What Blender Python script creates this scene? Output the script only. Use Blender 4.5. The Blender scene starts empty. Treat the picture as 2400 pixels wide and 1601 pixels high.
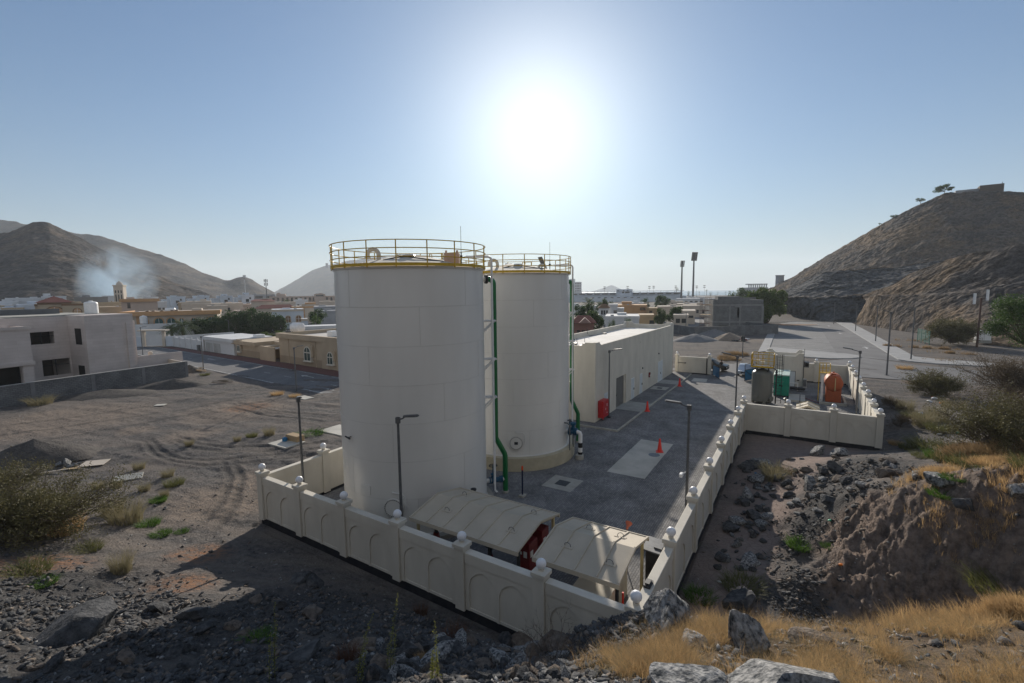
import bpy, bmesh, math, random
import numpy as np
from mathutils import Matrix, Vector
S = bpy.context.scene
COL = S.collection
rad = math.radians
# ------------------------------------------------------------------ camera
CAM_Z = 12.0
FPX = 1104.0                      # focal length in pixels of the 2400 px wide photograph
PITCH, ROLL = rad(6.022), rad(-0.66)
cp, sp, cr, sr = math.cos(PITCH), math.sin(PITCH), math.cos(ROLL), math.sin(ROLL)
FO = np.array([0, cp, -sp]); u0_ = np.array([0, sp, cp]); r0_ = np.array([1.0, 0, 0])
RI, UP = cr * r0_ + sr * u0_, cr * u0_ - sr * r0_
cam = bpy.data.cameras.new('camera'); cam.lens = FPX / 2400 * 36; cam.sensor_width = 36; cam.clip_end = 30000; cam.clip_start = 0.1
co = bpy.data.objects.new('camera', cam); COL.objects.link(co)
m_ = Matrix.Identity(4)
for i in range(3):
    m_[i][0], m_[i][1], m_[i][2] = RI[i], UP[i], -FO[i]
m_[2][3] = CAM_Z
co.matrix_world = m_
S.camera = co
# ------------------------------------------------------------------ light and sky
SUN_AZ, SUN_EL = rad(3.52), rad(18.7)
SUNV = Vector((math.sin(SUN_AZ) * math.cos(SUN_EL), math.cos(SUN_AZ) * math.cos(SUN_EL), math.sin(SUN_EL)))
w = bpy.data.worlds.new('World'); S.world = w; w.use_nodes = True
nt = w.node_tree; N = nt.nodes; LK = nt.links
bg = N['Background']; sky = N.new('ShaderNodeTexSky'); sky.sky_type = 'NISHITA'; sky.sun_disc = False
sky.sun_elevation = SUN_EL; sky.sun_rotation = SUN_AZ; sky.altitude = 0
sky.air_density = 1.0; sky.dust_density = 0.2; sky.ozone_density = 2.0
def wn(op, a=None, b_=None, c=None):
    x = N.new('ShaderNodeMath'); x.operation = op
    for i, q in enumerate((a, b_, c)):
        if q is None: continue
        if isinstance(q, (int, float)): x.inputs[i].default_value = q
        else: LK.new(q, x.inputs[i])
    return x.outputs[0]
SKY_K, BLUE = 0.063, (0.58, 0.92, 1.16)
wtc = N.new('ShaderNodeTexCoord'); nrm = N.new('ShaderNodeVectorMath'); nrm.operation = 'NORMALIZE'; LK.new(wtc.outputs['Generated'], nrm.inputs[0])
dt = N.new('ShaderNodeVectorMath'); dt.operation = 'DOT_PRODUCT'; LK.new(nrm.outputs[0], dt.inputs[0]); dt.inputs[1].default_value = SUNV
ang = wn('MULTIPLY', wn('ARCCOSINE', wn('MINIMUM', dt.outputs['Value'], 0.999999)), 57.2958)      # degrees from the sun
core = wn('MULTIPLY', wn('EXPONENT', wn('MULTIPLY', wn('POWER', wn('DIVIDE', ang, 10.0), 2.0), -1.0)), 4.5)
halo = wn('MULTIPLY', wn('EXPONENT', wn('DIVIDE', ang, -13.5)), 5.9)
glow = wn('ADD', core, halo)
sxyz = N.new('ShaderNodeSeparateXYZ'); LK.new(nrm.outputs[0], sxyz.inputs[0])
low = wn('EXPONENT', wn('MULTIPLY', wn('MAXIMUM', sxyz.outputs[2], 0.0), -5.8))                    # dusty air towards the horizon
tint = N.new('ShaderNodeMix'); tint.data_type = 'RGBA'; tint.blend_type = 'MULTIPLY'; tint.inputs[0].default_value = 1.0; LK.new(sky.outputs[0], tint.inputs[6]); tint.inputs[7].default_value = (*BLUE, 1)
hz = N.new('ShaderNodeMix'); hz.data_type = 'RGBA'; LK.new(wn('MULTIPLY', low, 0.92), hz.inputs[0]); LK.new(tint.outputs[2], hz.inputs[6]); hz.inputs[7].default_value = (4.3, 4.7, 5.05, 1)
gl = N.new('ShaderNodeVectorMath'); gl.operation = 'SCALE'; gl.inputs[0].default_value = (1.0, 0.88, 0.73); LK.new(glow, gl.inputs['Scale'])
sm = N.new('ShaderNodeVectorMath'); sm.operation = 'ADD'; LK.new(hz.outputs[2], sm.inputs[0]); LK.new(gl.outputs[0], sm.inputs[1])
rear = wn('MULTIPLY', wn('SMOOTH_MIN', wn('MAXIMUM', wn('MULTIPLY', sxyz.outputs[1], -1.6), 0.0), 1.0, 0.2), 1.0)   # added fill: sky behind the camera brightened to lift the shade
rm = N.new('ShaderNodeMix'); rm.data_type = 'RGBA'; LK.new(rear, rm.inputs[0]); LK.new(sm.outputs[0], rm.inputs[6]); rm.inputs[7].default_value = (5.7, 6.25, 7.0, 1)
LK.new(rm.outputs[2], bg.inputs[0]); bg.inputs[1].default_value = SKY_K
sl = bpy.data.lights.new('sun', 'SUN'); sl.energy = 5.0; sl.angle = rad(0.5); sl.color = (1.0, 0.91, 0.79)
so = bpy.data.objects.new('sun', sl); COL.objects.link(so); so.location = (0, 0, 80)
so.rotation_euler = (-SUNV).to_track_quat('-Z', 'Y').to_euler()
S.view_settings.view_transform = 'Standard'; S.view_settings.look = 'None'
S.view_settings.exposure = 0.33; S.view_settings.gamma = 1.0
S.cycles.volume_step_rate = 4.0; S.cycles.volume_max_steps = 64
S.cycles.max_bounces = 6; S.cycles.diffuse_bounces = 3; S.cycles.volume_bounces = 1; S.cycles.transparent_max_bounces = 12
S.cycles.use_denoising = True; S.cycles.denoising_input_passes = 'RGB_ALBEDO_NORMAL'; S.cycles.denoising_prefilter = 'ACCURATE'
# ------------------------------------------------------------------ pixel helpers (photo pixel -> point in the place)
def ray(u, v): return FO + RI * (u - 1200) / FPX + UP * (800.5 - v) / FPX
def g(u, v, z=0.0):                         # the point at height z seen at photo pixel (u, v)
    d = ray(u, v); t = (z - CAM_Z) / d[2]
    return (d[0] * t, d[1] * t, z)
def at(u, v, Y):                            # the point at distance Y seen at photo pixel (u, v)
    d = ray(u, v); t = Y / d[1]
    return (d[0] * t, Y, CAM_Z + d[2] * t)
# the plant's own axes: x along the right hand wall, y across to the left
TH = rad(58.33); CX0, CY0 = 3.585, 13.03
TC = Matrix.Translation((CX0, CY0, 0)) @ Matrix.Rotation(TH, 4, 'Z')
A2 = np.array([math.cos(TH), math.sin(TH)]); B2 = np.array([-A2[1], A2[0]])
def to_loc(x, y): 
    dx, dy = x - CX0, y - CY0
    return dx * A2[0] + dy * A2[1], dx * B2[0] + dy * B2[1]
# ------------------------------------------------------------------ noise in numpy
def _hash(ix, iy, seed):
    h = (ix.astype(np.int64) * 374761393 + iy.astype(np.int64) * 668265263 + seed * 1442695041) & 0xffffffff
    h = ((h ^ (h >> 13)) * 1274126177) & 0xffffffff
    return ((h ^ (h >> 16)) & 0xffffff) / float(0xffffff)
def vnoise(x, y, seed=0):
    ix, iy = np.floor(x), np.floor(y); fx, fy = x - ix, y - iy
    fx = fx * fx * (3 - 2 * fx); fy = fy * fy * (3 - 2 * fy)
    a, b = _hash(ix, iy, seed), _hash(ix + 1, iy, seed); c, d = _hash(ix, iy + 1, seed), _hash(ix + 1, iy + 1, seed)
    return (a * (1 - fx) + b * fx) * (1 - fy) + (c * (1 - fx) + d * fx) * fy
def fbm(x, y, oct=4, seed=0, ridge=False):
    s = 0; a = 0.5; t = 0
    for i in range(oct):
        n = vnoise(x * 2 ** i + 17.3 * i, y * 2 ** i - 9.1 * i, seed + i)
        if ridge: n = 1 - np.abs(2 * n - 1)
        s = s + a * n; t += a; a *= 0.5
    return s / t
def sstep(a, b, x):
    t = np.clip((x - a) / (b - a), 0, 1); return t * t * (3 - 2 * t)
# ------------------------------------------------------------------ mesh builder
class MB:
    def __init__(s): s.v = []; s.f = []; s.n = 0; s.T = None
    def add(s, vs, fs):
        if s.T is not None: vs = [tuple(s.T @ Vector(p)) for p in vs]
        s.v.extend([tuple(p) for p in vs]); s.f.extend([tuple(i + s.n for i in f) for f in fs]); s.n += len(vs); return s
    def box(s, x0, x1, y0, y1, z0, z1):
        return s.add([(x0, y0, z0), (x1, y0, z0), (x1, y1, z0), (x0, y1, z0), (x0, y0, z1), (x1, y0, z1), (x1, y1, z1), (x0, y1, z1)],
                     [(0, 3, 2, 1), (4, 5, 6, 7), (0, 1, 5, 4), (1, 2, 6, 5), (2, 3, 7, 6), (3, 0, 4, 7)])
    def bbox(s, x0, x1, y0, y1, z0, z1, b=0.02):    # box with chamfered upright and top edges
        vs = []; 
        for z, i in ((z0, 0), (z1 - b, 0), (z1, b)):
            vs += [(x0 + i + b, y0 + i, z), (x1 - i - b, y0 + i, z), (x1 - i, y0 + i + b, z), (x1 - i, y1 - i - b, z), (x1 - i - b, y1 - i, z), (x0 + i + b, y1 - i, z), (x0 + i, y1 - i - b, z), (x0 + i, y0 + i + b, z)]
        fs = [tuple(range(7, -1, -1)), tuple(range(16, 24))]
        for k in (0, 8):
            fs += [(k + i, k + (i + 1) % 8, k + 8 + (i + 1) % 8, k + 8 + i) for i in range(8)]
        return s.add(vs, fs)
    def prism(s, poly, z0, z1):
        n = len(poly)
        return s.add([(p[0], p[1], z0) for p in poly] + [(p[0], p[1], z1) for p in poly],
                     [tuple(range(n - 1, -1, -1)), tuple(range(n, 2 * n))] + [(i, (i + 1) % n, n + (i + 1) % n, n + i) for i in range(n)])
    def extr(s, poly, ax, a0, a1):             # polygon in the plane normal to axis ax ('x': (y,z), 'y': (x,z))
        n = len(poly)
        mk = (lambda p, a: (a, p[0], p[1])) if ax == 'x' else (lambda p, a: (p[0], a, p[1]))
        return s.add([mk(p, a0) for p in poly] + [mk(p, a1) for p in poly],
                     [tuple(range(n - 1, -1, -1)), tuple(range(n, 2 * n))] + [(i, (i + 1) % n, n + (i + 1) % n, n + i) for i in range(n)])
    def tube(s, path, r, n=8, cap=True, r1=None):
        P = [Vector(p) for p in path]; k = len(P); vs = []
        up = None
        for i in range(k):
            d = (P[min(i + 1, k - 1)] - P[max(i - 1, 0)]).normalized()
            if up is None:
                a = Vector((0, 0, 1)) if abs(d.z) < 0.9 else Vector((1, 0, 0))
                up = (a - d * a.dot(d)).normalized()
            else:
                up = (up - d * up.dot(d)).normalized()
            sd = d.cross(up)
            rr = r if r1 is None else r + (r1 - r) * i / (k - 1)
            vs += [tuple(P[i] + (up * math.cos(2 * math.pi * j / n) + sd * math.sin(2 * math.pi * j / n)) * rr) for j in range(n)]
        fs = [(i * n + j, i * n + (j + 1) % n, (i + 1) * n + (j + 1) % n, (i + 1) * n + j) for i in range(k - 1) for j in range(n)]
        if cap: fs += [tuple(range(n - 1, -1, -1)), tuple(range((k - 1) * n, k * n))]
        return s.add(vs, fs)
    def ring(s, c, R, r, z, n=64, m=6):        # torus
        vs = []; fs = []
        for i in range(n):
            a = 2 * math.pi * i / n
            for j in range(m):
                b = 2 * math.pi * j / m
                vs.append((c[0] + (R + r * math.cos(b)) * math.cos(a), c[1] + (R + r * math.cos(b)) * math.sin(a), z + r * math.sin(b)))
                fs.append((i * m + j, ((i + 1) % n) * m + j, ((i + 1) % n) * m + (j + 1) % m, i * m + (j + 1) % m))
        return s.add(vs, fs)
    def lathe(s, prof, c=(0, 0, 0), n=24, cap=True):
        vs = []; k = len(prof)
        for r, z in prof:
            vs += [(c[0] + r * math.cos(2 * math.pi * i / n), c[1] + r * math.sin(2 * math.pi * i / n), c[2] + z) for i in range(n)]
        fs = [(j * n + i, j * n + (i + 1) % n, (j + 1) * n + (i + 1) % n, (j + 1) * n + i) for j in range(k - 1) for i in range(n)]
        if cap: fs += [tuple(range(n - 1, -1, -1)), tuple(range((k - 1) * n, k * n))]
        return s.add(vs, fs)
    def ball(s, c, r, n=16, m=9):
        return s.lathe([(max(1e-3, r * math.sin(math.pi * i / m)), -r * math.cos(math.pi * i / m)) for i in range(m + 1)], c, n)
    def build(s, name, mat, parent=None, M=None, smooth=True, ang=0.6):
        me = bpy.data.meshes.new(name); me.from_pydata(s.v, [], s.f); me.update()
        return link(name, me, mat, parent, M, smooth, ang)
def link(name, me, mat, parent=None, M=None, smooth=True, ang=0.6):
    if mat is not None: me.materials.append(mat)
    if smooth and len(me.polygons):
        me.polygons.foreach_set('use_smooth', np.ones(len(me.polygons), bool)); me.set_sharp_from_angle(angle=ang)
    o = bpy.data.objects.new(name, me); COL.objects.link(o)
    if parent is not None: o.parent = parent
    if M is not None: o.matrix_local = M
    return o
def npmesh(name, V, Fq, mat, parent=None, smooth=False, M=None):  # V (n,3), Fq (m,k) arrays
    me = bpy.data.meshes.new(name); V = np.asarray(V, np.float32); Fq = np.asarray(Fq, np.int32); k = Fq.shape[1]
    me.vertices.add(len(V)); me.vertices.foreach_set('co', V.ravel())
    me.loops.add(Fq.size); me.loops.foreach_set('vertex_index', Fq.ravel())
    me.polygons.add(len(Fq)); me.polygons.foreach_set('loop_start', np.arange(0, Fq.size, k, dtype=np.int32))
    if smooth: me.polygons.foreach_set('use_smooth', np.ones(len(Fq), bool))
    me.update(calc_edges=True); me.validate()
    if mat is not None: me.materials.append(mat)
    o = bpy.data.objects.new(name, me); COL.objects.link(o)
    if parent is not None: o.parent = parent
    if M is not None: o.matrix_local = M
    return o
def tag(o, label, cat, group=None):
    o['label'] = label; o['category'] = cat
    if group: o['group'] = group
    return o
def thing(name, label, cat, M, group=None):
    o = bpy.data.objects.new(name, None); COL.objects.link(o); o.empty_display_size = 0.3
    o.matrix_world = M
    return tag(o, label, cat, group)
def dup(root, M, label=None, group=None):
    r = root.copy(); COL.objects.link(r); r.matrix_world = M
    if label: r['label'] = label
    if group: r['group'] = group
    def rec(src, dst):
        for ch in src.children:
            c = ch.copy(); COL.objects.link(c); c.parent = dst; c.matrix_parent_inverse = ch.matrix_parent_inverse.copy(); c.matrix_basis = ch.matrix_basis.copy()
            rec(ch, c)
    rec(root, r)
    return r
def struct(o): o['kind'] = 'structure'; return o
def stuff(o): o['kind'] = 'stuff'; return o
def PL(l, w_, z=0.0, rot=0.0): return TC @ Matrix.Translation((l, w_, z)) @ Matrix.Rotation(rot, 4, 'Z')
def WM(x, y, z=0.0, rot=0.0): return Matrix.Translation((x, y, z)) @ Matrix.Rotation(rot, 4, 'Z')
# ------------------------------------------------------------------ materials
def mat(name, col, col2=None, scale=2.0, rough=0.85, bump=0.0, bscale=40.0, metal=0.0, spec=0.3, detail=6.0, lo=0.35, hi=0.65, streak=None):
    m = bpy.data.materials.new(name); m.use_nodes = True; t = m.node_tree; n = t.nodes; L = t.links; b = n['Principled BSDF']
    b.inputs['Roughness'].default_value = rough; b.inputs['Metallic'].default_value = metal; b.inputs['Specular IOR Level'].default_value = spec
    tc = n.new('ShaderNodeTexCoord')
    if col2 is None: col2 = tuple(c * 0.86 for c in col)
    ns = n.new('ShaderNodeTexNoise'); ns.inputs['Scale'].default_value = scale; ns.inputs['Detail'].default_value = detail; ns.inputs['Roughness'].default_value = 0.62
    src = tc.outputs['Object']
    if streak:
        mp = n.new('ShaderNodeMapping'); mp.inputs['Scale'].default_value = streak; L.new(src, mp.inputs[0]); L.new(mp.outputs[0], ns.inputs['Vector'])
    else: L.new(src, ns.inputs['Vector'])
    rp = n.new('ShaderNodeValToRGB'); e = rp.color_ramp.elements
    e[0].position = lo; e[0].color = (*col2, 1); e[1].position = hi; e[1].color = (*col, 1)
    L.new(ns.outputs[0], rp.inputs[0]); L.new(rp.outputs[0], b.inputs['Base Color'])
    if bump:
        nb = n.new('ShaderNodeTexNoise'); nb.inputs['Scale'].default_value = bscale; nb.inputs['Detail'].default_value = 5
        L.new(src, nb.inputs['Vector']); bp = n.new('ShaderNodeBump'); bp.inputs['Strength'].default_value = 1.0; bp.inputs['Distance'].default_value = bump
        L.new(nb.outputs[0], bp.inputs['Height']); L.new(bp.outputs[0], b.inputs['Normal'])
    return m
def brickmat(name, c1, c2, mortar, bw, bh, ms=0.01, rough=0.9, bump=0.01, rotz=0.0, vertical=True, offset=0.5, dirt=0.25):
    m = bpy.data.materials.new(name); m.use_nodes = True; t = m.node_tree; n = t.nodes; L = t.links; b = n['Principled BSDF']
    b.inputs['Roughness'].default_value = rough; b.inputs['Specular IOR Level'].default_value = 0.2
    tc = n.new('ShaderNodeTexCoord'); vec = tc.outputs['Object']
    if vertical:        # u = x + y (walls run along one axis), v = z
        sx = n.new('ShaderNodeSeparateXYZ'); L.new(vec, sx.inputs[0]); ad = n.new('ShaderNodeMath'); L.new(sx.outputs[0], ad.inputs[0]); L.new(sx.outputs[1], ad.inputs[1])
        cb = n.new('ShaderNodeCombineXYZ'); L.new(ad.outputs[0], cb.inputs[0]); L.new(sx.outputs[2], cb.inputs[1]); vec = cb.outputs[0]
    br = n.new('ShaderNodeTexBrick'); br.inputs['Scale'].default_value = 1.0; br.inputs['Brick Width'].default_value = bw; br.inputs['Row Height'].default_value = bh
    br.inputs['Mortar Size'].default_value = ms; br.inputs['Mortar Smooth'].default_value = 0.3; br.offset = offset
    br.inputs['Color1'].default_value = (*c1, 1); br.inputs['Color2'].default_value = (*c2, 1); br.inputs['Mortar'].default_value = (*mortar, 1)
    L.new(vec, br.inputs['Vector'])
    ns = n.new('ShaderNodeTexNoise'); ns.inputs['Scale'].default_value = 0.6; ns.inputs['Detail'].default_value = 7; L.new(tc.outputs['Object'], ns.inputs['Vector'])
    rp = n.new('ShaderNodeMapRange'); rp.inputs[1].default_value = 0.3; rp.inputs[2].default_value = 0.7; rp.inputs[3].default_value = 1 - dirt; rp.inputs[4].default_value = 1 + dirt * 0.4
    L.new(ns.outputs[0], rp.inputs[0])
    mx = n.new('ShaderNodeVectorMath'); mx.operation = 'SCALE'; L.new(br.outputs['Color'], mx.inputs[0]); L.new(rp.outputs[0], mx.inputs['Scale'])
    L.new(mx.outputs[0], b.inputs['Base Color'])
    bp = n.new('ShaderNodeBump'); bp.inputs['Distance'].default_value = bump; bp.invert = True
    L.new(br.outputs['Fac'], bp.inputs['Height']); L.new(bp.outputs[0], b.inputs['Normal'])
    return m
def leafmat(name, col, col2, trans=0.3, scale=1.5):
    m = mat(name, col, col2, scale=scale, rough=0.6, spec=0.15)
    t = m.node_tree; n = t.nodes; L = t.links; b = n['Principled BSDF']; out = n['Material Output']
    tr = n.new('ShaderNodeBsdfTranslucent'); src = b.inputs['Base Color'].links[0].from_socket; L.new(src, tr.inputs[0])
    mx = n.new('ShaderNodeMixShader'); mx.inputs[0].default_value = trans; L.new(b.outputs[0], mx.inputs[1]); L.new(tr.outputs[0], mx.inputs[2]); L.new(mx.outputs[0], out.inputs['Surface'])
    return m
R = random.Random(7)
RN = np.random.default_rng(11)
M = {}
M['cream'] = mat('cream_render', (0.65, 0.61, 0.53), (0.55, 0.515, 0.445), 0.8, 0.9, 0.002, 90, streak=(1, 1, 0.35))
M['tank'] = mat('cream_tank_paint', (0.70, 0.69, 0.66), (0.645, 0.635, 0.605), 0.5, 0.27, 0.010, 0.7, spec=0.45, streak=(1, 1, 0.3))
M['seam'] = mat('weld_seam_paint', (0.58, 0.57, 0.54), None, 2, 0.5)
M['white'] = mat('white_paint', (0.80, 0.80, 0.79), (0.70, 0.70, 0.69), 3, 0.5)
M['ballwhite'] = mat('white_globe', (0.82, 0.83, 0.86), (0.76, 0.77, 0.80), 4, 0.35, spec=0.4)
M['yellow'] = mat('yellow_paint', (0.60, 0.40, 0.035), (0.50, 0.31, 0.03), 5, 0.5)
M['green'] = mat('green_pipe_paint', (0.008, 0.16, 0.045), (0.006, 0.12, 0.035), 3, 0.4, spec=0.45)
M['red'] = mat('red_paint', (0.50, 0.018, 0.022), (0.40, 0.015, 0.02), 4, 0.4, spec=0.4)
M['darkred'] = mat('dark_red_paint', (0.20, 0.022, 0.025), (0.14, 0.016, 0.018), 3, 0.5)
M['blue'] = mat('blue_paint', (0.02, 0.15, 0.32), (0.015, 0.11, 0.24), 3, 0.45)
M['valve'] = mat('blue_valve_paint', (0.02, 0.10, 0.18), (0.015, 0.07, 0.13), 6, 0.5)
M['teal'] = mat('green_generator_paint', (0.01, 0.26, 0.17), (0.01, 0.20, 0.13), 2, 0.45)
M['orange'] = mat('rust_orange_paint', (0.42, 0.10, 0.035), (0.32, 0.075, 0.028), 2, 0.6)
M['coneor'] = mat('cone_plastic', (0.75, 0.035, 0.02), (0.65, 0.03, 0.02), 6, 0.45)
M['pole'] = mat('galvanised_steel', (0.16, 0.165, 0.17), (0.11, 0.115, 0.12), 5, 0.55, metal=0.35)
M['darksteel'] = mat('dark_steel', (0.05, 0.052, 0.055), (0.035, 0.036, 0.04), 4, 0.55, metal=0.3)
M['black'] = mat('black_rubber', (0.012, 0.012, 0.013), None, 4, 0.6)
M['bitumen'] = mat('black_bitumen_paint', (0.014, 0.016, 0.022), (0.03, 0.03, 0.034), 2.5, 0.7)
M['concrete'] = mat('pale_concrete', (0.40, 0.39, 0.35), (0.31, 0.30, 0.27), 1.3, 0.95, 0.003, 60)
M['slab'] = mat('white_concrete_slab', (0.50, 0.48, 0.43), (0.36, 0.35, 0.31), 0.6, 0.9, 0.002, 60, lo=0.3, hi=0.6)
M['ramp'] = mat('grey_concrete_slab', (0.36, 0.36, 0.34), (0.29, 0.29, 0.27), 1.5, 0.95)
M['vessel'] = mat('grey_vessel_paint', (0.19, 0.19, 0.17), (0.13, 0.13, 0.115), 0.8, 0.4, streak=(1, 1, 0.2))
M['glass'] = mat('dark_window_glass', (0.02, 0.025, 0.03), None, 2, 0.08, spec=0.6)
M['tealglass'] = mat('teal_window_glass', (0.015, 0.06, 0.06), (0.02, 0.10, 0.11), 0.8, 0.1, spec=0.6)
M['greydoor'] = mat('grey_roller_door', (0.17, 0.165, 0.155), None, 2, 0.6)
M['whitedoor'] = mat('pale_steel_door', (0.64, 0.68, 0.70), (0.56, 0.60, 0.62), 1, 0.45)
M['roofwhite'] = mat('white_roof_membrane', (0.80, 0.77, 0.72), (0.68, 0.65, 0.60), 0.5, 0.9)
M['pink'] = mat('faded_pink_paint', (0.58, 0.40, 0.31), None, 4, 0.6)
M['panel'] = mat('beige_sheet_metal', (0.52, 0.46, 0.37), (0.45, 0.40, 0.32), 0.8, 0.7, spec=0.2)
M['post_y'] = mat('pale_yellow_paint', (0.62, 0.52, 0.28), None, 4, 0.5)
# ------------------------------------------------------------------ terrain (one sheet from the hillside under the camera to the horizon)
CTRL = [  # photo pixel and height of the ground seen there
 (0,960,0),(0,1040,0.1),(0,1110,.35),(0,1200,.9),(0,1300,1.7),(0,1400,2.6),(0,1500,3.5),(0,1600,4.6),
 (180,960,0),(180,1060,0),(180,1150,.2),(180,1260,.9),(180,1380,1.9),(180,1490,3.0),(180,1600,4.5),
 (380,1000,0),(380,1110,0),(400,1220,.25),(400,1320,.9),(400,1420,1.9),(400,1510,3.0),(400,1600,4.7),
 (560,1120,0),(590,1225,0),(600,1300,.25),(600,1380,.9),(600,1460,2.0),(600,1530,3.2),(600,1600,4.9),
 (760,1290,0),(760,1360,.35),(780,1440,1.4),(800,1520,3.0),(800,1600,5.1),
 (930,1375,0),(930,1440,.8),(960,1500,2.2),(980,1550,4.0),(1000,1600,5.6),
 (1085,1435,0),(1100,1500,1.9),(1130,1550,4.3),(1170,1600,6.0),
 (1215,1495,.1),(1270,1530,3.6),(1300,1560,5.0),(1350,1600,6.4),
 (1345,1478,4.2),(1420,1440,5.0),(1500,1450,5.6),(1500,1600,6.9),(1600,1440,5.6),(1640,1520,6.2),(1700,1600,7.0),
 (1800,1470,5.3),(1800,1550,6.3),(2000,1470,5.0),(2000,1600,6.8),(2200,1460,4.8),(2200,1600,6.7),(2400,1450,4.9),(2400,1600,6.8),
 (1660,1385,.1),(1750,1385,.25),(1850,1400,.5),(1960,1405,.6),(2100,1412,1.1),(2250,1412,1.9),(2400,1400,2.9),
 (1600,1365,0),(1640,1290,0),(1690,1200,0),(1725,1100,0),(1750,1040,0),(1900,1042,0),
 (1740,1290,.15),(1770,1200,.25),(1800,1110,.3),(1840,1070,.2),(1830,1340,.5),
 (1850,1230,.7),(1870,1150,.9),(1900,1090,.9),(1960,1070,.8),(1930,1290,.9),
 (1960,1185,2.2),(2000,1150,3.0),(2100,1172,3.7),(2250,1200,4.4),(2400,1215,4.9),
 (1990,1100,1.8),(2060,1060,.6),(2100,1110,2.4),(2120,1060,1.0),(2200,1110,3.0),(2200,1060,1.5),(2300,1120,3.7),(2300,1060,2.1),(2400,1140,4.4),(2400,1050,3.0),
 (2080,1000,.15),(2150,990,.4),(2250,1000,1.0),(2350,1000,1.8),(2400,960,1.8),(2100,940,0),(2200,930,.2),(2300,920,.6),(2100,900,0),(2200,900,0),(2320,890,.2),(2400,900,.8),
]
cpts = [g(u, v, z) for u, v, z in CTRL]
for l_, w_ in ((0,0.4),(0,10),(.4,20),(10,20),(20,20),(30,20),(10,10),(20,10),(10,0),(20,0),(30,0),(30,-4.5),(30,-9),(40,-9),(40,5),(50,0),(56,-9)):
    p = TC @ Vector((l_, w_, 0)); cpts.append((p.x, p.y, 0))
for a in range(-180, 180, 12):
    if -75 < a < 75: 
        for d in ((75,) if a > 30 else (45, 75)): cpts.append((d * math.sin(rad(a)), d * math.cos(rad(a)), 0))
    else: cpts.append((14 * math.sin(rad(a)), 14 * math.cos(rad(a)), 12.5 if abs(a) > 100 else 10)); cpts.append((40 * math.sin(rad(a)), 40 * math.cos(rad(a)), 33 if abs(a) > 110 else 18))  # unseen slope behind the camera, raised to block sky and darken the near walls
cpts += [(0, 0, 9.2), (1.5, 1.5, 8.7), (-2, 1.5, 8.2), (0, 2.5, 8.3), (-6, 0, 7.5), (7, 0, 9)]
CPT = np.array(cpts)
def _tps(r2): return 0.5 * r2 * np.log(r2 + 1e-9)
_n = len(CPT); _K = _tps(((CPT[:, None, :2] - CPT[None, :, :2]) ** 2).sum(-1)) + np.eye(_n) * 0.6
_P = np.c_[np.ones(_n), CPT[:, :2]]; _A = np.block([[_K, _P], [_P.T, np.zeros((3, 3))]])
_W = np.linalg.solve(_A, np.r_[CPT[:, 2], 0, 0, 0])
def base_h(x, y):
    x = np.asarray(x, float); y = np.asarray(y, float); sh = x.shape; X = np.stack([x.ravel(), y.ravel()], 1); out = np.zeros(len(X))
    r = np.hypot(X[:, 0], X[:, 1]); near = r < 78
    idx = np.nonzero(near)[0]
    for i in range(0, len(idx), 60000):
        j = idx[i:i + 60000]; d2 = ((X[j][:, None, :] - CPT[None, :, :2]) ** 2).sum(-1)
        out[j] = _tps(d2) @ _W[:_n] + _W[_n] + X[j] @ _W[_n + 1:]
    fall = 1 - sstep(45, 74, r)
    out = out * fall
    return out.reshape(sh)
def inside_plant(x, y, mrg=0.0):
    l, w_ = to_loc(x, y)
    a = (l > -0.1 - mrg) & (l < 57.3 + mrg) & (w_ > -0.05 - mrg) & (w_ < 20.2 + mrg)
    b = (l > 30.1 - mrg) & (l < 57.3 + mrg) & (w_ > -9.1 - mrg) & (w_ <= 1)
    return a | b
def blob(x, y, pts, soft=1.0):
    s = np.zeros_like(x)
    for px_, py_, r_ in pts: s = np.maximum(s, 1 - sstep(r_ * (1 - 0.6 * soft), r_, np.hypot(x - px_, y - py_)))
    return s
def gp(lst):                                 # ground circles under photo pixels: march each view ray onto the smooth ground
    out = []
    for u, v, z, r_ in lst:
        d = ray(u, v); t = np.exp(np.linspace(math.log(3), math.log(200), 900)) / math.hypot(d[0], d[1]); i = np.nonzero(CAM_Z + d[2] * t < base_h(d[0] * t, d[1] * t))[0]
        i = i[0] if len(i) else -1; out.append((float(d[0] * t[i]), float(d[1] * t[i]), r_))
    return out
CLIFF = gp([(2000,1240,1.6,1.8),(2060,1300,1.8,2.6),(2130,1300,2.2,3.4),(2230,1310,2.7,3.8),(2330,1310,3.2,4.0),(2420,1320,3.6,4.2),(2010,1370,.9,1.8),(2120,1390,1.2,2.4),(2250,1390,2,2.8),(2380,1380,3,3)])
RUB = gp([(1850,1120,.8,4.2),(1830,1250,.5,3.2),(1900,1180,1.2,3),(2000,1090,1.2,3.5),(1940,1240,1.2,2.4),(1850,1380,.4,2.2),(1960,1110,1.6,3),(2050,1110,2,3),(200,1500,3,5),(450,1480,2.4,4),(700,1430,1,3.5),(900,1470,1.2,2.8),(1100,1540,3.5,2),(1300,1560,5,2),(100,1400,2.4,4),(600,1560,4,3),(1000,1560,4,3),(60,1070,.2,4),(1500,1480,5.8,1.8),(1360,1540,5.2,1.6)])
MUD = [( *(TC @ Vector((l_, w_, 0))).xy, r_) for l_, w_, r_ in ((2,-1.2,1.8),(5,-1.4,2.1),(8,-1.6,2.3),(11,-1.8,2.6),(14,-2,2.8),(17,-2.3,3),(20,-2.8,3.4),(23,-3,4),(26,-3.6,4.6),(28,-4,5))]
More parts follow.
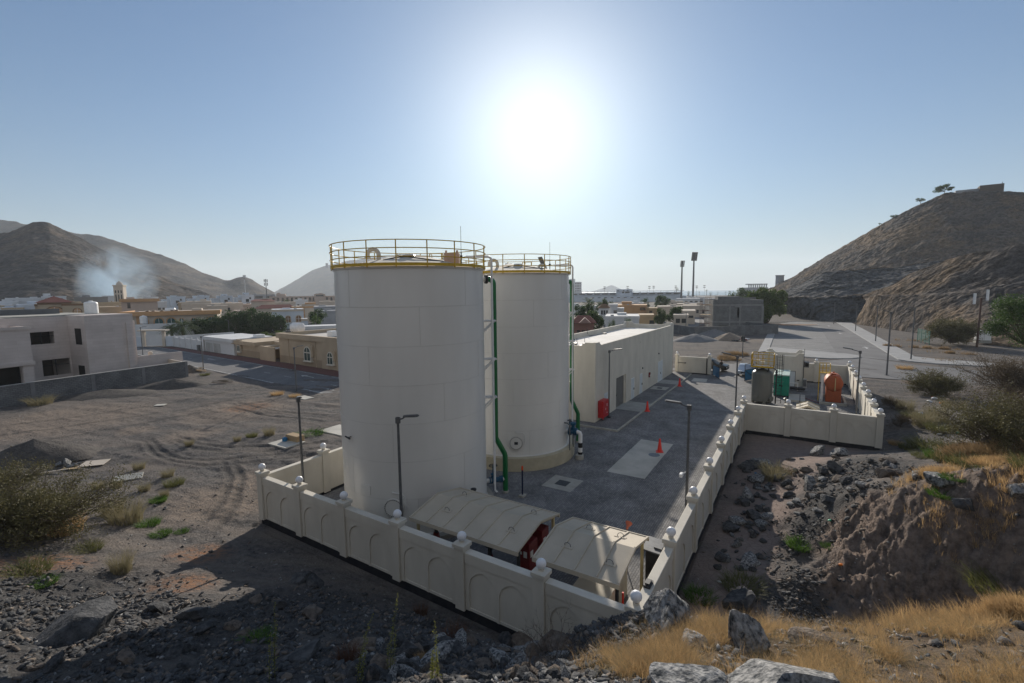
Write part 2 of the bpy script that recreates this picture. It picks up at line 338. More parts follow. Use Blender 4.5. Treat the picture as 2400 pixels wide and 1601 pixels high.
STRAWP = gp([(1650,1500,6,2.0),(1850,1530,6.2,2.2),(2050,1520,5.8,2.4),(2250,1520,5.8,2.4),(2400,1500,5.6,2.6),(1560,1470,5.7,1.2),(2150,1142,3.6,1.5),(2280,1150,4.2,1.8),(2400,1160,4.8,1.8),(2330,1080,2.9,2.4),(1500,1560,6.6,1.2),(2100,1600,6.8,1.7),(2300,1600,6.8,1.9),(1950,1600,6.9,1.4),(2400,1600,6.8,1.6),(1772,790,0,3),(1757,803,0,2.6),(1742,817,0,2.2),(1724,832,0,2.2),(1706,843,0,2),(2100,790,0,3),(2130,800,0,4),(2180,815,0,5),(2240,825,0,5),(2120,770,0,3),(2040,782,0,2.5),(2090,812,0,2),(2200,845,0,3)])
PALE = gp([(560,960,0,7),(450,1020,0,3),(320,1010,0,2),(600,1130,0,3),(520,1180,.2,4),(150,985,0,10),(1760,800,0,5)])
RED = gp([(580,955,0,3),(470,1300,.8,1.6),(420,1370,1.4,1.6),(60,1330,1.7,2.5),(2170,900,0,3)])
RUTS = [[(0,1000),(200,975),(400,945),(600,905)],[(0,1022),(220,992),(420,962),(640,918)],[(40,1048),(300,1000),(520,958),(690,930)],[(353,1030),(374,1054),(415,1072),(470,1078),(540,1076),(620,1068),(760,1050)],[(340,1036),(360,1062),(405,1082),(470,1090),(545,1088),(625,1080),(770,1060)],[(411,1033),(448,1050),(519,1058),(620,1058),(760,1035)],[(430,1028),(465,1042),(530,1048),(640,1046)],[(520,1080),(540,1120),(520,1180),(470,1240)],[(545,1080),(568,1120),(550,1185),(505,1250)],[(560,945),(640,965),(760,975)],[(540,955),(630,976),(760,988)],[(1570,850),(1640,835),(1700,820),(1720,800)],[(1600,852),(1665,838),(1725,822),(1740,806)],[(1560,830),(1620,815),(1660,800)]]
RUTW = [[g(u, v)[:2] for u, v in q] for q in RUTS]
def rutdist(x, y):
    d = np.full(np.shape(x), 9.0)
    for q in RUTW:
        for (ax, ay), (bx, by) in zip(q[:-1], q[1:]):
            ex, ey = bx - ax, by - ay; t = np.clip(((x - ax) * ex + (y - ay) * ey) / (ex * ex + ey * ey), 0, 1); d = np.minimum(d, np.hypot(x - ax - t * ex, y - ay - t * ey))
    return d + .12 * (fbm(x * 1.5, y * 1.5, 3, 19) - .5)
def terrain(x, y, fine=True):
    x = np.asarray(x, float); y = np.asarray(y, float)
    h = base_h(x, y); r = np.hypot(x, y)
    nz = 1 - sstep(60, 110, r)
    ins = inside_plant(x, y, 0.1)
    cl = blob(x, y, CLIFF); rb = blob(x, y, RUB); md = blob(x, y, MUD)
    if fine:
        d = (fbm(x * .35, y * .35, 3, 5) - .5) * .5 * (0.35 + rb) * (1 - md * .9)
        d += (fbm(x * 2.1, y * 2.1, 4, 31) - .5) * (.10 + .22 * rb) * (1 - md * .85)
        l, w_ = to_loc(x, y)
        d += cl * ((fbm(l * 1.5 + .35 * w_, w_ * 1.0, 5, 77, True) - .55) * .55 + (fbm(x * 2.0, y * 2.0, 6, 12, True) - .5) * .6 + (fbm(x * 5, y * 5, 4, 14, True) - .5) * .32 + (fbm(x * 11, y * 11, 3, 13) - .5) * .16)
        d += ((fbm(x * .2, y * .9 + x * .35, 4, 61) - .5) * .22) * (1 - rb) * (1 - md) * sstep(18, 30, r)
        rd = rutdist(x, y); d += -.04 * np.exp(-(rd / .16) ** 2) + .035 * np.exp(-((rd - .36) / .14) ** 2)
        h = h + d * nz * (1 - blob(x, y, [(0, 0, 1.5)]))
    # keep the ground under the walls and paving
    l, w_ = to_loc(x, y)
    dist = np.maximum(np.maximum(-0.1 - l, l - 57.3), np.maximum(np.where(l > 30.1, -9.1, -.05) - w_, w_ - 20.2))
    k = sstep(0.15, 1.4, dist)
    h = np.where(dist < 1.4, h * k + (-.03) * (1 - k) + 0.12 * k * (1 - k), h)
    return np.where(ins, -0.12, h)
def tz(x, y): return float(terrain(np.array([float(x)]), np.array([float(y)]))[0])
def seat(u, v, z0=0.0):                      # ground point under a photo pixel (marches the view ray onto the terrain)
    d = ray(u, v); t = np.linspace(3, 120, 2400) / math.hypot(d[0], d[1])
    X, Y, Z = d[0] * t, d[1] * t, CAM_Z + d[2] * t
    i = np.nonzero(Z < terrain(X, Y))[0]
    i = i[0] if len(i) else len(t) - 1
    return (float(X[i]), float(Y[i]), tz(X[i], Y[i]))
def ground_mesh():
    az = np.r_[np.linspace(-180, -60, 25)[:-1], np.linspace(-60, -50, 30)[:-1], np.linspace(-50, 50, 760), np.linspace(50, 60, 30)[1:], np.linspace(60, 180, 25)[1:-1]]
    az = np.radians(az); r = np.r_[0.6 * (1.35 ** np.arange(0, 5)), np.exp(np.linspace(math.log(2.8), math.log(100), 640)), np.exp(np.linspace(math.log(103), math.log(6000), 70))]
    RR, AA = np.meshgrid(r, az, indexing='ij'); X = RR * np.sin(AA); Y = RR * np.cos(AA); Z = terrain(X, Y)
    nr, na = RR.shape; V = np.stack([X, Y, Z], -1).reshape(-1, 3)
    V = np.r_[V, [[0, 0, tz(0, 0)]]]
    i = np.arange(nr - 1)[:, None] * na; j = np.arange(na)[None, :]; j2 = (np.arange(na) + 1) % na
    F = np.stack([i + j, i + j2[None, :], i + na + j2[None, :], i + na + j], -1).reshape(-1, 4)[:, ::-1]
    o = npmesh('ground', V, F, M['ground'], smooth=True); global GVERT, GATTR; GVERT = V; GATTR = {}
    me = o.data; X = V[:, 0]; Y = V[:, 1]; far = 1 - sstep(110, 150, np.hypot(X, Y))
    wob = 0.7 + 0.6 * fbm(X * .9, Y * .9, 4, 90)
    for nm, P in (('brown', CLIFF), ('mud', MUD), ('straw', STRAWP), ('pale', PALE), ('red', RED), ('rubble', RUB), ('rut', None)):
        GATTR[nm] = np.clip(blob(X, Y, P) * wob * far, 0, 1) * ((1 - .9 * np.clip(GATTR['brown'] * 1.6, 0, 1)) if nm == 'straw' else 1) if P else np.exp(-(rutdist(X, Y) / .30) ** 2) * far; a = me.attributes.new(nm, 'FLOAT', 'POINT'); a.data.foreach_set('value', GATTR[nm].astype(np.float32))
    return struct(o)
def groundmat():
    m = bpy.data.materials.new('gravel_ground'); m.use_nodes = True; t = m.node_tree; n = t.nodes; L = t.links; b = n['Principled BSDF']
    b.inputs['Roughness'].default_value = 1.0; b.inputs['Specular IOR Level'].default_value = 0.12
    tc = n.new('ShaderNodeTexCoord')
    def noise(sc, det=8, ro=.65, mp=None):
        x = n.new('ShaderNodeTexNoise'); x.inputs['Scale'].default_value = sc; x.inputs['Detail'].default_value = det; x.inputs['Roughness'].default_value = ro
        if mp:
            q = n.new('ShaderNodeMapping'); q.inputs['Scale'].default_value = mp; q.inputs['Rotation'].default_value = (0, 0, rad(20)); L.new(tc.outputs['Object'], q.inputs[0]); L.new(q.outputs[0], x.inputs['Vector'])
        else: L.new(tc.outputs['Object'], x.inputs['Vector'])
        return x.outputs[0]
    def ramp(s, a, ca, b_, cb):
        r_ = n.new('ShaderNodeValToRGB'); e = r_.color_ramp.elements; e[0].position = a; e[0].color = (*ca, 1); e[1].position = b_; e[1].color = (*cb, 1); L.new(s, r_.inputs[0]); return r_.outputs[0]
    def mix(f, a, c):
        x = n.new('ShaderNodeMix'); x.data_type = 'RGBA'; L.new(f, x.inputs[0]); L.new(a, x.inputs[6]); L.new(c, x.inputs[7]); return x.outputs[2]
    def attr(nm):
        a = n.new('ShaderNodeAttribute'); a.attribute_name = nm; return a.outputs['Fac']
    def mul(a, c):
        x = n.new('ShaderNodeMath'); x.operation = 'MULTIPLY'; x.use_clamp = True; L.new(a, x.inputs[0])
        if isinstance(c, float): x.inputs[1].default_value = c
        else: L.new(c, x.inputs[1])
        return x.outputs[0]
    n1 = noise(.35); n2 = noise(3.2, 10, .7); n3 = noise(28, 6, .75); n4 = noise(.5, 6, .6, (.22, 1.4, 1))
    c = ramp(n2, .34, (.048, .047, .049), .68, (.18, .167, .157))
    c = mix(mul(ramp(n1, .46, (0, 0, 0), .62, (1, 1, 1)), .7), c, ramp(n3, .3, (.075, .068, .063), .7, (.24, .205, .177)))
    c = mix(mul(ramp(n4, .47, (0, 0, 0), .66, (1, 1, 1)), .6), c, ramp(n3, .3, (.13, .112, .098), .7, (.30, .252, .214)))
    c = mix(mul(attr('pale'), ramp(n2, .38, (.1, .1, .1), .62, (1, 1, 1))), c, ramp(n3, .3, (.20, .155, .12), .7, (.30, .24, .19)))
    c = mix(mul(attr('red'), ramp(n2, .42, (0, 0, 0), .6, (1, 1, 1))), c, ramp(n3, .3, (.20, .10, .055), .7, (.30, .16, .09)))
    c = mix(mul(attr('rut'), .55), c, ramp(n3, .35, (.03, .029, .03), .65, (.10, .092, .085)))
    c = mix(mul(attr('rubble'), ramp(n2, .3, (.4, .4, .4), .6, (1, 1, 1))), c, ramp(n3, .36, (.026, .027, .03), .66, (.115, .113, .11)))
    c = mix(mul(attr('straw'), ramp(n2, .3, (.3, .3, .3), .6, (1, 1, 1))), c, ramp(n3, .3, (.10, .075, .055), .7, (.24, .17, .105)))
    c = mix(mul(attr('brown'), ramp(n2, .25, (.55, .55, .55), .5, (1, 1, 1))), c, ramp(n2, .36, (.115, .088, .072), .62, (.27, .21, .172)))
    c = mix(attr('mud'), c, ramp(n2, .3, (.19, .145, .125), .7, (.27, .215, .185)))
    L.new(c, b.inputs['Base Color'])
    # pebbles and, on the mud, drying cracks
    vo = n.new('ShaderNodeTexVoronoi'); vo.inputs['Scale'].default_value = 9; L.new(tc.outputs['Object'], vo.inputs['Vector'])
    vc = n.new('ShaderNodeTexVoronoi'); vc.feature = 'DISTANCE_TO_EDGE'; vc.inputs['Scale'].default_value = 3.2; L.new(tc.outputs['Object'], vc.inputs['Vector'])
    ck = n.new('ShaderNodeMapRange'); ck.inputs[2].default_value = .05; ck.inputs[3].default_value = -.04; ck.inputs[4].default_value = 0; L.new(vc.outputs['Distance'], ck.inputs[0])
    cm = n.new('ShaderNodeMath'); cm.operation = 'MULTIPLY'; L.new(ck.outputs[0], cm.inputs[0]); L.new(attr('mud'), cm.inputs[1])
    iv = n.new('ShaderNodeMath'); iv.operation = 'MULTIPLY_ADD'; iv.inputs[1].default_value = -.85; iv.inputs[2].default_value = 1; L.new(attr('mud'), iv.inputs[0])
    s1 = n.new('ShaderNodeMath'); s1.operation = 'MULTIPLY'; s1.inputs[1].default_value = .10; L.new(noise(11, 8, .8), s1.inputs[0])
    s2 = n.new('ShaderNodeMath'); s2.operation = 'MULTIPLY_ADD'; s2.inputs[1].default_value = -.05; L.new(vo.outputs['Distance'], s2.inputs[0]); L.new(s1.outputs[0], s2.inputs[2])
    s3 = n.new('ShaderNodeMath'); s3.operation = 'MULTIPLY'; L.new(s2.outputs[0], s3.inputs[0]); L.new(iv.outputs[0], s3.inputs[1])
    s4 = n.new('ShaderNodeMath'); s4.operation = 'ADD'; L.new(s3.outputs[0], s4.inputs[0]); L.new(cm.outputs[0], s4.inputs[1])
    bp = n.new('ShaderNodeBump'); bp.inputs['Distance'].default_value = 1.0; bp.inputs['Strength'].default_value = .8; L.new(s4.outputs[0], bp.inputs['Height']); L.new(bp.outputs[0], b.inputs['Normal'])
    return m
M['ground'] = groundmat()
GROUND = ground_mesh()
# ------------------------------------------------------------------ the plant: paving, walls, tanks, pump house
M['paver'] = brickmat('block_paving', (0.27, 0.265, 0.26), (0.18, 0.18, 0.185), (0.06, 0.06, 0.065), 0.22, 0.11, 0.008, 0.9, 0.004, vertical=False, dirt=0.35)
M['paver2'] = brickmat('block_paving_platform', (0.24, 0.235, 0.235), (0.165, 0.165, 0.17), (0.055, 0.055, 0.06), 0.22, 0.11, 0.008, 0.9, 0.004, vertical=False, dirt=0.3)
b = MB(); b.prism([(.08, .08), (30.2, .08), (30.2, -8.95), (57.2, -8.95), (57.2, 20.15), (.52, 20.15)], -0.25, 0.10)
struct(b.build('paving', M['paver'], M=TC, smooth=False))
b = MB(); b.prism([(24.9, 9.2), (56.9, 9.2), (56.9, 11.65), (25.95, 11.65), (25.95, 19.9), (24.9, 19.9)], 0.05, 0.25)
pv = struct(b.build('pavement', M['paver2'], M=TC, smooth=False))
b = MB()                                                  # kerb stones round the raised pavement
for i in range(31): b.bbox(24.76 + i * 1.0 + .15, 24.76 + i * 1.0 + 1.14, 9.04, 9.197, 0.05, 0.257, .02)
for i in range(10): b.bbox(24.74, 24.897, 9.2 + i * 1.0, 10.19 + i * 1.0, 0.05, 0.257, .02)
b.bbox(24.74, 24.9, 9.04, 9.198, .05, .257, .02)
struct(b.build('kerb', M['concrete'], M=TC))
def flat(name, poly, z, m, label, cat, group=None, th=0.03):
    b = MB(); b.prism(poly, z - th, z); return tag(b.build(name, m, M=TC, smooth=False), label, cat, group)
root = thing('concrete_apron', 'long pale concrete slab of three panels in the paving under the nearest cone', 'slab', PL(0, 0))
for i in range(3):
    b = MB(); b.prism([(15.9 + 2.62 * i, 4.25), (15.9 + 2.62 * i + 2.605, 4.28), (15.9 + 2.62 * i + 2.605, 6.78), (15.9 + 2.62 * i, 6.75)], 0.08, 0.104 + .001 * i); b.build('panel', M['slab'], root, smooth=False)
b = MB(); b.lathe([(0.40, 0.0), (0.40, 0.012), (0.37, 0.016), (0.01, 0.017)], (20.6, 4.9, 0.104), 28); tag(b.build('manhole_cover', mat('grey_cover', (.16, .19, .22), None, 6, .6), M=TC), 'round grey manhole cover let into the white concrete slab', 'manhole cover')
root = thing('drain_cover', 'square concrete drain surround with dark centre in front of the far tank', 'drain cover', PL(12.7, 8.46, .1))
b = MB(); b.box(-.98, .98, -.98, .98, -.03, .006); b.build('surround', M['concrete'], root, smooth=False)
b = MB(); b.box(-.38, .38, -.38, .38, 0, .016); b.build('lid', mat('dark_cover', (.07, .08, .09), (.05, .055, .06), 6, .7), root, smooth=False)
root = thing('inspection_cover', 'grey concrete inspection cover in the raised pavement between two ramps', 'drain cover', PL(43.9, 10.45, .25))
b = MB(); b.box(-.95, .95, -.92, .92, -.03, .006); b.build('surround', M['concrete'], root, smooth=False)
b = MB(); b.box(-.36, .36, -.3, .3, 0, .014); b.build('lid', mat('dark_lid', (.06, .065, .07), None, 6, .7), root, smooth=False)
flat('ramp', [(31.7, 9.1), (35.5, 9.1), (35.5, 11.95), (31.7, 11.95)], .262, M['ramp'], 'pale concrete ramp in front of the open roller door', 'ramp')
flat('ramp', [(47.0, 9.1), (49.6, 9.1), (49.6, 11.62), (47.0, 11.62)], .262, M['ramp'], 'pale concrete ramp in front of the white double doors', 'ramp')
flat('patch', [(51.2, 6.4), (53.6, 6.6), (53.4, 8.3), (51.0, 8.2)], .106, M['slab'], 'faint pale concrete patch in the paving before the blue gate', 'slab')
# ---- boundary walls
def wall_run(label, p0, p1, piers, arched=True, h=2.5, flat_in=True, ends=True):
    dx, dy = p1[0] - p0[0], p1[1] - p0[1]; Ln = math.hypot(dx, dy); rot = math.atan2(dy, dx)
    root = thing('boundary_wall', label, 'wall', PL(p0[0], p0[1], 0, rot), 'boundary walls of the plant')
    b = MB(); b.box(-.1, Ln + .1, -.07, .17, -.35, .26); b.build('base_course', M['bitumen'], root, smooth=False)
    for i in range(len(piers) - 1):
        x0, x1 = piers[i] + .225, piers[i + 1] - .225
        b = MB(); b.box(x0 - .01, x1 + .01, -.06, .16, .255, 2.1)
        if arched:
            W = (x1 - x0 - .26) / 2; a = W / 2 - .05; xs = [x0]; segs = []
            cs = [x0 + .13 + W / 2, x1 - .13 - W / 2]
            def arch(x):
                for c in cs:
                    if abs(x - c) < a:
                        q = abs(x - c) / a; return 1.28 + .62 * (math.sqrt(max(0, 1 - q * q)) * .8 + (1 - q) * .2)
                return None
            for c in cs: xs += [c - a + 2 * a * k / 18 for k in range(19)]
            xs.append(x1); xs = sorted(xs)
            for k in range(len(xs) - 1):
                xa, xb = xs[k], xs[k + 1]; mid = arch((xa + xb) / 2)
                if mid is None: za = zb = .255
                else: za = arch(xa + 1e-4) or 1.28; zb = arch(xb - 1e-4) or 1.28
                y0, y1 = -.105, -.06
                b.add([(xa, y0, za), (xb, y0, zb), (xb, y0, 2.1), (xa, y0, 2.1), (xa, y1, za), (xb, y1, zb)], [(0, 1, 2, 3), (4, 5, 1, 0)])
                if mid is not None:
                    if arch(xa - 1e-3) is None: b.add([(xa, y0, .255), (xa, y0, 1.28), (xa, y1, 1.28), (xa, y1, .255)], [(3, 2, 1, 0)])
                    if arch(xb + 1e-3) is None: b.add([(xb, y0, .255), (xb, y0, 1.28), (xb, y1, 1.28), (xb, y1, .255)], [(0, 1, 2, 3)])
            for c in cs: b.box(c - a + .0, c + a - .0, -.085, -.06, .255, .36)
        b.build('panel', M['cream'], root, smooth=False)
        b = MB(); b.bbox(x0 - .005, x1 + .005, -.135, .195, 2.1, h, .015); b.build('coping', M['cream'], root)
    for i, x in enumerate(piers):
        b = MB(); b.bbox(x - .215, x + .215, -.19, .24, .2, 2.62, .01); b.bbox(x - .27, x + .27, -.245, .295, 2.62, 2.77, .02); b.lathe([(.10, 2.77), (.10, 2.84)], (x, .025, 0), 16)
        pr = b.build('pillar', M['cream'], root)
        if i < len(piers) - 1 or ends:
            b = MB(); b.ball((x, .025, 3.0), .175, 24, 14); b.build('ball_finial', M['ballwhite'], pr)
    return root
wall_run('cream front boundary wall with arched panels and globe topped pillars nearest the viewer', (.45, 20.05), (0, 0), [0.0, 3.3, 6.66, 10.06, 13.44, 16.82], ends=True)
# last bay of the front wall up to the corner
e_ = bpy.data.objects['boundary_wall']
def add_bay(root, x0, x1, pier=True):
    tmp = wall_run('tmp', (0, 0), (1, 0), [x0, x1], ends=True)
    keep = [c for c in tmp.children if c.name.startswith(('panel', 'coping'))] + ([c for c in tmp.children if c.name.startswith('pillar')][1:] if pier else [])
    for c in list(tmp.children):
        if c in keep: c.parent = root
        else:
            for k in list(c.children): bpy.data.objects.remove(k)
            bpy.data.objects.remove(c)
    bpy.data.objects.remove(tmp)
add_bay(e_, 16.82, 20.04)
wall_run('long cream right hand boundary wall running away beside the paved yard', (.05, 0), (30.1, 0), [4.35, 8.6, 12.94, 17.19, 21.43, 25.79, 29.9])
add_bay(bpy.data.objects['boundary_wall.001'], -.12, 4.35, False)
wall_run('cream cross wall with six arches that steps out to the right of the yard', (30.1, -.25), (30.1, -9.03), [2.92, 5.95, 8.78])
add_bay(bpy.data.objects['boundary_wall.002'], -.46, 2.92, False)
wall_run('cream boundary wall on the far right beyond the fuel tank', (30.4, -9.03), (56.9, -9.03), [3.3, 7.3, 11.0, 14.9, 18.75, 22.9, 26.5], arched=True)
add_bay(bpy.data.objects['boundary_wall.003'], -.35, 3.3, False)
wall_run('cream back wall behind the orange fuel tank', (57.25, -8.9), (57.25, -4.2), [3.3], arched=False)
add_bay(bpy.data.objects['boundary_wall.004'], -.3, 3.3, False); add_bay(bpy.data.objects['boundary_wall.004'], 3.3, 4.9, False)
wall_run('short cream wall between the pump house and the blue gate', (57.0, 6.95), (57.0, 11.5), [.0, 4.4], arched=False)
wall_run('cream left boundary wall partly hidden behind the near tank', (57, 20.25), (.5, 20.2), [.2, 6.4, 12.6, 18.8, 25, 31, 36.4, 40.5, 44.6, 48.6, 52.7], arched=False)
add_bay(bpy.data.objects['boundary_wall.006'], 52.7, 56.72, False)
b = MB(); b.tube([(56.78, 11.2, 1.6), (56.78, 10.2, 1.6)], .03, 8); b.ball((56.78, 10.15, 1.6), .09, 10, 6); tag(b.build('gate_bolt', M['darksteel'], M=TC), 'small dark bolt rod on the cream wall beside the pump house', 'bolt')
b = MB(); b.box(56.75, 56.95, 7.2, 7.32, .1, 2.45); tag(b.build('gate_post', M['black'], M=TC), 'thin black upright post at the blue gate opening', 'post')
# ---- storage tanks
TR = 3.86
def storage_tank(label, cx, cy, plinth, phi, flip, front_man, extra):
    root = thing('storage_tank', label, 'tank', WM(cx, cy), 'cream storage tanks')
    def pol(r, a, z): return (r * math.cos(rad(a)), r * math.sin(rad(a)), z)
    b = MB(); b.lathe([(TR + .42, .05), (TR + .42, plinth - .02), (TR + .38, plinth), (TR - .2, plinth)], n=96); b.build('plinth', M['concrete'] if not flip else mat('plinth_concrete', (.50, .45, .33), (.40, .36, .27), 1.2, .95), root)
    prof = [(TR, plinth)]
    H0 = 13.2; nb = 7
    b = MB(); b.lathe([(TR + .1, plinth + .002), (TR + .1, plinth + .03), (TR + .003, plinth + .05), (TR, H0 - .06), (TR + .06, H0 - .055), (TR + .06, H0)], n=128, cap=False); b.build('shell', M['tank'], root)
    b = MB()
    for k in range(1, nb): b.ring((0, 0), TR, .012, plinth + (H0 - plinth) * k / nb, 96, 5)
    for k in range(nb):
        for j in range(4): a = 90 * j + 37 * k + 12; b.tube([pol(TR, a, plinth + (H0 - plinth) * k / nb), pol(TR, a, plinth + (H0 - plinth) * (k + 1) / nb)], .010, 5)
    b.build('weld_seam', M['seam'], root)
    b = MB(); b.lathe([(TR + .12, H0), (TR + .12, H0 + .03), (.6, H0 + .78), (.01, H0 + .8)], n=96); b.build('roof', M['cream'], root)
    rl = MB()
    for z in (.46, .84, 1.2): rl.ring((0, 0), TR + .14, .024, H0 + z, 96, 6)
    for i in range(72):
        a0, a1 = 5 * i, 5 * i + 5; r0 = TR + .145
        rl.add([pol(r0, a0, H0 + .04), pol(r0, a1, H0 + .04), pol(r0, a1, H0 + .18), pol(r0, a0, H0 + .18)], [(0, 1, 2, 3)])
        rl.add([pol(r0 - .012, a0, H0 + .04), pol(r0 - .012, a1, H0 + .04), pol(r0 - .012, a1, H0 + .18), pol(r0 - .012, a0, H0 + .18)], [(3, 2, 1, 0)])
    rail = rl.build('railing', M['yellow'], root)
    for i in range(18):
        a = 20 * i - 87 + front_man; b = MB(); b.tube([pol(TR + .13, a, H0 - .02), pol(TR + .13, a, H0 + 1.2)], .028, 6); b.tube([pol(TR + .0, a, H0 + .03), pol(TR + .16, a, H0 + .03)], .03, 6); b.build('post', M['yellow'], rail)
    def goose(x, y, h, dr, r, nm='vent_pipe'):
        zc = H0 + .78 * (1 - math.hypot(x, y) / TR) - .05; pth = [(x, y, zc), (x, y, H0 + h - .28)]
        for k in range(1, 9): q = math.pi * k / 8; pth.append((x + dr * .28 * (1 - math.cos(q)), y, H0 + h - .28 + .28 * math.sin(q)))
        pth.append((x + dr * .56, y, H0 + h - .42)); b = MB(); b.tube(pth, r, 12); b.lathe([(r + .05, -.04), (r + .05, .03)], (x + dr * .56, y, H0 + h - .42), 14); b.build(nm, M['cream'], root)
    goose(-1.25, -1.5, 1.0, -1, .11); goose(1.7, .6, .75, 1, .10)
    b = MB(); b.tube([(2.6, 1.2, H0 + .1), (2.6, 1.2, H0 + 1.05)], .03, 6); b.tube([(2.6, 1.2, H0 + .9), (2.6, 1.2, H0 + 2.45)], .012, 5); b.box(2.53, 2.67, 1.13, 1.27, H0 + .75, H0 + .85); b.build('antenna', M['darksteel'], root)
    b = MB()
    for x in (.6, 1.3): b.tube([(x, 2.6, H0 + .2), (x, 2.6, H0 + 1.1)], .025, 6); b.tube([(x, 3.4, H0 + .1), (x, 3.4, H0 + 1.1)], .025, 6)
    for z in (.65, 1.08): b.tube([(.6, 2.6, H0 + z), (1.3, 2.6, H0 + z)], .02, 6); b.tube([(.6, 2.6, H0 + z), (.6, 3.4, H0 + z)], .02, 6); b.tube([(1.3, 2.6, H0 + z), (1.3, 3.4, H0 + z)], .02, 6)
    b.build('hatch_guard', M['yellow'], root)
    b = MB(); b.tube([(-.9, -2.0, H0 + .42), (-.3, -1.8, H0 + .56), (.2, -1.6, H0 + .62), (.7, -1.9, H0 + .52), (1.4, -1.9, H0 + .42), (2.0, -1.6, H0 + .36)], .03, 6); b.build('cable', M['black'], root)
    b = MB(); b.lathe([(.32, 0), (.32, .2), (.28, .24), (.01, .25)], (.2, -1.2, H0 + .5), 16); b.lathe([(.25, 0), (.25, .2), (.01, .22)], (-.5, .3, H0 + .66), 16); b.build('roof_hatch', M['tank'], root)
    if not flip:
        b = MB(); b.box(2.0, 2.75, -1.35, -.8, H0 + .2, H0 + .78); b.box(2.05, 2.14, -1.3, -1.2, H0 + .78, H0 + .92); b.box(2.6, 2.7, -1.3, -1.2, H0 + .78, H0 + .92); b.build('instrument_box', M['pink'], root)
    else:
        b = MB(); b.T = Matrix.Translation((2.0, 1.0, H0 + 1.0)) @ Matrix.Rotation(rad(25), 4, 'Z') @ Matrix.Rotation(rad(62), 4, 'Y'); b.box(-.4, .4, -.3, .3, -.02, .02)
        for k in range(4): b.box(-.38 + .2 * k, -.22 + .2 * k, -.28, .28, .02, .026)
        b.T = None; b.tube([(2.0, 1.0, H0 + .3), (2.0, 1.0, H0 + 1.0)], .03, 6); b.build('solar_panel', M['pole'], root)
    # overflow pipe: nozzle near the rim, drop, dog leg, foot
    a = phi
    b = MB(); b.tube([pol(TR - .05, a, 12.72), pol(TR + .28, a, 12.72)], .15, 14); b.build('nozzle', M['tank'], root)
    fl = MB(); fl.tube([pol(TR + .25, a, 12.72), pol(TR + .37, a, 12.72)], .25, 18)
    for k in range(10):
        q = 36 * k; c = Vector(pol(TR + .25, a, 12.72)); s = Vector((-math.sin(rad(a)), math.cos(rad(a)), 0)); p = c + s * .2 * math.cos(rad(q)) + Vector((0, 0, .2 * math.sin(rad(q))))
        o_ = Vector(pol(1, a, 0)); fl.tube([p - o_ * .03, p + o_ * .16], .02, 5)
    fl.build('flange', M['darksteel'], root)
    pth = [pol(TR + .37, a, 12.72), pol(TR + .5, a, 12.72)]
    for k in range(1, 7): q = math.pi / 2 * k / 6; pth.append(pol(TR + .46 + .28 * math.sin(q), a, 12.72 - .28 * (1 - math.cos(q))))
    pth += [pol(TR + .74, a, 3.55), pol(TR + .78, a, 3.42), pol(TR + 1.26, a, 2.5), pol(TR + 1.3, a, 2.36), pol(TR + 1.3, a, .1)]
    b = MB(); b.tube(pth, .155, 16)
    for z in (5.0, 7.6, 10.2): b.lathe([(.165, -.02), (.165, .02)], pol(TR + .74, a, z), 16)
    gp_ = b.build('overflow_pipe', M['green'], root)
    b = MB(); b.lathe([(.2, 0), (.2, .1), (.17, .12)], pol(TR + 1.3, a, .1), 16); b.build('collar', M['concrete'], gp_)
    # thin riser pipe over the rim
    c = a - 9
    pth = [pol(TR - .9, c, H0 + .72), pol(TR + .3, c, H0 + .72)]
    for k in range(1, 6): q = math.pi / 2 * k / 5; pth.append(pol(TR + .3 + .2 * math.sin(q), c, H0 + .72 - .2 * (1 - math.cos(q))))
    pth += [pol(TR + .5, c, 1.0)]; b = MB(); b.tube(pth, .062, 10); b.tube([pol(TR + .5, c, 1.02), pol(TR + .52, c, .6), pol(TR + .62, c, .5)], .05, 8); b.build('riser_pipe', M['white'], root)
    for z in (10.4, 8.24, 6.05):
        b = MB(); o_ = Vector(pol(1, a - 5, 0)); s = Vector((-o_.y, o_.x, 0)); c0 = o_ * TR
        for sg in (-.18, .18):
            b.tube([c0 + s * sg + Vector((0, 0, z)), c0 + s * sg + o_ * .72 + Vector((0, 0, z))], .045, 6); b.tube([c0 + s * sg + Vector((0, 0, z - .62)), c0 + s * sg + o_ * .62 + Vector((0, 0, z - .04))], .035, 6)
        b.tube([c0 - s * .2 + o_ * .7 + Vector((0, 0, z)), c0 + s * .2 + o_ * .7 + Vector((0, 0, z))], .045, 6); b.build('bracket', M['white'], root)
    # manhole with bolt ring
    ma = -95 if not flip else -91.5; zc = 1.83 if not flip else 1.96
    def face(r_, off): 
        o_ = Vector(pol(1, ma, 0)); s = Vector((-o_.y, o_.x, 0)); return o_, s, o_ * (TR + off) + Vector((0, 0, zc))
    o_, s, c0 = face(0, 0)
    b = MB(); b.tube([c0 - o_ * .1, c0 + o_ * .12], .36, 28); b.tube([c0 + o_ * .10, c0 + o_ * .16], .46, 28)
    mh = b.build('manhole', M['tank'], root)
    b = MB()
    for k in range(28):
        q = 2 * math.pi * k / 28; p = c0 + o_ * .15 + s * .41 * math.cos(q) + Vector((0, 0, .41 * math.sin(q))); b.tube([p, p + o_ * .035], .022, 6)
    for k in range(28): q0, q1 = 2 * math.pi * k / 28, 2 * math.pi * (k + 1) / 28; b.tube([c0 + o_ * .158 + s * .41 * math.cos(q) + Vector((0, 0, .41 * math.sin(q))) for q in (q0, q1)], .006, 4)
    b.build('bolt_ring', M['black'], mh)
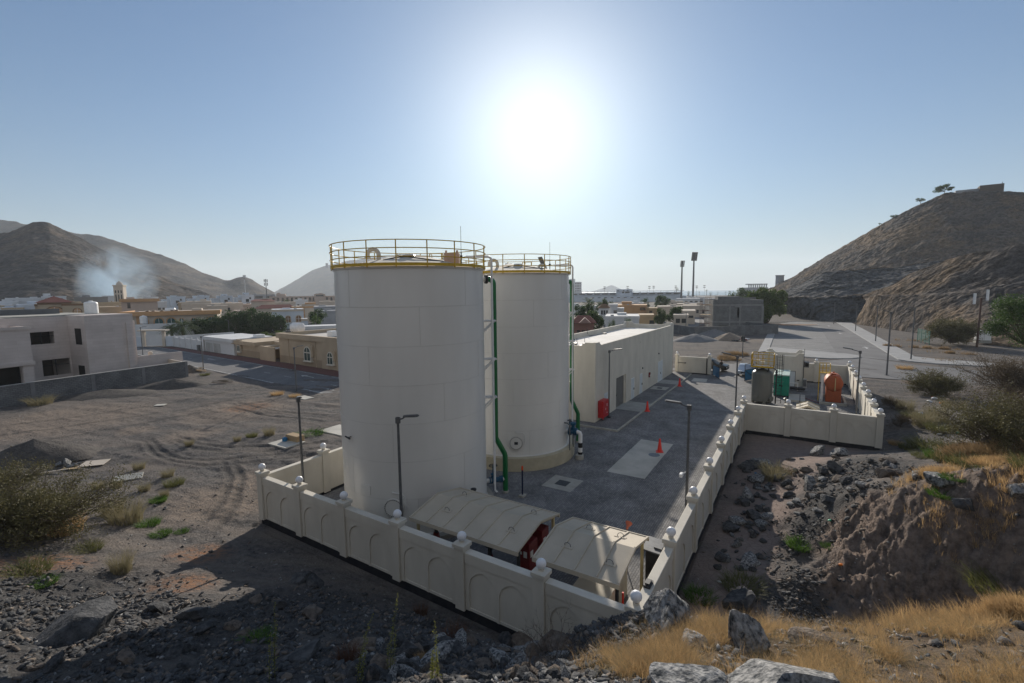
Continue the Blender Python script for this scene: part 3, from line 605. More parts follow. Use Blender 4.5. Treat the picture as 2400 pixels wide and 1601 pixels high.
    if flip: b = MB(); b.T = Matrix.Translation(c0 + o_ * .165) @ Matrix.Rotation(rad(ma + 90), 4, 'Z'); b.box(-.12, .12, -.01, .01, -.09, .09); b.build('plate', M['darksteel'], mh)
    b = MB(); b.tube([c0 + s * (-.05) + Vector((0, 0, .72)), c0 + o_ * .12 + s * .0 + Vector((0, 0, .75)), c0 + o_ * .14 + s * .45 + Vector((0, 0, .7)), c0 + o_ * .14 + s * .58 + Vector((0, 0, .55)), c0 + o_ * .1 + s * .58 + Vector((0, 0, -.05))], .03, 8); b.build('davit_arm', M['tank'], root)
    # blue gate valve between shell and overflow pipe
    b = MB(); z = .95; b.tube([pol(TR - .1, a, z), pol(TR + 1.3, a, z)], .12, 12); b.build('drain_pipe', M['white'], root)
    b = MB()
    for q in (.3, .42, .62, .95, 1.05): b.tube([pol(TR + q, a, z), pol(TR + q + .06, a, z)], .2, 16)
    b.tube([pol(TR + .42, a, z), pol(TR + 1.05, a, z)], .15, 12); b.lathe([(.14, 0), (.12, .3), (.16, .34), (.16, .4), (.05, .44), (.04, .9)], pol(TR + .55, a, z), 12)
    vb = b.build('gate_valve', M['valve'], root)
    b = MB(); p = pol(TR + .55, a, z + .88); b.ring(p[:2], .24, .022, p[2], 20, 6); b.tube([(p[0] - .24, p[1], p[2]), (p[0] + .24, p[1], p[2])], .018, 6); b.tube([(p[0], p[1] - .24, p[2]), (p[0], p[1] + .24, p[2])], .018, 6); b.build('handwheel', M['darksteel'], vb)
    extra(root, pol)
    return root
def near_extra(root, pol):
    a = -57
    b = MB(); b.tube([pol(TR - .05, a - 9, 2.05), pol(TR + .5, a - 9, 2.05)], .07, 10); b.lathe([(.11, -.1), (.14, 0), (.11, .1)], pol(TR + .25, a - 9, 2.05), 10); b.tube([pol(TR + .5, a - 9, 2.05), pol(TR + .53, a - 9, 2.05)], .15, 14); b.build('red_valve', M['red'], root)
    b = MB(); b.tube([pol(TR - .05, -38, 1.6), pol(TR + .7, -38, 1.6)], .09, 10); b.lathe([(.1, 0), (.18, .1), (.2, .25), (.1, .42), (.15, .5), (.15, .56), (.02, .6)], pol(TR + .4, -38, 1.6), 12); b.lathe([(.1, 0), (.16, .08), (.15, .3), (.03, .36)], pol(TR + .7, -42, 1.5), 12)
    b.tube([pol(TR + .7, -42, 1.7), pol(TR + .3, -38, 2.0)], .09, 10); b.build('motor_valve', M['darksteel'], root)
    b = MB(); b.T = Matrix.Rotation(rad(-118), 4, 'Z'); b.box(TR - .005, TR + .02, -.3, .3, 2.3, 2.75); b.build('data_plate', M['tank'], root)
    b = MB(); b.tube([pol(TR, -132, 5.0), pol(TR + .22, -132, 5.0)], .03, 6); b.tube([pol(TR + .2, -135, 5.02), pol(TR + .2, -129, 4.98)], .04, 6); b.build('sample_tap', M['darksteel'], root)
def far_extra(root, pol):
    a = -24
    b = MB(); b.tube([pol(TR - .05, a, 2.05), pol(TR + .85, a, 2.05), pol(TR + .98, a, 2.0), pol(TR + 1.03, a, 1.88), pol(TR + 1.03, a, .15)], .15, 14); ip = b.build('inlet_pipe', M['white'], root)
    b = MB(); b.tube([pol(TR + 1.03, a, .12), pol(TR + 1.03, a, .62)], .158, 14); b.tube([pol(TR + 1.03, a, .95), pol(TR + 1.03, a, 1.3)], .158, 14); b.build('black_band', M['black'], ip)
    b = MB(); b.tube([pol(TR + .2, a, 2.05), pol(TR + .75, a, 2.05)], .19, 14)
    for q in (.18, .3, .62, .74): b.tube([pol(TR + q, a, 2.05), pol(TR + q + .05, a, 2.05)], .27, 18)
    b.lathe([(.13, 0), (.11, .3), (.2, .34), (.22, .5), (.05, .55)], pol(TR + .5, a, 2.2), 12); b.build('inlet_valve', M['valve'], root)
    b = MB(); z0 = .7
    for da in (-6.5, 4): b.tube([pol(TR + .02, a + da, 2.75), pol(TR + .25, a + da, 2.75), pol(TR + .42, a + da, 2.6), pol(TR + .42, a + da, .85), pol(TR + .3, a + da, .7), pol(TR + .02, a + da, .7)], .05, 8)
    b.build('guard_frame', M['pole'], root)
    b = MB(); b.lathe([(.3, 0), (.3, .3), (.2, .35)], pol(TR + .98, a, .1), 10); b.build('pipe_support', M['concrete'], root)
storage_tank('near cream storage tank on a low base with a pink instrument box on its roof', -5.38, 25.44, .35, 18.5, False, 0, near_extra)
storage_tank('far cream storage tank on a tall beige concrete base behind the near one', .3, 34.5, 1.0, 20.5, True, 5, far_extra)
# ---- pump house
root = thing('pump_house', 'long cream flat roofed pump house with roller door and notched parapet corners', 'building', PL(26.0, 11.6, .0))
Lh, Wh = 29.5, 6.9
b = MB()
b.box(0, Lh, .3, Wh, -.2, 6.5)                                 # body behind the front skin
b.box(0, 5.55, 0, .3, -.2, 6.5); b.box(8.6, Lh, 0, .3, -.2, 6.5); b.box(5.55, 8.6, 0, .3, 3.35, 6.5)
for z in (3.42, 3.74):                                         # string lines
    b.box(-.012, Lh + .012, -.012, Wh + .012, z, z + .035)
wl = b.build('wall', M['cream'], root, smooth=False)
b = MB()
def parapet(ax, n0, n1, o0, o1, L_):
    poly = [(n0, 6.497), (n1, 6.497), (n1, 7.42), (n1 - .95, 7.42), (n1 - 1.35, 7.12), (n0 + 1.35, 7.12), (n0 + .95, 7.42), (n0, 7.42)]
    b.extr(poly, ax, o0, o1)
parapet('y', 0, Lh, 0, .24, 0); parapet('y', 0, Lh, Wh - .24, Wh, 0)
parapet('x', .003, Wh - .003, .003, .24, 0); parapet('x', .003, Wh - .003, Lh - .24, Lh - .003, 0)
b.build('parapet', M['cream'], root, smooth=False)
b = MB(); b.box(.24, Lh - .24, .24, Wh - .24, 6.45, 6.55); b.build('roof', M['roofwhite'], root, smooth=False)
b = MB(); b.box(5.56, 8.3, .2, .28, .25, 3.34)
for k in range(14): b.box(5.56, 8.3, .185, .2, .3 + .21 * k, .46 + .21 * k)
rd = b.build('roller_door', M['greydoor'], root, smooth=False)
b = MB(); b.box(8.3, 8.595, .1, .29, .25, 3.34); b.build('door_jamb', M['cream'], rd, smooth=False)
b = MB(); b.ball((6.0, .15, 1.55), .07, 10, 6); b.build('handle', M['black'], rd)
def leafdoor(x0, x1, z1, dbl):
    b = MB(); b.box(x0, x1, -.03, .02, .25, z1); d = b.build('door', M['whitedoor'], root, smooth=False)
    b = MB()
    for q in (x0 - .05, x1): b.box(q, q + .05, -.045, .01, .25, z1 + .05)
    b.box(x0, x1, -.045, .01, z1, z1 + .05)
    if dbl: b.box((x0 + x1) / 2 - .02, (x0 + x1) / 2 + .02, -.045, -.03, .25, z1); b.box(x0, x1, -.042, -.03, 1.3, 1.34)
    b.build('frame', M['white'], d, smooth=False)
    b = MB(); b.box((x1 - .16) if not dbl else (x0 + x1) / 2 + .06, (x1 - .1) if not dbl else (x0 + x1) / 2 + .1, -.09, -.03, 1.2, 1.42); b.build('handle', M['darksteel'], d)
leafdoor(10.3, 11.35, 2.5, False); leafdoor(13.4, 14.4, 2.5, False); leafdoor(21.3, 23.6, 2.85, True)
b = MB(); b.box(2.2, 3.15, -.035, .01, 1.35, 2.45); b.build('wall_panel', M['whitedoor'], root, smooth=False)
for x in (7.0, 13.6, 22.3):
    b = MB(); b.T = Matrix.Translation((x, 0, 6.22)) @ Matrix.Rotation(math.pi / 2, 4, 'X'); b.lathe([(.13, -.01), (.13, .025), (.10, .03), (.01, .01)], n=16); b.build('vent', M['cream'], root)
for x, z in ((14.5, 3.1), (21.6, 3.95)):
    b = MB(); b.T = Matrix.Translation((x, -.02, z)) @ Matrix.Rotation(math.pi / 2, 4, 'X'); b.lathe([(.09, -.02), (.1, .05), (.02, .09)], n=10); b.build('wall_lamp', M['black'], root)
b = MB(); b.lathe([(.35, 0), (.35, .08), (.2, .12), (.2, .3), (.26, .34), (.22, .5), (.02, .55)], (.9, 1.7, 6.55), 14); b.box(.35, .55, 1.2, 1.4, 6.55, 7.3); b.box(.6, .8, 2.1, 2.3, 6.55, 7.25); b.build('roof_vent', M['pole'], root)
b = MB(); b.tube([(5.2, 5.2, 6.5), (5.2, 5.2, 8.1)], .035, 6); b.tube([(5.9, 4.8, 6.5), (5.9, 4.8, 6.95), (6.2, 4.8, 7.0), (6.2, 4.8, 6.7)], .04, 6); b.tube([(6.4, 4.6, 6.5), (6.4, 4.6, 7.1)], .03, 6); b.box(5.8, 6.5, 4.55, 5.05, 6.55, 6.62); b.tube([(8, 4.4, 6.5), (8, 4.4, 6.95)], .025, 6); b.build('roof_pipe', M['darksteel'], root)
b = MB(); b.tube([(13.5, 6.4, 6.9), (13.5, 6.4, 7.6)], .03, 6); b.tube([(13.6, 6.2, 6.65), (17.5, 5.9, 6.6)], .03, 6); b.box(17.5, 18.2, 5.7, 6.0, 6.55, 6.68); b.build('roof_conduit', M['darksteel'], root)
b = MB(); b.box(.62, 2.0, -.52, -.03, .55, 2.05); b.bbox(.6, 2.02, -.54, -.02, 2.05, 2.09, .01); b.box(1.25, 1.4, -.3, -.2, .25, .55)
t = tag(b.build('fire_hose_cabinet', M['red'], M=PL(26, 11.6)), 'tall red fire hose cabinet against the corner of the pump house', 'fire cabinet')
b = MB(); b.box(.66, 1.28, -.535, -.52, .6, 2.0); b.box(1.32, 1.96, -.535, -.52, .6, 2.0); dd = b.build('door', M['red'], t, smooth=False)
b = MB(); b.box(1.2, 1.25, -.56, -.535, 1.2, 1.4); b.box(1.5, 1.62, -.54, -.535, 1.5, 1.75); b.box(1.5, 1.65, -.54, -.535, .85, .95); b.build('marking', M['white'], dd, smooth=False)
b = MB(); b.box(17.1, 17.4, -.14, -.01, 1.6, 2.05); b.lathe([(.12, 0), (.12, .12), (.03, .14)], (17.25, -.1, 2.05), 12)
t = tag(b.build('fire_alarm_bell', M['darkred'], M=PL(26, 11.6)), 'small dark red fire alarm box on the pump house wall beside the double doors', 'alarm')
b = MB(); b.box(17.16, 17.34, -.145, -.135, 1.72, 1.85); b.build('label_plate', M['white'], t, smooth=False)
# ---- lamp posts in and beside the plant
def lamp_post(Mx, h, arm, label, group, dark=True, cat='lamp post', r=.075):
    root = thing('lamp_post', label, cat, Mx, group)
    b = MB(); b.tube([(0, 0, 0), (0, 0, h)], r, 10, r1=r * .72); b.lathe([(r * 1.5, h - .25), (r * 1.5, h)], n=10); b.build('post', M['pole'], root)
    b = MB(); b.bbox(-.2, .2, -.2, .2, -.05, .06, .015); b.build('base_plate', M['concrete'] if not dark else M['darksteel'], root)
    b = MB(); b.tube([(0, 0, h - .1), (.25, 0, h - .02), (arm * .45, 0, h + .06)], .032, 8)
    b.build('arm', M['pole'], root)
    b = MB(); pts = [(-.02, .05), (.1, .11), (.62, .13), (.74, .07), (.74, -.07), (.62, -.13), (.1, -.11), (-.02, -.05)]
    b.T = Matrix.Translation((arm * .4, 0, h + .05)) @ Matrix.Rotation(rad(-7), 4, 'Y'); b.prism(pts, 0, .05); b.prism([(p[0] * .94 + .02, p[1] * .8) for p in pts], .05, .08)
    b.build('lamp_head', M['pole'], root)
    return root
LG = 'lamp posts inside the plant'
rt = lambda a: rad(a)
lp = lamp_post(PL(1.5, 11.04, .1, rt(-80)), 6.5, .8, 'grey lamp post in front of the near tank', LG)
lamp_post(PL(1.87, 18.66, .1, rt(-120)), 6.5, .8, 'grey lamp post at the left end of the yard beside the near tank', LG)
lamp_post(PL(9.9, .55, .1, rt(110)), 6.5, .9, 'grey lamp post standing by the right wall near the white slab', LG)
lamp_post(PL(29.1, .55, .1, rt(75)), 6.5, 1.4, 'grey lamp post by the wall corner in front of the grey vessel', LG)
lamp_post(PL(37.1, -8.2, .1, rt(75)), 6.5, 1.3, 'grey lamp post beside the orange fuel tank', LG)
lamp_post(PL(28.3, 11.15, .25, rt(-85)), 6.3, 1.1, 'grey lamp post on the raised pavement next to the red cabinet', LG)
b = MB(); b.tube([(0, 0, 0), (-.3, .1, 0)], .03, 6); b.T = Matrix.Translation((-.42, .12, .0)); b.bbox(-.22, .12, -.07, .07, -.07, .08, .02)
tag(b.build('security_camera', M['white'], M=PL(9.95, .62, 3.3)), 'white security camera on the lamp post near the right wall', 'camera')
# ---- traffic cones
def cone(l, w_, z, label, s=1.0):
    root = thing('traffic_cone', label, 'cone', PL(l, w_, z, R.uniform(0, 1)), 'red traffic cones')
    b = MB(); b.lathe([(.185, .04), (.175, .06), (.06, .97), (.04, 1.0), (.01, 1.0)], n=20); b.build('body', M['coneor'], root)
    b = MB(); b.bbox(-.26, .26, -.26, .26, 0, .045, .015); b.build('base', M['black'] if s == 2 else M['coneor'], root)
cone(21.48, 4.74, .108, 'red traffic cone beside the manhole cover on the white slab')
cone(32.9, 8.85, .1, 'red traffic cone at the kerb in front of the roller door')
cone(47.0, 8.8, .1, 'farthest red traffic cone, at the kerb by the double doors')
root = thing('bollard', 'thin dark blue bollard post with orange tip between the two tanks', 'bollard', PL(9.8, 9.66, .1))
b = MB(); b.tube([(0, 0, .1), (0, 0, 1.75)], .05, 10); b.build('post', mat('navy_paint', (.012, .018, .05), None, 4, .5), root)
b = MB(); b.lathe([(.058, 1.6), (.062, 1.7), (.05, 1.82), (.02, 1.84)], n=12); b.build('tip', mat('orange_tip', (.75, .09, .02), None, 4, .4), root)
b = MB(); b.bbox(-.2, .2, -.16, .16, 0, .12, .02); b.build('base', M['concrete'], root)
# ---- canopies over the pumps by the front wall
def canopy(label, w0, w1, ribs, handles):
    root = thing('pump_canopy', label, 'canopy', PL(0, 0), 'pump canopies')
    E, Fd, Bk = (1.15, 2.42), (2.95, 2.80), (4.6, 2.42)
    b = MB()
    for p, q in ((E, Fd), (Fd, Bk)):
        b.add([(p[0], w0, p[1]), (p[0], w1, p[1]), (q[0], w1, q[1]), (q[0], w0, q[1]), (p[0], w0, p[1] - .03), (p[0], w1, p[1] - .03), (q[0], w1, q[1] - .03), (q[0], w0, q[1] - .03)], [(3, 2, 1, 0), (4, 5, 6, 7), (0, 1, 5, 4), (2, 3, 7, 6), (1, 2, 6, 5), (3, 0, 4, 7)])
    rf = b.build('roof_panel', M['panel'], root, smooth=False)
    b = MB()
    for k in range(ribs + 1):
        y = w0 + (w1 - w0) * k / ribs; y = min(max(y, w0 + .04), w1 - .04)
        for p, q in ((E, Fd), (Fd, Bk)):
            b.add([(p[0], y - .035, p[1]), (p[0], y + .035, p[1]), (q[0], y + .035, q[1]), (q[0], y - .035, q[1]), (p[0], y - .03, p[1] + .05), (p[0], y + .03, p[1] + .05), (q[0], y + .03, q[1] + .05), (q[0], y - .03, q[1] + .05)], [(4, 7, 6, 5), (0, 4, 5, 1), (2, 6, 7, 3), (1, 5, 6, 2), (3, 7, 4, 0)])
    b.build('rib', M['panel'], rf, smooth=False)
    b = MB(); b.box(E[0] - .06, E[0], w0, w1, E[1] - .14, E[1] + .03); b.box(Bk[0], Bk[0] + .06, w0, w1, Bk[1] - .14, Bk[1] + .03); b.build('gutter', M['panel'], root, smooth=False)
    for y in (w0 + .18, w1 - .18):
        for x in (1.45, 4.35): b = MB(); b.box(x - .05, x + .05, y - .05, y + .05, .1, 2.46 if x < 2 else 2.46); b.build('post', M['post_y'] if (x > 2) == (y < (w0 + w1) / 2) else M['darksteel'], root, smooth=False)
        b = MB(); b.extr([(1.25, 2.36), (2.95, 2.72), (4.5, 2.36), (4.5, 2.29), (2.95, 2.64), (1.25, 2.29)], 'y', y - .03, y + .03); b.build('rafter', M['post_y'], root, smooth=False)
    for x, y in handles:
        z = (E[1] + (Fd[1] - E[1]) * (x - E[0]) / (Fd[0] - E[0])) if x < Fd[0] else (Fd[1] + (Bk[1] - Fd[1]) * (x - Fd[0]) / (Bk[0] - Fd[0]))
        sl = math.atan2(.38, 1.8) * (1 if x < Fd[0] else -1)
        b = MB(); b.T = Matrix.Translation((x, y, z + .01)) @ Matrix.Rotation(-sl, 4, 'Y'); b.box(-.1, .1, -.22, .22, 0, .012); b.build('handle_plate', M['panel'], rf, smooth=False); T_ = b.T; b = MB(); b.T = T_; b.tube([(0, -.13, 0), (.02, -.1, .11), (.03, 0, .15), (.02, .1, .11), (0, .13, 0)], .013, 6); b.build('handle', M['pole'], rf)
canopy('longer beige pump canopy of six panels over dark red pump cabinets', 4.75, 10.18, 6, [(2.1, 8.9), (2.05, 5.6), (3.7, 9.2), (3.75, 5.55)])
canopy('shorter beige pump canopy of four panels nearest the wall corner', .9, 4.14, 4, [(2.1, 3.2), (1.9, 1.5), (3.7, 3.0), (3.75, 1.75)])
root = thing('pump_cabinet', 'dark red pump control cabinet under the end of the long canopy', 'cabinet', PL(0, 0))
b = MB(); b.bbox(2.3, 3.0, 4.95, 5.5, .3, 2.1, .02); b.box(2.4, 2.5, 5, 5.1, .1, .3); b.box(2.8, 2.9, 5.3, 5.4, .1, .3); b.build('body', M['darkred'], root)
b = MB(); b.box(2.285, 2.3, 5.05, 5.2, 1.5, 1.75); b.box(2.285, 2.3, 5.28, 5.42, 1.6, 1.72); b.box(2.4, 2.6, 4.935, 4.95, 1.5, 1.75); b.build('gauge', M['white'], root, smooth=False)
root = thing('pump_cabinet', 'second dark red pump cabinet behind the first under the long canopy', 'cabinet', PL(0, 0))
b = MB(); b.bbox(3.3, 3.9, 4.9, 5.5, .3, 2.2, .02); b.box(3.4, 3.5, 5, 5.1, .1, .3); b.build('body', M['darkred'], root)
b = MB(); b.box(3.4, 3.6, 4.885, 4.9, 1.6, 1.85); b.box(3.65, 3.8, 4.885, 4.9, 1.3, 1.45); b.build('gauge', M['white'], root, smooth=False)
for i, (l_, w_, lb) in enumerate(((2.2, 9.2, 'red fire pump under the left end of the long canopy'), (2.0, 7.4, 'red fire pump under the middle of the long canopy'), (1.9, 6.1, 'red fire pump nearest the cabinets under the long canopy'))):
    root = thing('fire_pump', lb, 'pump', PL(l_, w_, .1), 'red fire pumps under the long canopy')
    b = MB(); b.tube([(0, -.6, .6), (0, .3, .6)], .24, 14); b.lathe([(.3, .2), (.34, .55), (.2, .9), (.12, 1.3)], (0, .45, 0), 14); b.build('motor', M['darkred'], root)
    b = MB(); b.tube([(0, .45, 1.2), (0, .45, 1.55), (.5, .45, 1.6)], .09, 10); b.ring((0, .45), .2, .02, 1.72, 14, 5); b.build('pipe', M['darksteel'], root)
    b = MB(); b.bbox(-.35, .35, -.75, .75, 0, .3, .02); b.build('skid', M['concrete'], root)
root = thing('low_tank_wall', 'low pale rendered enclosure wall under the short canopy', 'wall', PL(0, 0))
b = MB(); b.box(1.75, 4.2, 1.6, 3.0, .1, 1.15); b.build('body', M['cream'], root, smooth=False)
b = MB(); b.bbox(.9, 1.3, 1.5, 2.9, .1, 1.0, .02); b.build('step', M['cream'], root)
b = MB(); b.prism([(.4, .4), (4.6, .4), (4.6, 1.1), (.4, 1.1)], .09, .125); tag(b.build('concrete_pad', M['slab'], M=TC, smooth=False), 'pale concrete pad beside the short canopy by the wall corner', 'slab')
b = MB(); b.tube([(2.6, 1.25, .1), (2.6, 1.25, 1.2)], .04, 8); b.tube([(2.6, 1.25, .3), (2.3, 1.2, .3)], .04, 8); t = tag(b.build('standpipe', M['coneor'], M=TC), 'thin red standpipe at the corner under the short canopy', 'pipe')
b = MB(); b.tube([(1.7, 1.1, .1), (1.7, 1.1, 1.0), (1.9, 1.1, 1.1)], .04, 8); tag(b.build('standpipe', M['green'], M=TC), 'thin green standpipe at the corner under the short canopy', 'pipe')
root = thing('horn_speaker', 'orange horn loudspeaker on a pole behind the short canopy', 'loudspeaker', PL(5.72, 2.09, .1))
b = MB(); b.tube([(0, 0, 0), (0, 0, 1.9)], .03, 8); b.build('pole', M['pole'], root)
b = MB(); b.T = Matrix.Translation((0, 0, 1.98)) @ Matrix.Rotation(rad(60), 4, 'Y'); b.lathe([(.04, -.15), (.05, -.08), (.06, 0), (.14, .14), (.15, .17), (.02, .09)], n=18); b.build('horn', mat('horn_orange', (.62, .16, .08), (.5, .13, .07), 5, .5), root)
root = thing('switch_cabinet', 'grey metal switch cabinet standing against the right wall', 'cabinet', PL(4.9, .62, .1))
b = MB(); b.box(-.45, .45, -.4, .35, 0, 1.85); b.build('body', M['darksteel'], root, smooth=False)
b = MB(); b.T = Matrix.Translation((0, 0, 1.87)) @ Matrix.Rotation(rad(4), 4, 'X'); b.bbox(-.55, .55, -.5, .5, 0, .05, .01); b.box(-.25, .0, -.2, .1, .05, .1); b.build('lid', M['pole'], root)
b = MB(); b.box(-.2, .2, -.1, .12, 0, .09); b.box(-.14, .14, -.06, .08, .09, .14); tag(b.build('floodlight_stub', M['darksteel'], M=PL(1.5, .05, 2.5)), 'small dark fitting lying on the coping near the wall corner', 'fitting')
for l_, w_, lb in ((13.4, .12, 'small dark lamp bracket on the right wall near the lamp post'),):
    b = MB(); b.box(-.06, .06, 0, .2, 0, .5); tag(b.build('wall_bracket', M['darksteel'], M=PL(17.4, .16, 1.6)), lb, 'bracket')
# ------------------------------------------------------------------ right hand yard: vessel, generator, fuel tank, substation, gate
root = thing('pressure_vessel', 'upright grey pressure vessel with a yellow guard platform on top', 'tank', PL(42.3, -.52, .1))
r = .98
b = MB(); pr = [(r, .3), (r, 3.05)] + [(r * math.cos(q), 3.05 + .55 * math.sin(q)) for q in [math.pi / 2 * k / 8 for k in range(1, 8)]] + [(.02, 3.6)]; b.lathe([(.2, .15), (r * .9, .18)] + pr, n=48)
b.build('shell', M['vessel'], root)
for a in (20, 110, 200, 290):
    b = MB(); b.bbox(-.14, .14, -.14, .14, 0, .8, .02); b.build('leg', M['vessel'], root, Matrix.Rotation(rad(a), 4, 'Z') @ Matrix.Translation((.82, 0, 0)))
b = MB(); b.T = Matrix.Rotation(rad(155), 4, 'Z'); b.tube([(.9, .0, .75), (1.2, 0, .75)], .12, 12); b.tube([(1.18, 0, .75), (1.24, 0, .75)], .2, 14); b.T = Matrix.Rotation(rad(235), 4, 'Z'); b.tube([(.9, 0, .6), (1.15, 0, .6)], .2, 14); b.tube([(1.13, 0, .6), (1.2, 0, .6)], .28, 16); b.T = None; b.build('nozzle', M['vessel'], root)
b = MB(); b.T = Matrix.Rotation(rad(170), 4, 'Z'); b.box(.97, 1.0, -.13, .13, 2.05, 2.3); b.build('name_plate', M['vessel'], root, smooth=False)
gd = MB(); x0, x1, y0, y1, zf = -1.0, 1.0, -1.02, 1.02, 3.85
for z in (zf + .02, zf + .7, zf + 1.35):
    gd.tube([(x0, y0, z), (x1, y0, z)], .03, 6); gd.tube([(x1, y0, z), (x1, y1, z)], .03, 6); gd.tube([(x1, y1, z), (x0, y1, z)], .03, 6); gd.tube([(x0, y1, z), (x0, y0, z)], .03, 6)
for k in range(5):
    f = k / 4; 
    for p in ((x0 + f * 2, y0), (x0 + f * 2, y1), (x0, y0 + f * 2.04), (x1, y0 + f * 2.04)): gd.tube([(p[0], p[1], zf), (p[0], p[1], zf + 1.35)], .026, 6)
gd.box(x0, x1, y0 - .01, y0 + .01, zf, zf + .14); gd.box(x0 - .01, x0 + .01, y0, y1, zf, zf + .14); gd.box(x0, x1, y1 - .01, y1 + .01, zf, zf + .14)
gd.build('guard_rail', M['yellow'], root)
b = MB(); b.box(-1, 1, -1, 1, 3.8, 3.86)
for a, c in ((-.7, -.6), (.7, -.6), (-.7, .6), (.7, .6)): b.tube([(a * .8, c * .8, 3.2), (a, c, 3.82)], .05, 6)
b.lathe([(.2, 3.5), (.2, 3.8)], n=12); b.build('platform', M['darksteel'], root)
lad = MB(); ly = -1.55
for y in (ly - .22, ly + .22): lad.tube([(-.05, y, .1), (-.05, y, 5.2)], .03, 6)
for k in range(16): lad.tube([(-.05, ly - .22, .4 + .3 * k), (-.05, ly + .22, .4 + .3 * k)], .018, 5)
la = lad.build('ladder', M['darksteel'], root)
cg = MB()
for z in (2.4, 2.95, 3.5, 4.2, 5.2):
    cg.tube([(-.05 - .0, ly - .36, z)] + [(-.05 - .7 * math.sin(q), ly - .36 * math.cos(q), z) for q in [math.pi * k / 10 for k in range(1, 10)]] + [(-.05, ly + .36, z)], .02, 5)
for k in range(1, 10, 2): q = math.pi * k / 10; cg.tube([(-.05 - .7 * math.sin(q), ly - .36 * math.cos(q), 3.5), (-.05 - .7 * math.sin(q), ly - .36 * math.cos(q), 5.2)], .02, 5)
cg.tube([(-.75, ly, 2.4), (-.75, ly, 5.2)], .018, 5)
cg.build('safety_cage', M['darksteel'], la)
b = MB(); b.tube([(-.5, -1.3, .1), (-.5, -1.3, 3.6), (-.2, -.7, 3.9)], .06, 8); b.lathe([(.12, 0), (.12, .2)], (-.5, -1.3, 3.0), 10); b.lathe([(.14, 0), (.08, .2), (.14, .3)], (-.5, -1.3, 3.3), 10); b.tube([(-.5, -1.3, 2.1), (-.1, -1.0, 2.1)], .04, 6); b.tube([(-.5, -1.3, 1.2), (-.1, -1.0, 1.2)], .04, 6); b.build('vent_pipe', M['darksteel'], root)
root = thing('generator', 'green generator housing with a pale top behind the grey vessel', 'generator', PL(46.3, -2.17, .1))
b = MB(); b.box(0, 3.9, -.73, .73, .12, 2.35); b.build('housing', M['teal'], root, smooth=False)
b = MB(); b.bbox(-.03, 3.93, -.76, .76, 2.35, 2.45, .02); b.build('top', mat('pale_green_top', (.55, .66, .58), (.45, .55, .48), 2, .5), root)
b = MB()
b.box(-.02, 0, -.69, -.03, .2, 2.28); b.box(-.02, 0, .03, .69, .2, 2.28); dr = b.build('door', M['teal'], root, smooth=False)
b = MB(); b.box(-.05, -.02, .06, .2, 1.2, 1.35); b.box(-.05, -.02, -.12, -.04, 1.1, 1.3); b.build('latch', M['black'], dr, smooth=False)
b = MB(); b.box(.2, 3.7, -.7, .7, 0, .12); b.build('skid', M['darksteel'], root, smooth=False)
root = thing('substation', 'small cream substation building with notched parapet behind the generator', 'building', PL(53.3, -4.2, .1))
b = MB(); b.box(0, 3.75, 0, 4.1, -.2, 3.3); b.build('wall', M['cream'], root, smooth=False)
b = MB()
for o0, o1 in ((0, .2), (3.55, 3.75)): b.extr([(0, 3.297), (4.1, 3.297), (4.1, 4.1), (3.55, 4.1), (3.2, 3.72), (.9, 3.72), (.55, 4.1), (0, 4.1)], 'x', o0, o1)
for o0, o1 in ((.003, .2), (3.9, 4.097)): b.extr([(.003, 3.297), (3.747, 3.297), (3.747, 4.097), (3.2, 4.097), (2.9, 3.717), (.85, 3.717), (.55, 4.097), (.003, 4.097)], 'y', o0, o1)
b.build('parapet', M['cream'], root, smooth=False)
b = MB(); b.box(.2, 3.55, .2, 3.9, 3.25, 3.35); b.build('roof', M['roofwhite'], root, smooth=False)
b = MB(); b.box(-.03, .02, .82, 1.36, .02, 1.85); d = b.build('door', M['whitedoor'], root, smooth=False)
b = MB(); b.box(-.045, 0, .76, .82, .0, 1.9); b.box(-.045, 0, 1.36, 1.42, 0, 1.9); b.box(-.045, 0, .82, 1.36, 1.85, 1.9); b.build('frame', M['pole'], d, smooth=False)
b = MB(); b.T = Matrix.Translation((0, 1.2, 3.2)) @ Matrix.Rotation(-math.pi / 2, 4, 'Y'); b.lathe([(.15, -.01), (.15, .03), (.11, .03), (.01, .01)], n=16); b.build('vent', M['cream'], root)
b = MB(); b.box(-.1, .0, .35, .6, .75, .85); b.build('socket_box', M['black'], root, smooth=False)
b = MB(); b.box(-.08, .02, -.075, -.0, .1, 3.3); b.tube([(-.04, -.04, 3.3), (-.04, -.04, 4.7)], .025, 6); b.build('downpipe', M['darksteel'], root)
root = thing('air_conditioner', 'dark outdoor air conditioning unit on the side of the substation', 'air conditioner', PL(53.9, -4.62, 2.5))
b = MB(); b.bbox(-.35, .45, -.16, .34, 0, .62, .02); b.build('case', M['pole'], root)
b = MB(); b.T = Matrix.Translation((-.355, .08, .31)) @ Matrix.Rotation(-math.pi / 2, 4, 'Y'); b.lathe([(.2, 0), (.2, .012), (.02, .012)], n=16); b.build('fan_grille', M['black'], root)
root = thing('meter_box', 'pale grey meter box standing at the corner of the substation', 'box', PL(52.9, -4.42, .1))
b = MB(); b.bbox(-.2, .2, -.2, .2, 0, 1.1, .02); b.build('case', mat('pale_grey', (.42, .42, .40), None, 3, .6), root)
b = MB(); b.box(-.215, -.2, -.16, .16, .2, 1.02); b.build('door', M['pole'], root, smooth=False)
root = thing('pipe_rack', 'white pipe frame over dark pipes between generator and substation', 'pipework', PL(50.6, -3.3, .1))
b = MB()
for y in (-.42, .42): b.box(-.06, .06, y - .05, y + .05, 0, .85)
b.box(-.06, .06, -.47, .47, .85, .95); b.build('frame', M['white'], root, smooth=False)
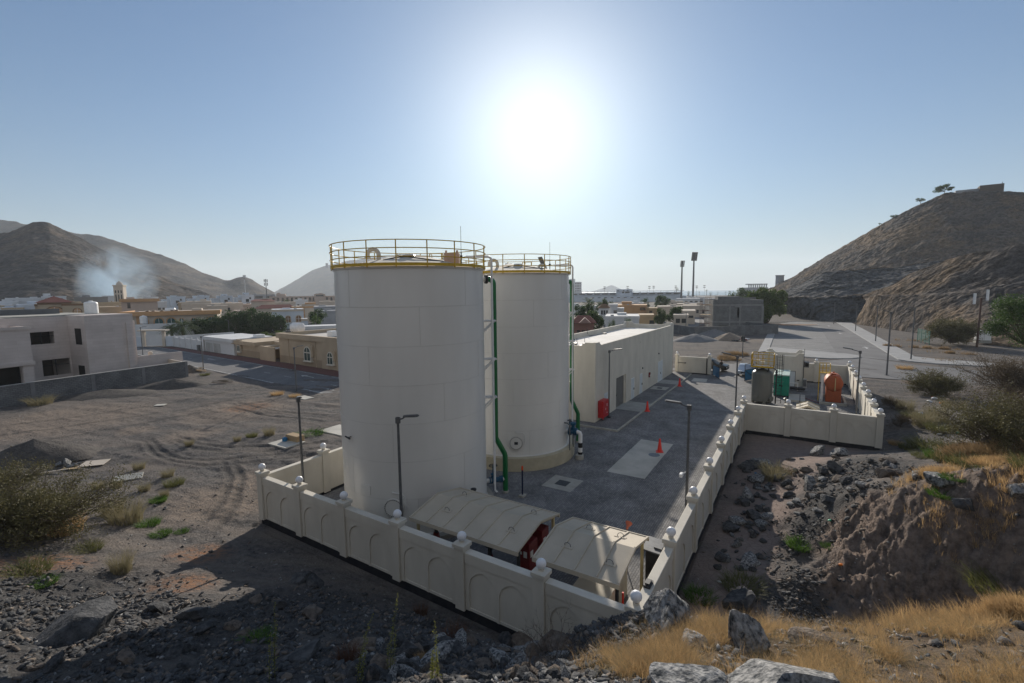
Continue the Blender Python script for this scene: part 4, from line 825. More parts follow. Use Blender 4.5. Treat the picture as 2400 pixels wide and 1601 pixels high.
b = MB(); b.tube([(-.2, -1.1, .3), (-.2, .3, .3)], .16, 12); b.tube([(.1, -1.2, .25), (.1, .4, .25)], .12, 12); b.build('pipe', M['darksteel'], root)
for y0, y1, lb in ((-3.95, -2.95, 'wide white cover slab in the yard beside the generator'), (-4.46, -4.03, 'narrow white cover slab in the yard next to the wide one')):
    b = MB(); b.prism([(44.1, y0), (47.5, y0), (47.5, y1), (44.1, y1)], .1, .3); tag(b.build('cover_slab', M['slab'], M=TC, smooth=False), lb, 'slab')
b = MB(); b.prism([(44.15, -4.02), (47.4, -4.02), (47.4, -3.96), (44.15, -3.96)], .1, .24); tag(b.build('trench', M['darksteel'], M=TC, smooth=False), 'dark trench between the two white cover slabs', 'trench')
root = thing('fuel_tank', 'rusty orange horizontal fuel tank on an orange stand inside a low kerb', 'fuel tank', PL(45.5, -6.93, .1))
b = MB(); b.T = Matrix.Translation((0, 0, 2.05)) @ Matrix.Rotation(math.pi / 2, 4, 'Y'); b.lathe([(.01, -.12), (.4, -.10), (.72, -.03), (.79, .03), (.8, .06), (.8, 2.44), (.79, 2.47), (.72, 2.53), (.01, 2.6)], n=40); b.build('shell', M['orange'], root)
b = MB(); b.box(.12, 2.4, -.68, .66, 0.05, 1.6)
for y in (-.5, -.17, .17, .5): b.box(.09, .12, y - .03, y + .03, .05, 1.5)
b.build('stand', M['orange'], root, smooth=False)
b = MB(); b.tube([(-.13, -.1, 1.3), (-.13, -.1, 2.6)], .035, 8); b.tube([(-.13, -.1, 1.3), (-.02, -.1, 1.3)], .03, 6); b.tube([(-.13, -.1, 2.6), (-.02, -.1, 2.6)], .03, 6); b.build('sight_glass', M['post_y'], root)
b = MB(); b.tube([(.3, .35, 2.9), (1.2, .0, 2.92), (2.2, .2, 2.9)], .03, 6); b.lathe([(.2, 0), (.2, .12), (.26, .13), (.26, .18)], (.9, 0, 2.8), 14); b.lathe([(.1, 0), (.1, .25)], (1.7, 0, 2.8), 10); b.box(.4, 2.1, -.35, .3, 2.75, 2.84); b.build('top_fitting', M['orange'], root)
root = thing('access_ladder', 'yellow ladder and caged platform beside the orange fuel tank', 'ladder', PL(45.9, -5.62, .1))
b = MB(); b.tube([(0, 0, 0), (0, 0, 4.0)], .04, 6); b.tube([(.5, 0, 0), (.5, 0, 4.0)], .04, 6)
for k in range(11): b.tube([(0, 0, .3 + .28 * k), (.5, 0, .3 + .28 * k)], .02, 5)
b.build('ladder', M['yellow'], root)
b = MB(); b.box(0, .9, -.95, 0, 2.98, 3.03)
for x in (0, .45, .9):
    for y in (-.95, -.6, -.3, 0): 
        if x in (0, .9) or y in (-.95,): b.tube([(x, y, 3), (x, y, 4.0)], .022, 5)
for z in (3.12, 3.5, 4.0): b.tube([(0, 0, z), (0, -.95, z), (.9, -.95, z), (.9, 0, z)], .025, 5)
b.build('platform', M['yellow'], root)
b = MB(); b.bbox(.0, .22, -.42, -.2, 0, 2.8, .01); b.build('column', M['white'], root)
b = MB()
for a in ((44.3, 44.5, -8.05, -5.7), (48.6, 48.8, -8.05, -5.7), (44.5, 48.6, -8.05, -7.85), (44.5, 48.6, -5.9, -5.7)): b.box(*a, .1, .35)
tag(b.build('containment_kerb', M['concrete'], M=TC, smooth=False), 'low concrete containment kerb around the orange fuel tank', 'kerb')
b = MB(); b.tube([(48.5, -3.0, .16), (44.4, -5.8, .16)], .03, 6); tag(b.build('ground_pipe', M['darkred'], M=TC), 'thin dark red pipe lying across the right hand yard', 'pipe')
root = thing('gable_shelter', 'low beige gabled shelter roof just behind the cross wall', 'shelter', PL(0, 0))
b = MB(); yc = -4.55
for sg in (-1, 1): b.add([(32.2, yc, 2.32), (34.4, yc, 2.32), (34.4, yc + sg * .85, 1.95), (32.2, yc + sg * .85, 1.95), (32.2, yc, 2.27), (34.4, yc, 2.27), (34.4, yc + sg * .85, 1.9), (32.2, yc + sg * .85, 1.9)], [(0, 1, 2, 3), (7, 6, 5, 4), (0, 3, 7, 4), (1, 5, 6, 2), (3, 2, 6, 7)])
b.build('roof', M['panel'], root, smooth=False)
b = MB(); b.box(32.35, 34.2, yc - .7, yc + .7, .1, 1.9); b.build('body', M['cream'], root, smooth=False)
b = MB()
for l_ in (32.3, 33.2, 34.3):
    for sg in (-1, 1): b.tube([(l_, yc, 2.34), (l_, yc + sg * .86, 1.97)], .025, 5)
b.build('rib', M['post_y'], root)
b = MB(); b.lathe([(.16, 0), (.2, .15), (.12, .35), (.2, .42), (.05, .5)], (33.3, -2.5, .1), 12); b.tube([(33.3, -2.5, .3), (33.3, -3.4, .3)], .1, 10); b.tube([(33.3, -2.9, .3), (33.3, -2.9, 2.5)], .06, 8); b.lathe([(.12, 0), (.16, .1), (.05, .2)], (33.3, -2.9, 2.45), 10)
tag(b.build('valve_set', M['vessel'], M=TC), 'grey valve and pipe between the grey vessel and the beige shelter', 'valve')
# ---- gate leaves
def leaf(p, q, label):
    dx, dy = q[0] - p[0], q[1] - p[1]; W = math.hypot(dx, dy); root = thing('gate_leaf', label, 'gate', PL(p[0], p[1], .15, math.atan2(dy, dx)), 'blue gate leaves')
    b = MB()
    for x in (.03, W - .03): b.box(x - .03, x + .03, -.03, .03, 0, 2.2)
    for z in (.03, 1.45, 2.17): b.box(.06, W - .06, -.03, .03, z - .03, z + .03)
    b.tube([(0, .04, .05), (W, .04, 1.4)], .03, 6); b.build('frame', M['darksteel'], root, smooth=False)
    b = MB(); b.box(.05, W - .05, -.012, .012, .06, 1.43); b.build('sheet', M['blue'], root, smooth=False)
    b = MB()
    for k in range(1, 12): b.box(W * k / 12 - .012, W * k / 12 + .012, -.012, .012, 1.48, 2.15)
    b.build('bars', M['darksteel'], root, smooth=False)
leaf((56.8, 6.45), (54.3, 5.25), 'blue sheet metal gate leaf next to the black car')
leaf((56.5, 1.1), (54.0, 2.2), 'blue sheet metal gate leaf next to the silver car')
b = MB(); b.bbox(57.0, 57.45, .75, 1.15, 0, 2.6, .02); p = b.build('gate_pier', M['cream'], M=TC); tag(p, 'cream gate pier behind the grey vessel', 'pillar')
b = MB(); b.bbox(56.98, 57.3, -.1, .75, 0, 2.4, .02); tag(b.build('gate_wall', M['cream'], M=TC), 'short cream wall stub joining the gate to the substation', 'wall')
# ---- vehicles
def car(Mx, label, prof, glass, wid, paint, wheels, wr, tall):
    root = thing('parked_car', label, 'car', Mx, 'cars parked at the gate'); hw = wid / 2
    def skin(poly, inset_top, zmid, half):
        b = MB(); n = len(poly)
        lay = []
        for s in (-1, -.93, .93, 1):
            k = 1.0 if abs(s) < 1 else .965
            lay.append([(x * (1 if abs(s) < 1 else .985), s * half * (1 - inset_top * max(0, z - zmid)), zmid + (z - zmid) * k) for x, z in poly])
        vs = [p for l_ in lay for p in l_]; fs = [tuple(range(n)), tuple(range(4 * n - 1, 3 * n - 1, -1))]
        for a in range(3): fs += [(a * n + (i + 1) % n, a * n + i, (a + 1) * n + i, (a + 1) * n + (i + 1) % n) for i in range(n)]
        b.add(vs, fs); return b
    skin(prof, .16, .9, hw).build('body', paint, root, ang=.7)
    gb = skin(glass, .16, .9, hw * 1.004); gb.build('window', M['glass'], root)
    for wx in wheels:
        for s in (-1, 1):
            b = MB(); b.T = Matrix.Translation((wx, s * (hw - .1), wr)) @ Matrix.Rotation(math.pi / 2, 4, 'X'); b.lathe([(wr * .6, -.12), (wr * .95, -.12), (wr, -.08), (wr, .08), (wr * .95, .12), (wr * .6, .12)], n=24, cap=False)
            wh = b.build('wheel', M['black'], root)
            b = MB(); b.T = Matrix.Translation((wx, s * (hw - .02), wr)) @ Matrix.Rotation(math.pi / 2, 4, 'X')
            b.lathe([(wr * .62, -.03), (wr * .62, .03), (wr * .54, .02), (wr * .54, -.02)], n=20); b.lathe([(.08, -.03), (.08, .03)], n=10)
            for k in range(6): b.T = Matrix.Translation((wx, s * (hw - .02), wr)) @ Matrix.Rotation(math.pi / 2, 4, 'X') @ Matrix.Rotation(k * math.pi / 3, 4, 'Z'); b.box(.05, wr * .58, -.035, .035, -.02, .02)
            b.build('rim', M['white'], wh)
    xf = max(p[0] for p in prof)
    for s in (-1, 1):
        b = MB(); b.bbox(xf - .28, xf - .02, s * (hw - .42) - .22, s * (hw - .42) + .22, .68, .84, .03); b.build('headlight', mat('headlamp', (.75, .77, .8), None, 3, .1), root)
        b = MB(); b.bbox(xf - 1.75 - .06, xf - 1.75 + .1, s * (hw + .1) - .1, s * (hw + .1) + .1, tall * .62, tall * .62 + .16, .03); b.build('mirror', paint, root)
    b = MB(); b.box(xf - .06, xf + .008, -.42, .42, .45, .66); b.build('grille', M['black'], root, smooth=False)
    b = MB(); b.box(xf - .0, xf + .02, -.26, .26, .36, .46); b.build('number_plate', M['white'], root, smooth=False)
    return root
black_paint = mat('black_car_paint', (.006, .007, .009), None, 3, .3, spec=.3); silver = mat('silver_car_paint', (.50, .53, .56), None, 3, .25, metal=.5, spec=.5)
suv = [(-2.35, .42), (-2.38, .95), (-2.32, 1.12), (-2.12, 1.72), (-1.9, 1.78), (-.1, 1.82), (.32, 1.74), (1.05, 1.16), (2.0, 1.06), (2.32, .95), (2.38, .6), (2.34, .36)]
suvg = [(-2.16, 1.18), (-2.02, 1.64), (-1.85, 1.70), (-.1, 1.74), (.24, 1.68), (.84, 1.18)]
sed = [(-2.25, .38), (-2.3, .85), (-2.2, .98), (-1.55, 1.05), (-.95, 1.42), (-.5, 1.48), (.15, 1.45), (.5, 1.34), (1.1, .98), (2.0, .86), (2.3, .7), (2.3, .34)]
sedg = [(-1.45, 1.06), (-.93, 1.36), (-.5, 1.42), (.15, 1.40), (.44, 1.31), (.98, 1.0)]
car(WM(29.45, 69.1, 0.02, rad(-38)), 'black four wheel drive car seen side on in the open gate', suv, suvg, 1.95, black_paint, (-1.42, 1.5), .39, 1.8)
car(WM(33.0, 65.7, 0.02, rad(-122)), 'silver car facing the yard behind the right gate leaf', sed, sedg, 1.82, silver, (-1.35, 1.4), .33, 1.45)
# ---- person beside the black car
def skinmesh(name, pts, edges, m, parent, levels=2):
    me = bpy.data.meshes.new(name); me.from_pydata([p[:3] for p in pts], edges, []); o = bpy.data.objects.new(name, me); COL.objects.link(o)
    o.modifiers.new('s', 'SKIN'); o.modifiers.new('d', 'SUBSURF').levels = levels
    for i, p in enumerate(pts):
        me.skin_vertices[0].data[i].radius = (p[3], p[4] if len(p) > 4 else p[3])
    me.skin_vertices[0].data[0].use_root = True
    dg = bpy.context.evaluated_depsgraph_get(); nm = bpy.data.meshes.new_from_object(o.evaluated_get(dg)); bpy.data.objects.remove(o); nm.name = name
    return link(name, nm, m, parent, ang=3.0)
skinm = mat('skin', (.30, .16, .10), None, 4, .6)
root = thing('person', 'person in black top and tan trousers standing beside the black car', 'person', WM(*g(1690, 872, .02)[:2], .05, rad(200)))
J = [(0, 0, .93, .13, .10), (0, 0, 1.12, .12, .09), (0, 0, 1.34, .15, .10), (0, 0, 1.46, .06), (0, .01, 1.53, .055), (0, .015, 1.62, .085, .095), (0, .01, 1.72, .07, .08),
     (-.19, 0, 1.41, .055), (-.25, .01, 1.15, .042), (-.24, .08, .92, .034), (-.235, .11, .83, .03), (.19, 0, 1.41, .055), (.26, .01, 1.15, .042), (.22, .12, .95, .034), (.2, .17, .88, .03),
     (-.09, 0, .86, .09), (-.10, .02, .48, .062), (-.11, -.01, .09, .045), (-.12, .13, .04, .035), (.09, 0, .86, .09), (.11, -.01, .48, .062), (.12, -.05, .09, .045), (.13, .09, .04, .035)]
EJ = [(0, 1), (1, 2), (2, 3), (3, 4), (4, 5), (5, 6), (2, 7), (7, 8), (8, 9), (9, 10), (2, 11), (11, 12), (12, 13), (13, 14), (0, 15), (15, 16), (16, 17), (17, 18), (0, 19), (19, 20), (20, 21), (21, 22)]
skinmesh('body', J, EJ, skinm, root)
f = 1.22
skinmesh('shirt', [(0, 0, .95, .155, .12), (0, 0, 1.12, .145, .11), (0, 0, 1.34, .175, .12), (0, 0, 1.44, .09), (-.19, 0, 1.41, .072), (-.25, .01, 1.17, .058), (.19, 0, 1.41, .072), (.26, .01, 1.17, .058)], [(0, 1), (1, 2), (2, 3), (2, 4), (4, 5), (2, 6), (6, 7)], M['black'], root)
skinmesh('trousers', [(0, 0, .93, .15, .12), (-.09, 0, .86, .105), (-.10, .02, .48, .08), (-.11, -.01, .1, .066), (.09, 0, .86, .105), (.11, -.01, .48, .08), (.12, -.05, .1, .066)], [(0, 1), (1, 2), (2, 3), (0, 4), (4, 5), (5, 6)], mat('tan_cloth', (.36, .27, .17), None, 5, .9), root)
b = MB(); b.lathe([(.098, 1.64), (.103, 1.70), (.09, 1.77), (.05, 1.81), (.01, 1.82)], (0, -.01, 0), 14); b.build('hair', M['black'], root)
b = MB()
for s in (-1, 1): b.ball((s * .035, .098, 1.655), .014, 8, 5)
b.lathe([(.018, 1.59), (.014, 1.63), (.006, 1.66)], (0, .115, 0), 8); b.box(-.03, .03, .095, .105, 1.565, 1.575); b.build('face', mat('features', (.12, .06, .045), None, 4, .6), root)
# ------------------------------------------------------------------ roads, car park, sea and hills
M['asphalt'] = mat('worn_asphalt', (.16, .16, .163), (.11, .111, .117), .35, .9, .004, 70, streak=(1, .35, 1))
M['asphalt2'] = mat('sunbleached_car_park', (.20, .20, .20), (.14, .142, .145), .3, .9, .004, 70)
M['walk'] = mat('pale_pavement', (.34, .34, .34), (.26, .26, .26), .6, .95, .003, 40)
M['line'] = mat('worn_road_paint', (.48, .48, .47), (.22, .22, .22), 2.2, .9, lo=.4, hi=.55)
M['kerbm'] = mat('kerb_concrete', (.42, .42, .41), (.32, .32, .31), 1.2, .95)
def sheet(name, poly, z, m, th=.0):
    b = MB()
    if th: b.prism(poly, z - th, z)
    else: b.add([(p[0], p[1], z) for p in poly], [tuple(range(len(poly)))])
    return struct(b.build(name, m, smooth=False))
rt_ = np.array([.803, -.596]); rn_ = np.array([.596, .803])          # the street on the left: along, across
def RP(a, n): p = rt_ * a + rn_ * n; return (float(p[0]), float(p[1]))
ROAD_N0, ROAD_N1 = 31.1, 39.0
sheet('road', [RP(-260, ROAD_N0), RP(-52, ROAD_N0), RP(-49, ROAD_N0), RP(-8, ROAD_N0), RP(-8, ROAD_N1 + 40), RP(-16, ROAD_N1 + 40), RP(-16, ROAD_N1), RP(-260, ROAD_N1)], .03, M['asphalt'], .3)
b = MB()
for n0, n1 in ((31.35, 31.5), (38.5, 38.62)):
    b.add([(*RP(-200, n0), .034), (*RP(-16, n0), .034), (*RP(-16, n1), .034), (*RP(-200, n1), .034)], [(0, 1, 2, 3)])
for k in range(26): a = -170 + 6 * k; b.add([(*RP(a, 35.0), .034), (*RP(a + 2, 35.0), .034), (*RP(a + 2, 35.12), .034), (*RP(a, 35.12), .034)], [(0, 1, 2, 3)])
def arrow(a, n, s):
    q = [(0, -.09), (2.2, -.09), (2.2, -.38), (3.4, 0), (2.2, .38), (2.2, .09), (0, .09)]
    b.add([(*RP(a + s * x, n + y * 1.3), .034) for x, y in q], [tuple(range(7)) if s > 0 else tuple(range(6, -1, -1))])
arrow(-54, 33.2, 1); arrow(-63, 36.8, -1); arrow(-96, 36.8, -1)
struct(b.build('road_marking', M['line'], smooth=False))
b = MB(); b.prism([RP(-130, ROAD_N1 + .02), RP(-76, ROAD_N1 + .02), RP(-60, ROAD_N1 + .02), RP(-62, ROAD_N1 + 3.0), RP(-76, ROAD_N1 + 3.0), RP(-130, ROAD_N1 + 1.5)], -.2, .07); struct(b.build('pavement', mat('red_block_pavement', (.16, .075, .065), (.12, .06, .055), 3, .9), smooth=False))
b = MB()
for k in range(60): b.bbox(0, .98, -.08, .08, 0, .16, .02) if False else None
# road in front of the gate and to the right, side road into the car park
def GV(*pts): return [g(u, v)[:2] for u, v in pts]
sheet('road', [TC @ Vector((58.8, 13, 0)), TC @ Vector((58.6, -9.4, 0)), (44.0, 64.3, 0), (60, 55.5, 0), (120, 20, 0), (124, 28, 0), (72, 59.8, 0), (63.0, 71.5, 0), (60.6, 80.8, 0), (48, 75.5, 0), TC @ Vector((66, 13, 0))], .02, M['asphalt'], .3)
PA, PB, PC, PD = (104.5, 148.5), (63.3, 76.3), (53.5, 97.0), (86.5, 152.5)
sheet('car_park', [(60.5, 80.7), (63.1, 75.8), PA, (112, 163), (103, 172), (90, 160), PD, PC, (50.5, 90.5), (54, 84)], .026, M['asphalt2'], .3)
lane = sheet('road', [(63.2, 75.6), (104.6, 148.3), (112.2, 163.2), (106, 163.5), (98, 150), (58.9, 84.5), (60.4, 80.6)], .031, M['asphalt'])
def kerbline(name, pts, w_=.16, h=.14, m=None):
    b = MB()
    for i in range(len(pts) - 1):
        p, q = Vector((*pts[i], 0)), Vector((*pts[i + 1], 0)); L_ = (q - p).length; k = max(1, round(L_ / 1.0))
        b.T = Matrix.Translation(p) @ Matrix.Rotation(math.atan2(q.y - p.y, q.x - p.x), 4, 'Z')
        for j in range(k): b.bbox(L_ * j / k, L_ * (j + 1) / k - .02, -w_ / 2, w_ / 2, -.2, h, .02)
    b.T = None; return struct(b.build(name, m or M['kerbm']))
def arc(c, r, a0, a1, n=10): return [(c[0] + r * math.cos(rad(a0 + (a1 - a0) * i / n)), c[1] + r * math.sin(rad(a0 + (a1 - a0) * i / n))) for i in range(n + 1)]
# right hand pavement with kerb
rk = [(113, 163.5), (104.6, 148.2), (84, 112.2), (66, 80.6), (64.2, 77.4), (64.4, 75.2), (66.0, 73.0), (72, 69.2), (125, 36)]
kerbline('kerb', rk)
sheet('pavement', [(p[0] + .08, p[1] + .05) for p in rk] + [(126.5, 39), (76, 71), (70.5, 77.5), (69.5, 80.5), (88.5, 113), (108.5, 147.5), (117, 162)], .12, M['walk'], .3)
# island between car park and road
isl = [(52.9, 96.2), (50.5, 90.8), (49.7, 86.5), (50.3, 82.6)] + [(54.0, 79.6), (57.4, 79.2), (60.0, 80.3), (61.2, 82.3), (61.0, 84.4), (59.8, 86.1)]
kerbline('kerb', isl + [(58.2, 88.4)])
b_ = sheet('traffic_island', [(52.98, 96.0), (50.6, 90.7), (49.82, 86.5), (50.4, 82.75), (54.05, 79.7), (57.4, 79.3), (59.9, 80.4), (61.08, 82.35), (60.88, 84.35), (59.7, 86.0), (58.1, 88.3), (55.4, 92.5)], .13, M['walk'], .3)
kerbline('kerb', [(53.0, 96.3), (86.3, 152.6)])
sheet('pavement', [(52.9, 96.3), (86.2, 152.6), (83.0, 154.2), (73.5, 134.0), (46.6, 88.6), (50.3, 90.8)], .125, M['walk'], .3)
kerbline('kerb', [(86.4, 152.8), (90.0, 150.2), (99.5, 152.6), (101.0, 155), (97.5, 158.5), (90, 160.5)]); sheet('traffic_island', [(86.5, 152.9), (90.0, 150.3), (99.4, 152.7), (100.9, 155), (97.4, 158.4), (90, 160.4)], .12, mat('orange_soil', (.24, .12, .06), (.14, .11, .09), .6, 1), .3)
kerbline('kerb', [(80, 158.5), (92, 168), (104, 170.8), (116, 168)])
b = MB()
for k in range(22):
    f = k / 21; p = np.array(PC) + (np.array(PD) - PC) * f; q = np.array((58.9, 86.5)) + (np.array((97.6, 150)) - (58.9, 86.5)) * f; d = (q - p) / np.linalg.norm(q - p); s_ = np.array((-d[1], d[0])) * .055
    for a0, a1 in ((1.0, 5.8), (8.5, 13.2)):
        a, c = p + d * a0, p + d * min(a1, np.linalg.norm(q - p)); b.add([(*(a - s_), .036), (*(c - s_), .036), (*(c + s_), .036), (*(a + s_), .036)], [(0, 1, 2, 3)])
for c, s_ in (((70, 92), 1), ((88, 126), -1), ((100, 148), 1)):
    d = np.array((.5, .866)) * s_; e = np.array((-d[1], d[0])); qq = [(0, -.1), (2.4, -.1), (2.4, -.4), (3.8, 0), (2.4, .4), (2.4, .1), (0, .1)]
    b.add([(*(np.array(c) + d * x + e * y * 1.6), .037) for x, y in qq], [tuple(range(7))])
struct(b.build('car_park_marking', M['line'], smooth=False))
sheet('road', GV((1596, 780), (1655, 757), (1640, 742), (1618, 742), (1560, 772)), .03, M['asphalt2'], .3)      # street running away beyond the pump house
# sea
b = MB(); 
def sea_poly(): return [at(1180, 690, 1050)[:2], at(1480, 690, 1010)[:2], at(1860, 690, 900)[:2], (1600, 900), (5600, 1500), (5600, 5900), (-600, 5900)]
sm_ = mat('sea_water', (.12, .19, .24), (.10, .17, .22), .05, .25, spec=.5, bump=.15, bscale=.8)
struct(sheet('sea', sea_poly(), .35, sm_))
# ---- hills
def hillmat(name, c1, c2, c3, sc=1.0):
    m = mat(name, c1, c2, .05 * sc, 1.0, 1.6, .35 * sc, spec=.08, detail=10, lo=.38, hi=.62); t = m.node_tree; n = t.nodes; L = t.links; b = n['Principled BSDF']; old = b.inputs['Base Color'].links[0].from_socket
    tc = [x for x in n if x.type == 'TEX_COORD'][0]
    ns = n.new('ShaderNodeTexNoise'); ns.inputs['Scale'].default_value = .035 * sc; ns.inputs['Detail'].default_value = 9; ns.inputs['Roughness'].default_value = .7; L.new(tc.outputs['Object'], ns.inputs['Vector'])
    r = n.new('ShaderNodeMapRange'); r.inputs[1].default_value = .47; r.inputs[2].default_value = .62; L.new(ns.outputs[0], r.inputs[0])
    n2 = n.new('ShaderNodeTexNoise'); n2.inputs['Scale'].default_value = .55 * sc; n2.inputs['Detail'].default_value = 6; n2.inputs['Roughness'].default_value = .8; L.new(tc.outputs['Object'], n2.inputs['Vector'])
    r2 = n.new('ShaderNodeMapRange'); r2.inputs[1].default_value = .35; r2.inputs[2].default_value = .65; r2.inputs[3].default_value = .35; r2.inputs[4].default_value = 1.8; L.new(n2.outputs[0], r2.inputs[0])
    at_ = n.new('ShaderNodeAttribute'); at_.attribute_name = 'rock'; mm = n.new('ShaderNodeMath'); mm.operation = 'MULTIPLY_ADD'; mm.use_clamp = True; L.new(at_.outputs['Fac'], mm.inputs[0]); mm.inputs[1].default_value = -1; L.new(r.outputs[0], mm.inputs[2])
    mx = n.new('ShaderNodeMix'); mx.data_type = 'RGBA'; L.new(mm.outputs[0], mx.inputs[0]); L.new(old, mx.inputs[6]); mx.inputs[7].default_value = (*c3, 1)
    rk = n.new('ShaderNodeMix'); rk.data_type = 'RGBA'; L.new(at_.outputs['Fac'], rk.inputs[0]); L.new(mx.outputs[2], rk.inputs[6]); rk.inputs[7].default_value = (.075, .078, .082, 1)
    sc_ = n.new('ShaderNodeVectorMath'); sc_.operation = 'SCALE'; L.new(rk.outputs[2], sc_.inputs[0]); L.new(r2.outputs[0], sc_.inputs['Scale']); L.new(sc_.outputs[0], b.inputs['Base Color']); return m
HM1 = hillmat('brown_rocky_hillside', (.086, .075, .068), (.046, .045, .046), (.135, .097, .064))
HM2 = hillmat('dark_rocky_hillside', (.066, .060, .058), (.036, .036, .038), (.11, .086, .066), .6)
def interp(pts, s, col):
    k = np.array([p[0] for p in pts], float); return np.interp(s, k, np.array([p[col] for p in pts], float))
def gsm(A, k=7):
    w_ = np.hanning(2 * k + 3)[1:-1]; w_ /= w_.sum(); P = np.r_[np.repeat(A[:1], k, 0), A, np.repeat(A[-1:], k, 0)]; return np.stack([np.convolve(P[:, i], w_, 'valid') for i in range(A.shape[1])], 1)
def hill(name, m, ridge, foot, prof=1.0, ns=220, nt_=90, rough=.06, bench=(), seed=1, back=1.0, k_=1.0):
    # ridge: (u, v, Y) seen on the skyline; foot: (u, x?, ...) ground points (x, y); both resampled along their length
    rp = np.array([at(u, v, Y * k_) for u, v, Y in ridge]); fp = np.array(foot, float) * k_
    s = np.linspace(0, 1, ns); ra = np.linspace(0, 1, len(rp)); fa = np.linspace(0, 1, len(fp))
    def sm(a, arr): return np.stack([np.interp(s, a, arr[:, i]) for i in range(arr.shape[1])], 1)
    r_ = gsm(sm(ra, rp), 5); f_ = gsm(sm(fa, fp), 14)
    tf = np.linspace(0, 1, nt_); tb = np.linspace(0, 1, 25)[1:]
    rows = []; rock = []
    for t in tf:
        xy = f_ * (1 - t) + r_[:, :2] * t; z = r_[:, 2] * (t ** prof); rk = np.zeros(ns)
        for (s0, s1, zb, t0, t1) in bench:      # a quarried step: near vertical below, flat above
            inb = sstep(s0, s0 + .06, s) * (1 - sstep(s1 - .06, s1, s))
            zb_ = zb if not callable(zb) else zb(s)
            tgt = zb_ * sstep(t0 - .03, t0 + .05, np.full(ns, t)); k = inb * (1 if t < t1 else max(0, 1 - (t - t1) / .12))
            z = z * (1 - k) + k * np.where(t < t1, np.maximum(tgt, np.minimum(z, zb_)) if t > t0 - .03 else np.minimum(z, zb_ * .25 * t / max(t0, .01)), z); rk = np.maximum(rk, inb * (1 if abs(t - t0) < .07 else 0))
        rows.append(np.c_[xy, z]); rock.append(rk)
    for t in tb:
        d = r_[:, :2] / np.linalg.norm(r_[:, :2], axis=1)[:, None]; xy = r_[:, :2] + d * (t * r_[:, 2:3] * 2.2 * back + t * 10); rows.append(np.c_[xy, r_[:, 2] * (1 - t) ** 1.2 - 2 * t]); rock.append(np.zeros(ns))
    V = np.array(rows); rock = np.array(rock); hz = np.maximum(V[..., 2], 0)
    X, Y = V[..., 0], V[..., 1]; L_ = hz.max()
    tt = np.concatenate([tf, 1 - tb])[:, None]; amp = rough * L_ * np.minimum(1, hz / (L_ * .12)) 
    V[..., 2] += amp * ((fbm((np.arctan2(X, Y) * 9 + .5 * fbm(X / (L_ * .5), Y / (L_ * .5), 3, seed + 40)), tt * 1.4 + 0 * X, 4, seed, True) - .55) * .6 + (fbm(X / (L_ * .4), Y / (L_ * .4), 5, seed) - .5) * .7 * (1 - np.exp(-((1 - tt) / .12) ** 2)) + (fbm(X / (L_ * .12), Y / (L_ * .12), 4, seed + 9) - .5) * .55)
    V[..., 0] += rock * (fbm(Y / 3, V[..., 2] / 3, 4, seed + 3) - .5) * L_ * .06; V[..., 1] += rock * (fbm(X / 3, V[..., 2] / 3, 4, seed + 4) - .5) * L_ * .06
    V[0, :, 2] = -1.5; V[:, 0, 2] = np.minimum(V[:, 0, 2], V[:, 0, 2]); nr = len(V)
    i = np.arange(nr - 1)[:, None] * ns; j = np.arange(ns - 1)[None, :]; F = np.stack([i + j, i + j + 1, i + ns + j + 1, i + ns + j], -1).reshape(-1, 4)
    o = npmesh(name, V.reshape(-1, 3), F, m, smooth=True)
    a = o.data.attributes.new('rock', 'FLOAT', 'POINT'); a.data.foreach_set('value', np.clip(rock, 0, 1).ravel().astype(np.float32))
    struct(o); return o
# far left, big dark hill and the one behind it
hill('hill', HM2, [(-420, 600, 640), (-200, 560, 620), (-60, 560, 600), (20, 545, 590), (55, 531, 590), (75, 520, 590), (112, 521, 595), (140, 534, 600), (174, 551, 600), (255, 592, 600), (337, 631, 590), (408, 664, 580), (455, 678, 570), (480, 686, 560), (512, 703, 545)],
     [(-800, 330), (-650, 330), (-520, 340), (-450, 345), (-400, 350), (-370, 355), (-350, 365), (-330, 375), (-312, 390), (-300, 400), (-290, 420), (-283, 440), (-280, 465), (-283, 490), (-300, 520)], prof=1.15, k_=.7, seed=21, rough=.05, ns=320, nt_=120)
hill('hill', HM2, [(-300, 470, 1350), (0, 515, 1250), (52, 524, 1200), (110, 532, 1200), (170, 545, 1180), (235, 551, 1150), (283, 568, 1130), (375, 599, 1120), (426, 616, 1100), (477, 641, 1080), (525, 656, 1080), (541, 656, 1080), (560, 650, 1080), (574, 649, 1080), (590, 655, 1080), (612, 670, 1080), (644, 686, 1080)],
     [(-1300, 700), (-1000, 700), (-900, 690), (-800, 700), (-720, 710), (-660, 720), (-620, 730), (-580, 740), (-540, 760), (-520, 800), (-510, 830), (-500, 850), (-490, 870), (-480, 890), (-475, 920), (-480, 960), (-500, 1010)], prof=1.05, seed=35, rough=.045, ns=320)
hill('hill', HM2, [(632, 688, 2000), (644, 684, 2000), (660, 676, 2000), (681, 665, 2000), (732, 634, 2000), (766, 622, 2000), (820, 611, 2000), (893, 600, 2000), (926, 607, 2000), (980, 625, 2000), (1060, 650, 2050), (1120, 672, 2100), (1160, 690, 2100)],
     [(-1010, 1880), (-900, 1750), (-820, 1680), (-760, 1650), (-700, 1620), (-620, 1600), (-520, 1600), (-420, 1600), (-330, 1640), (-250, 1700), (-180, 1760), (-140, 1850), (-100, 1950)], prof=1.05, k_=1.6, seed=47, rough=.035, ns=200)
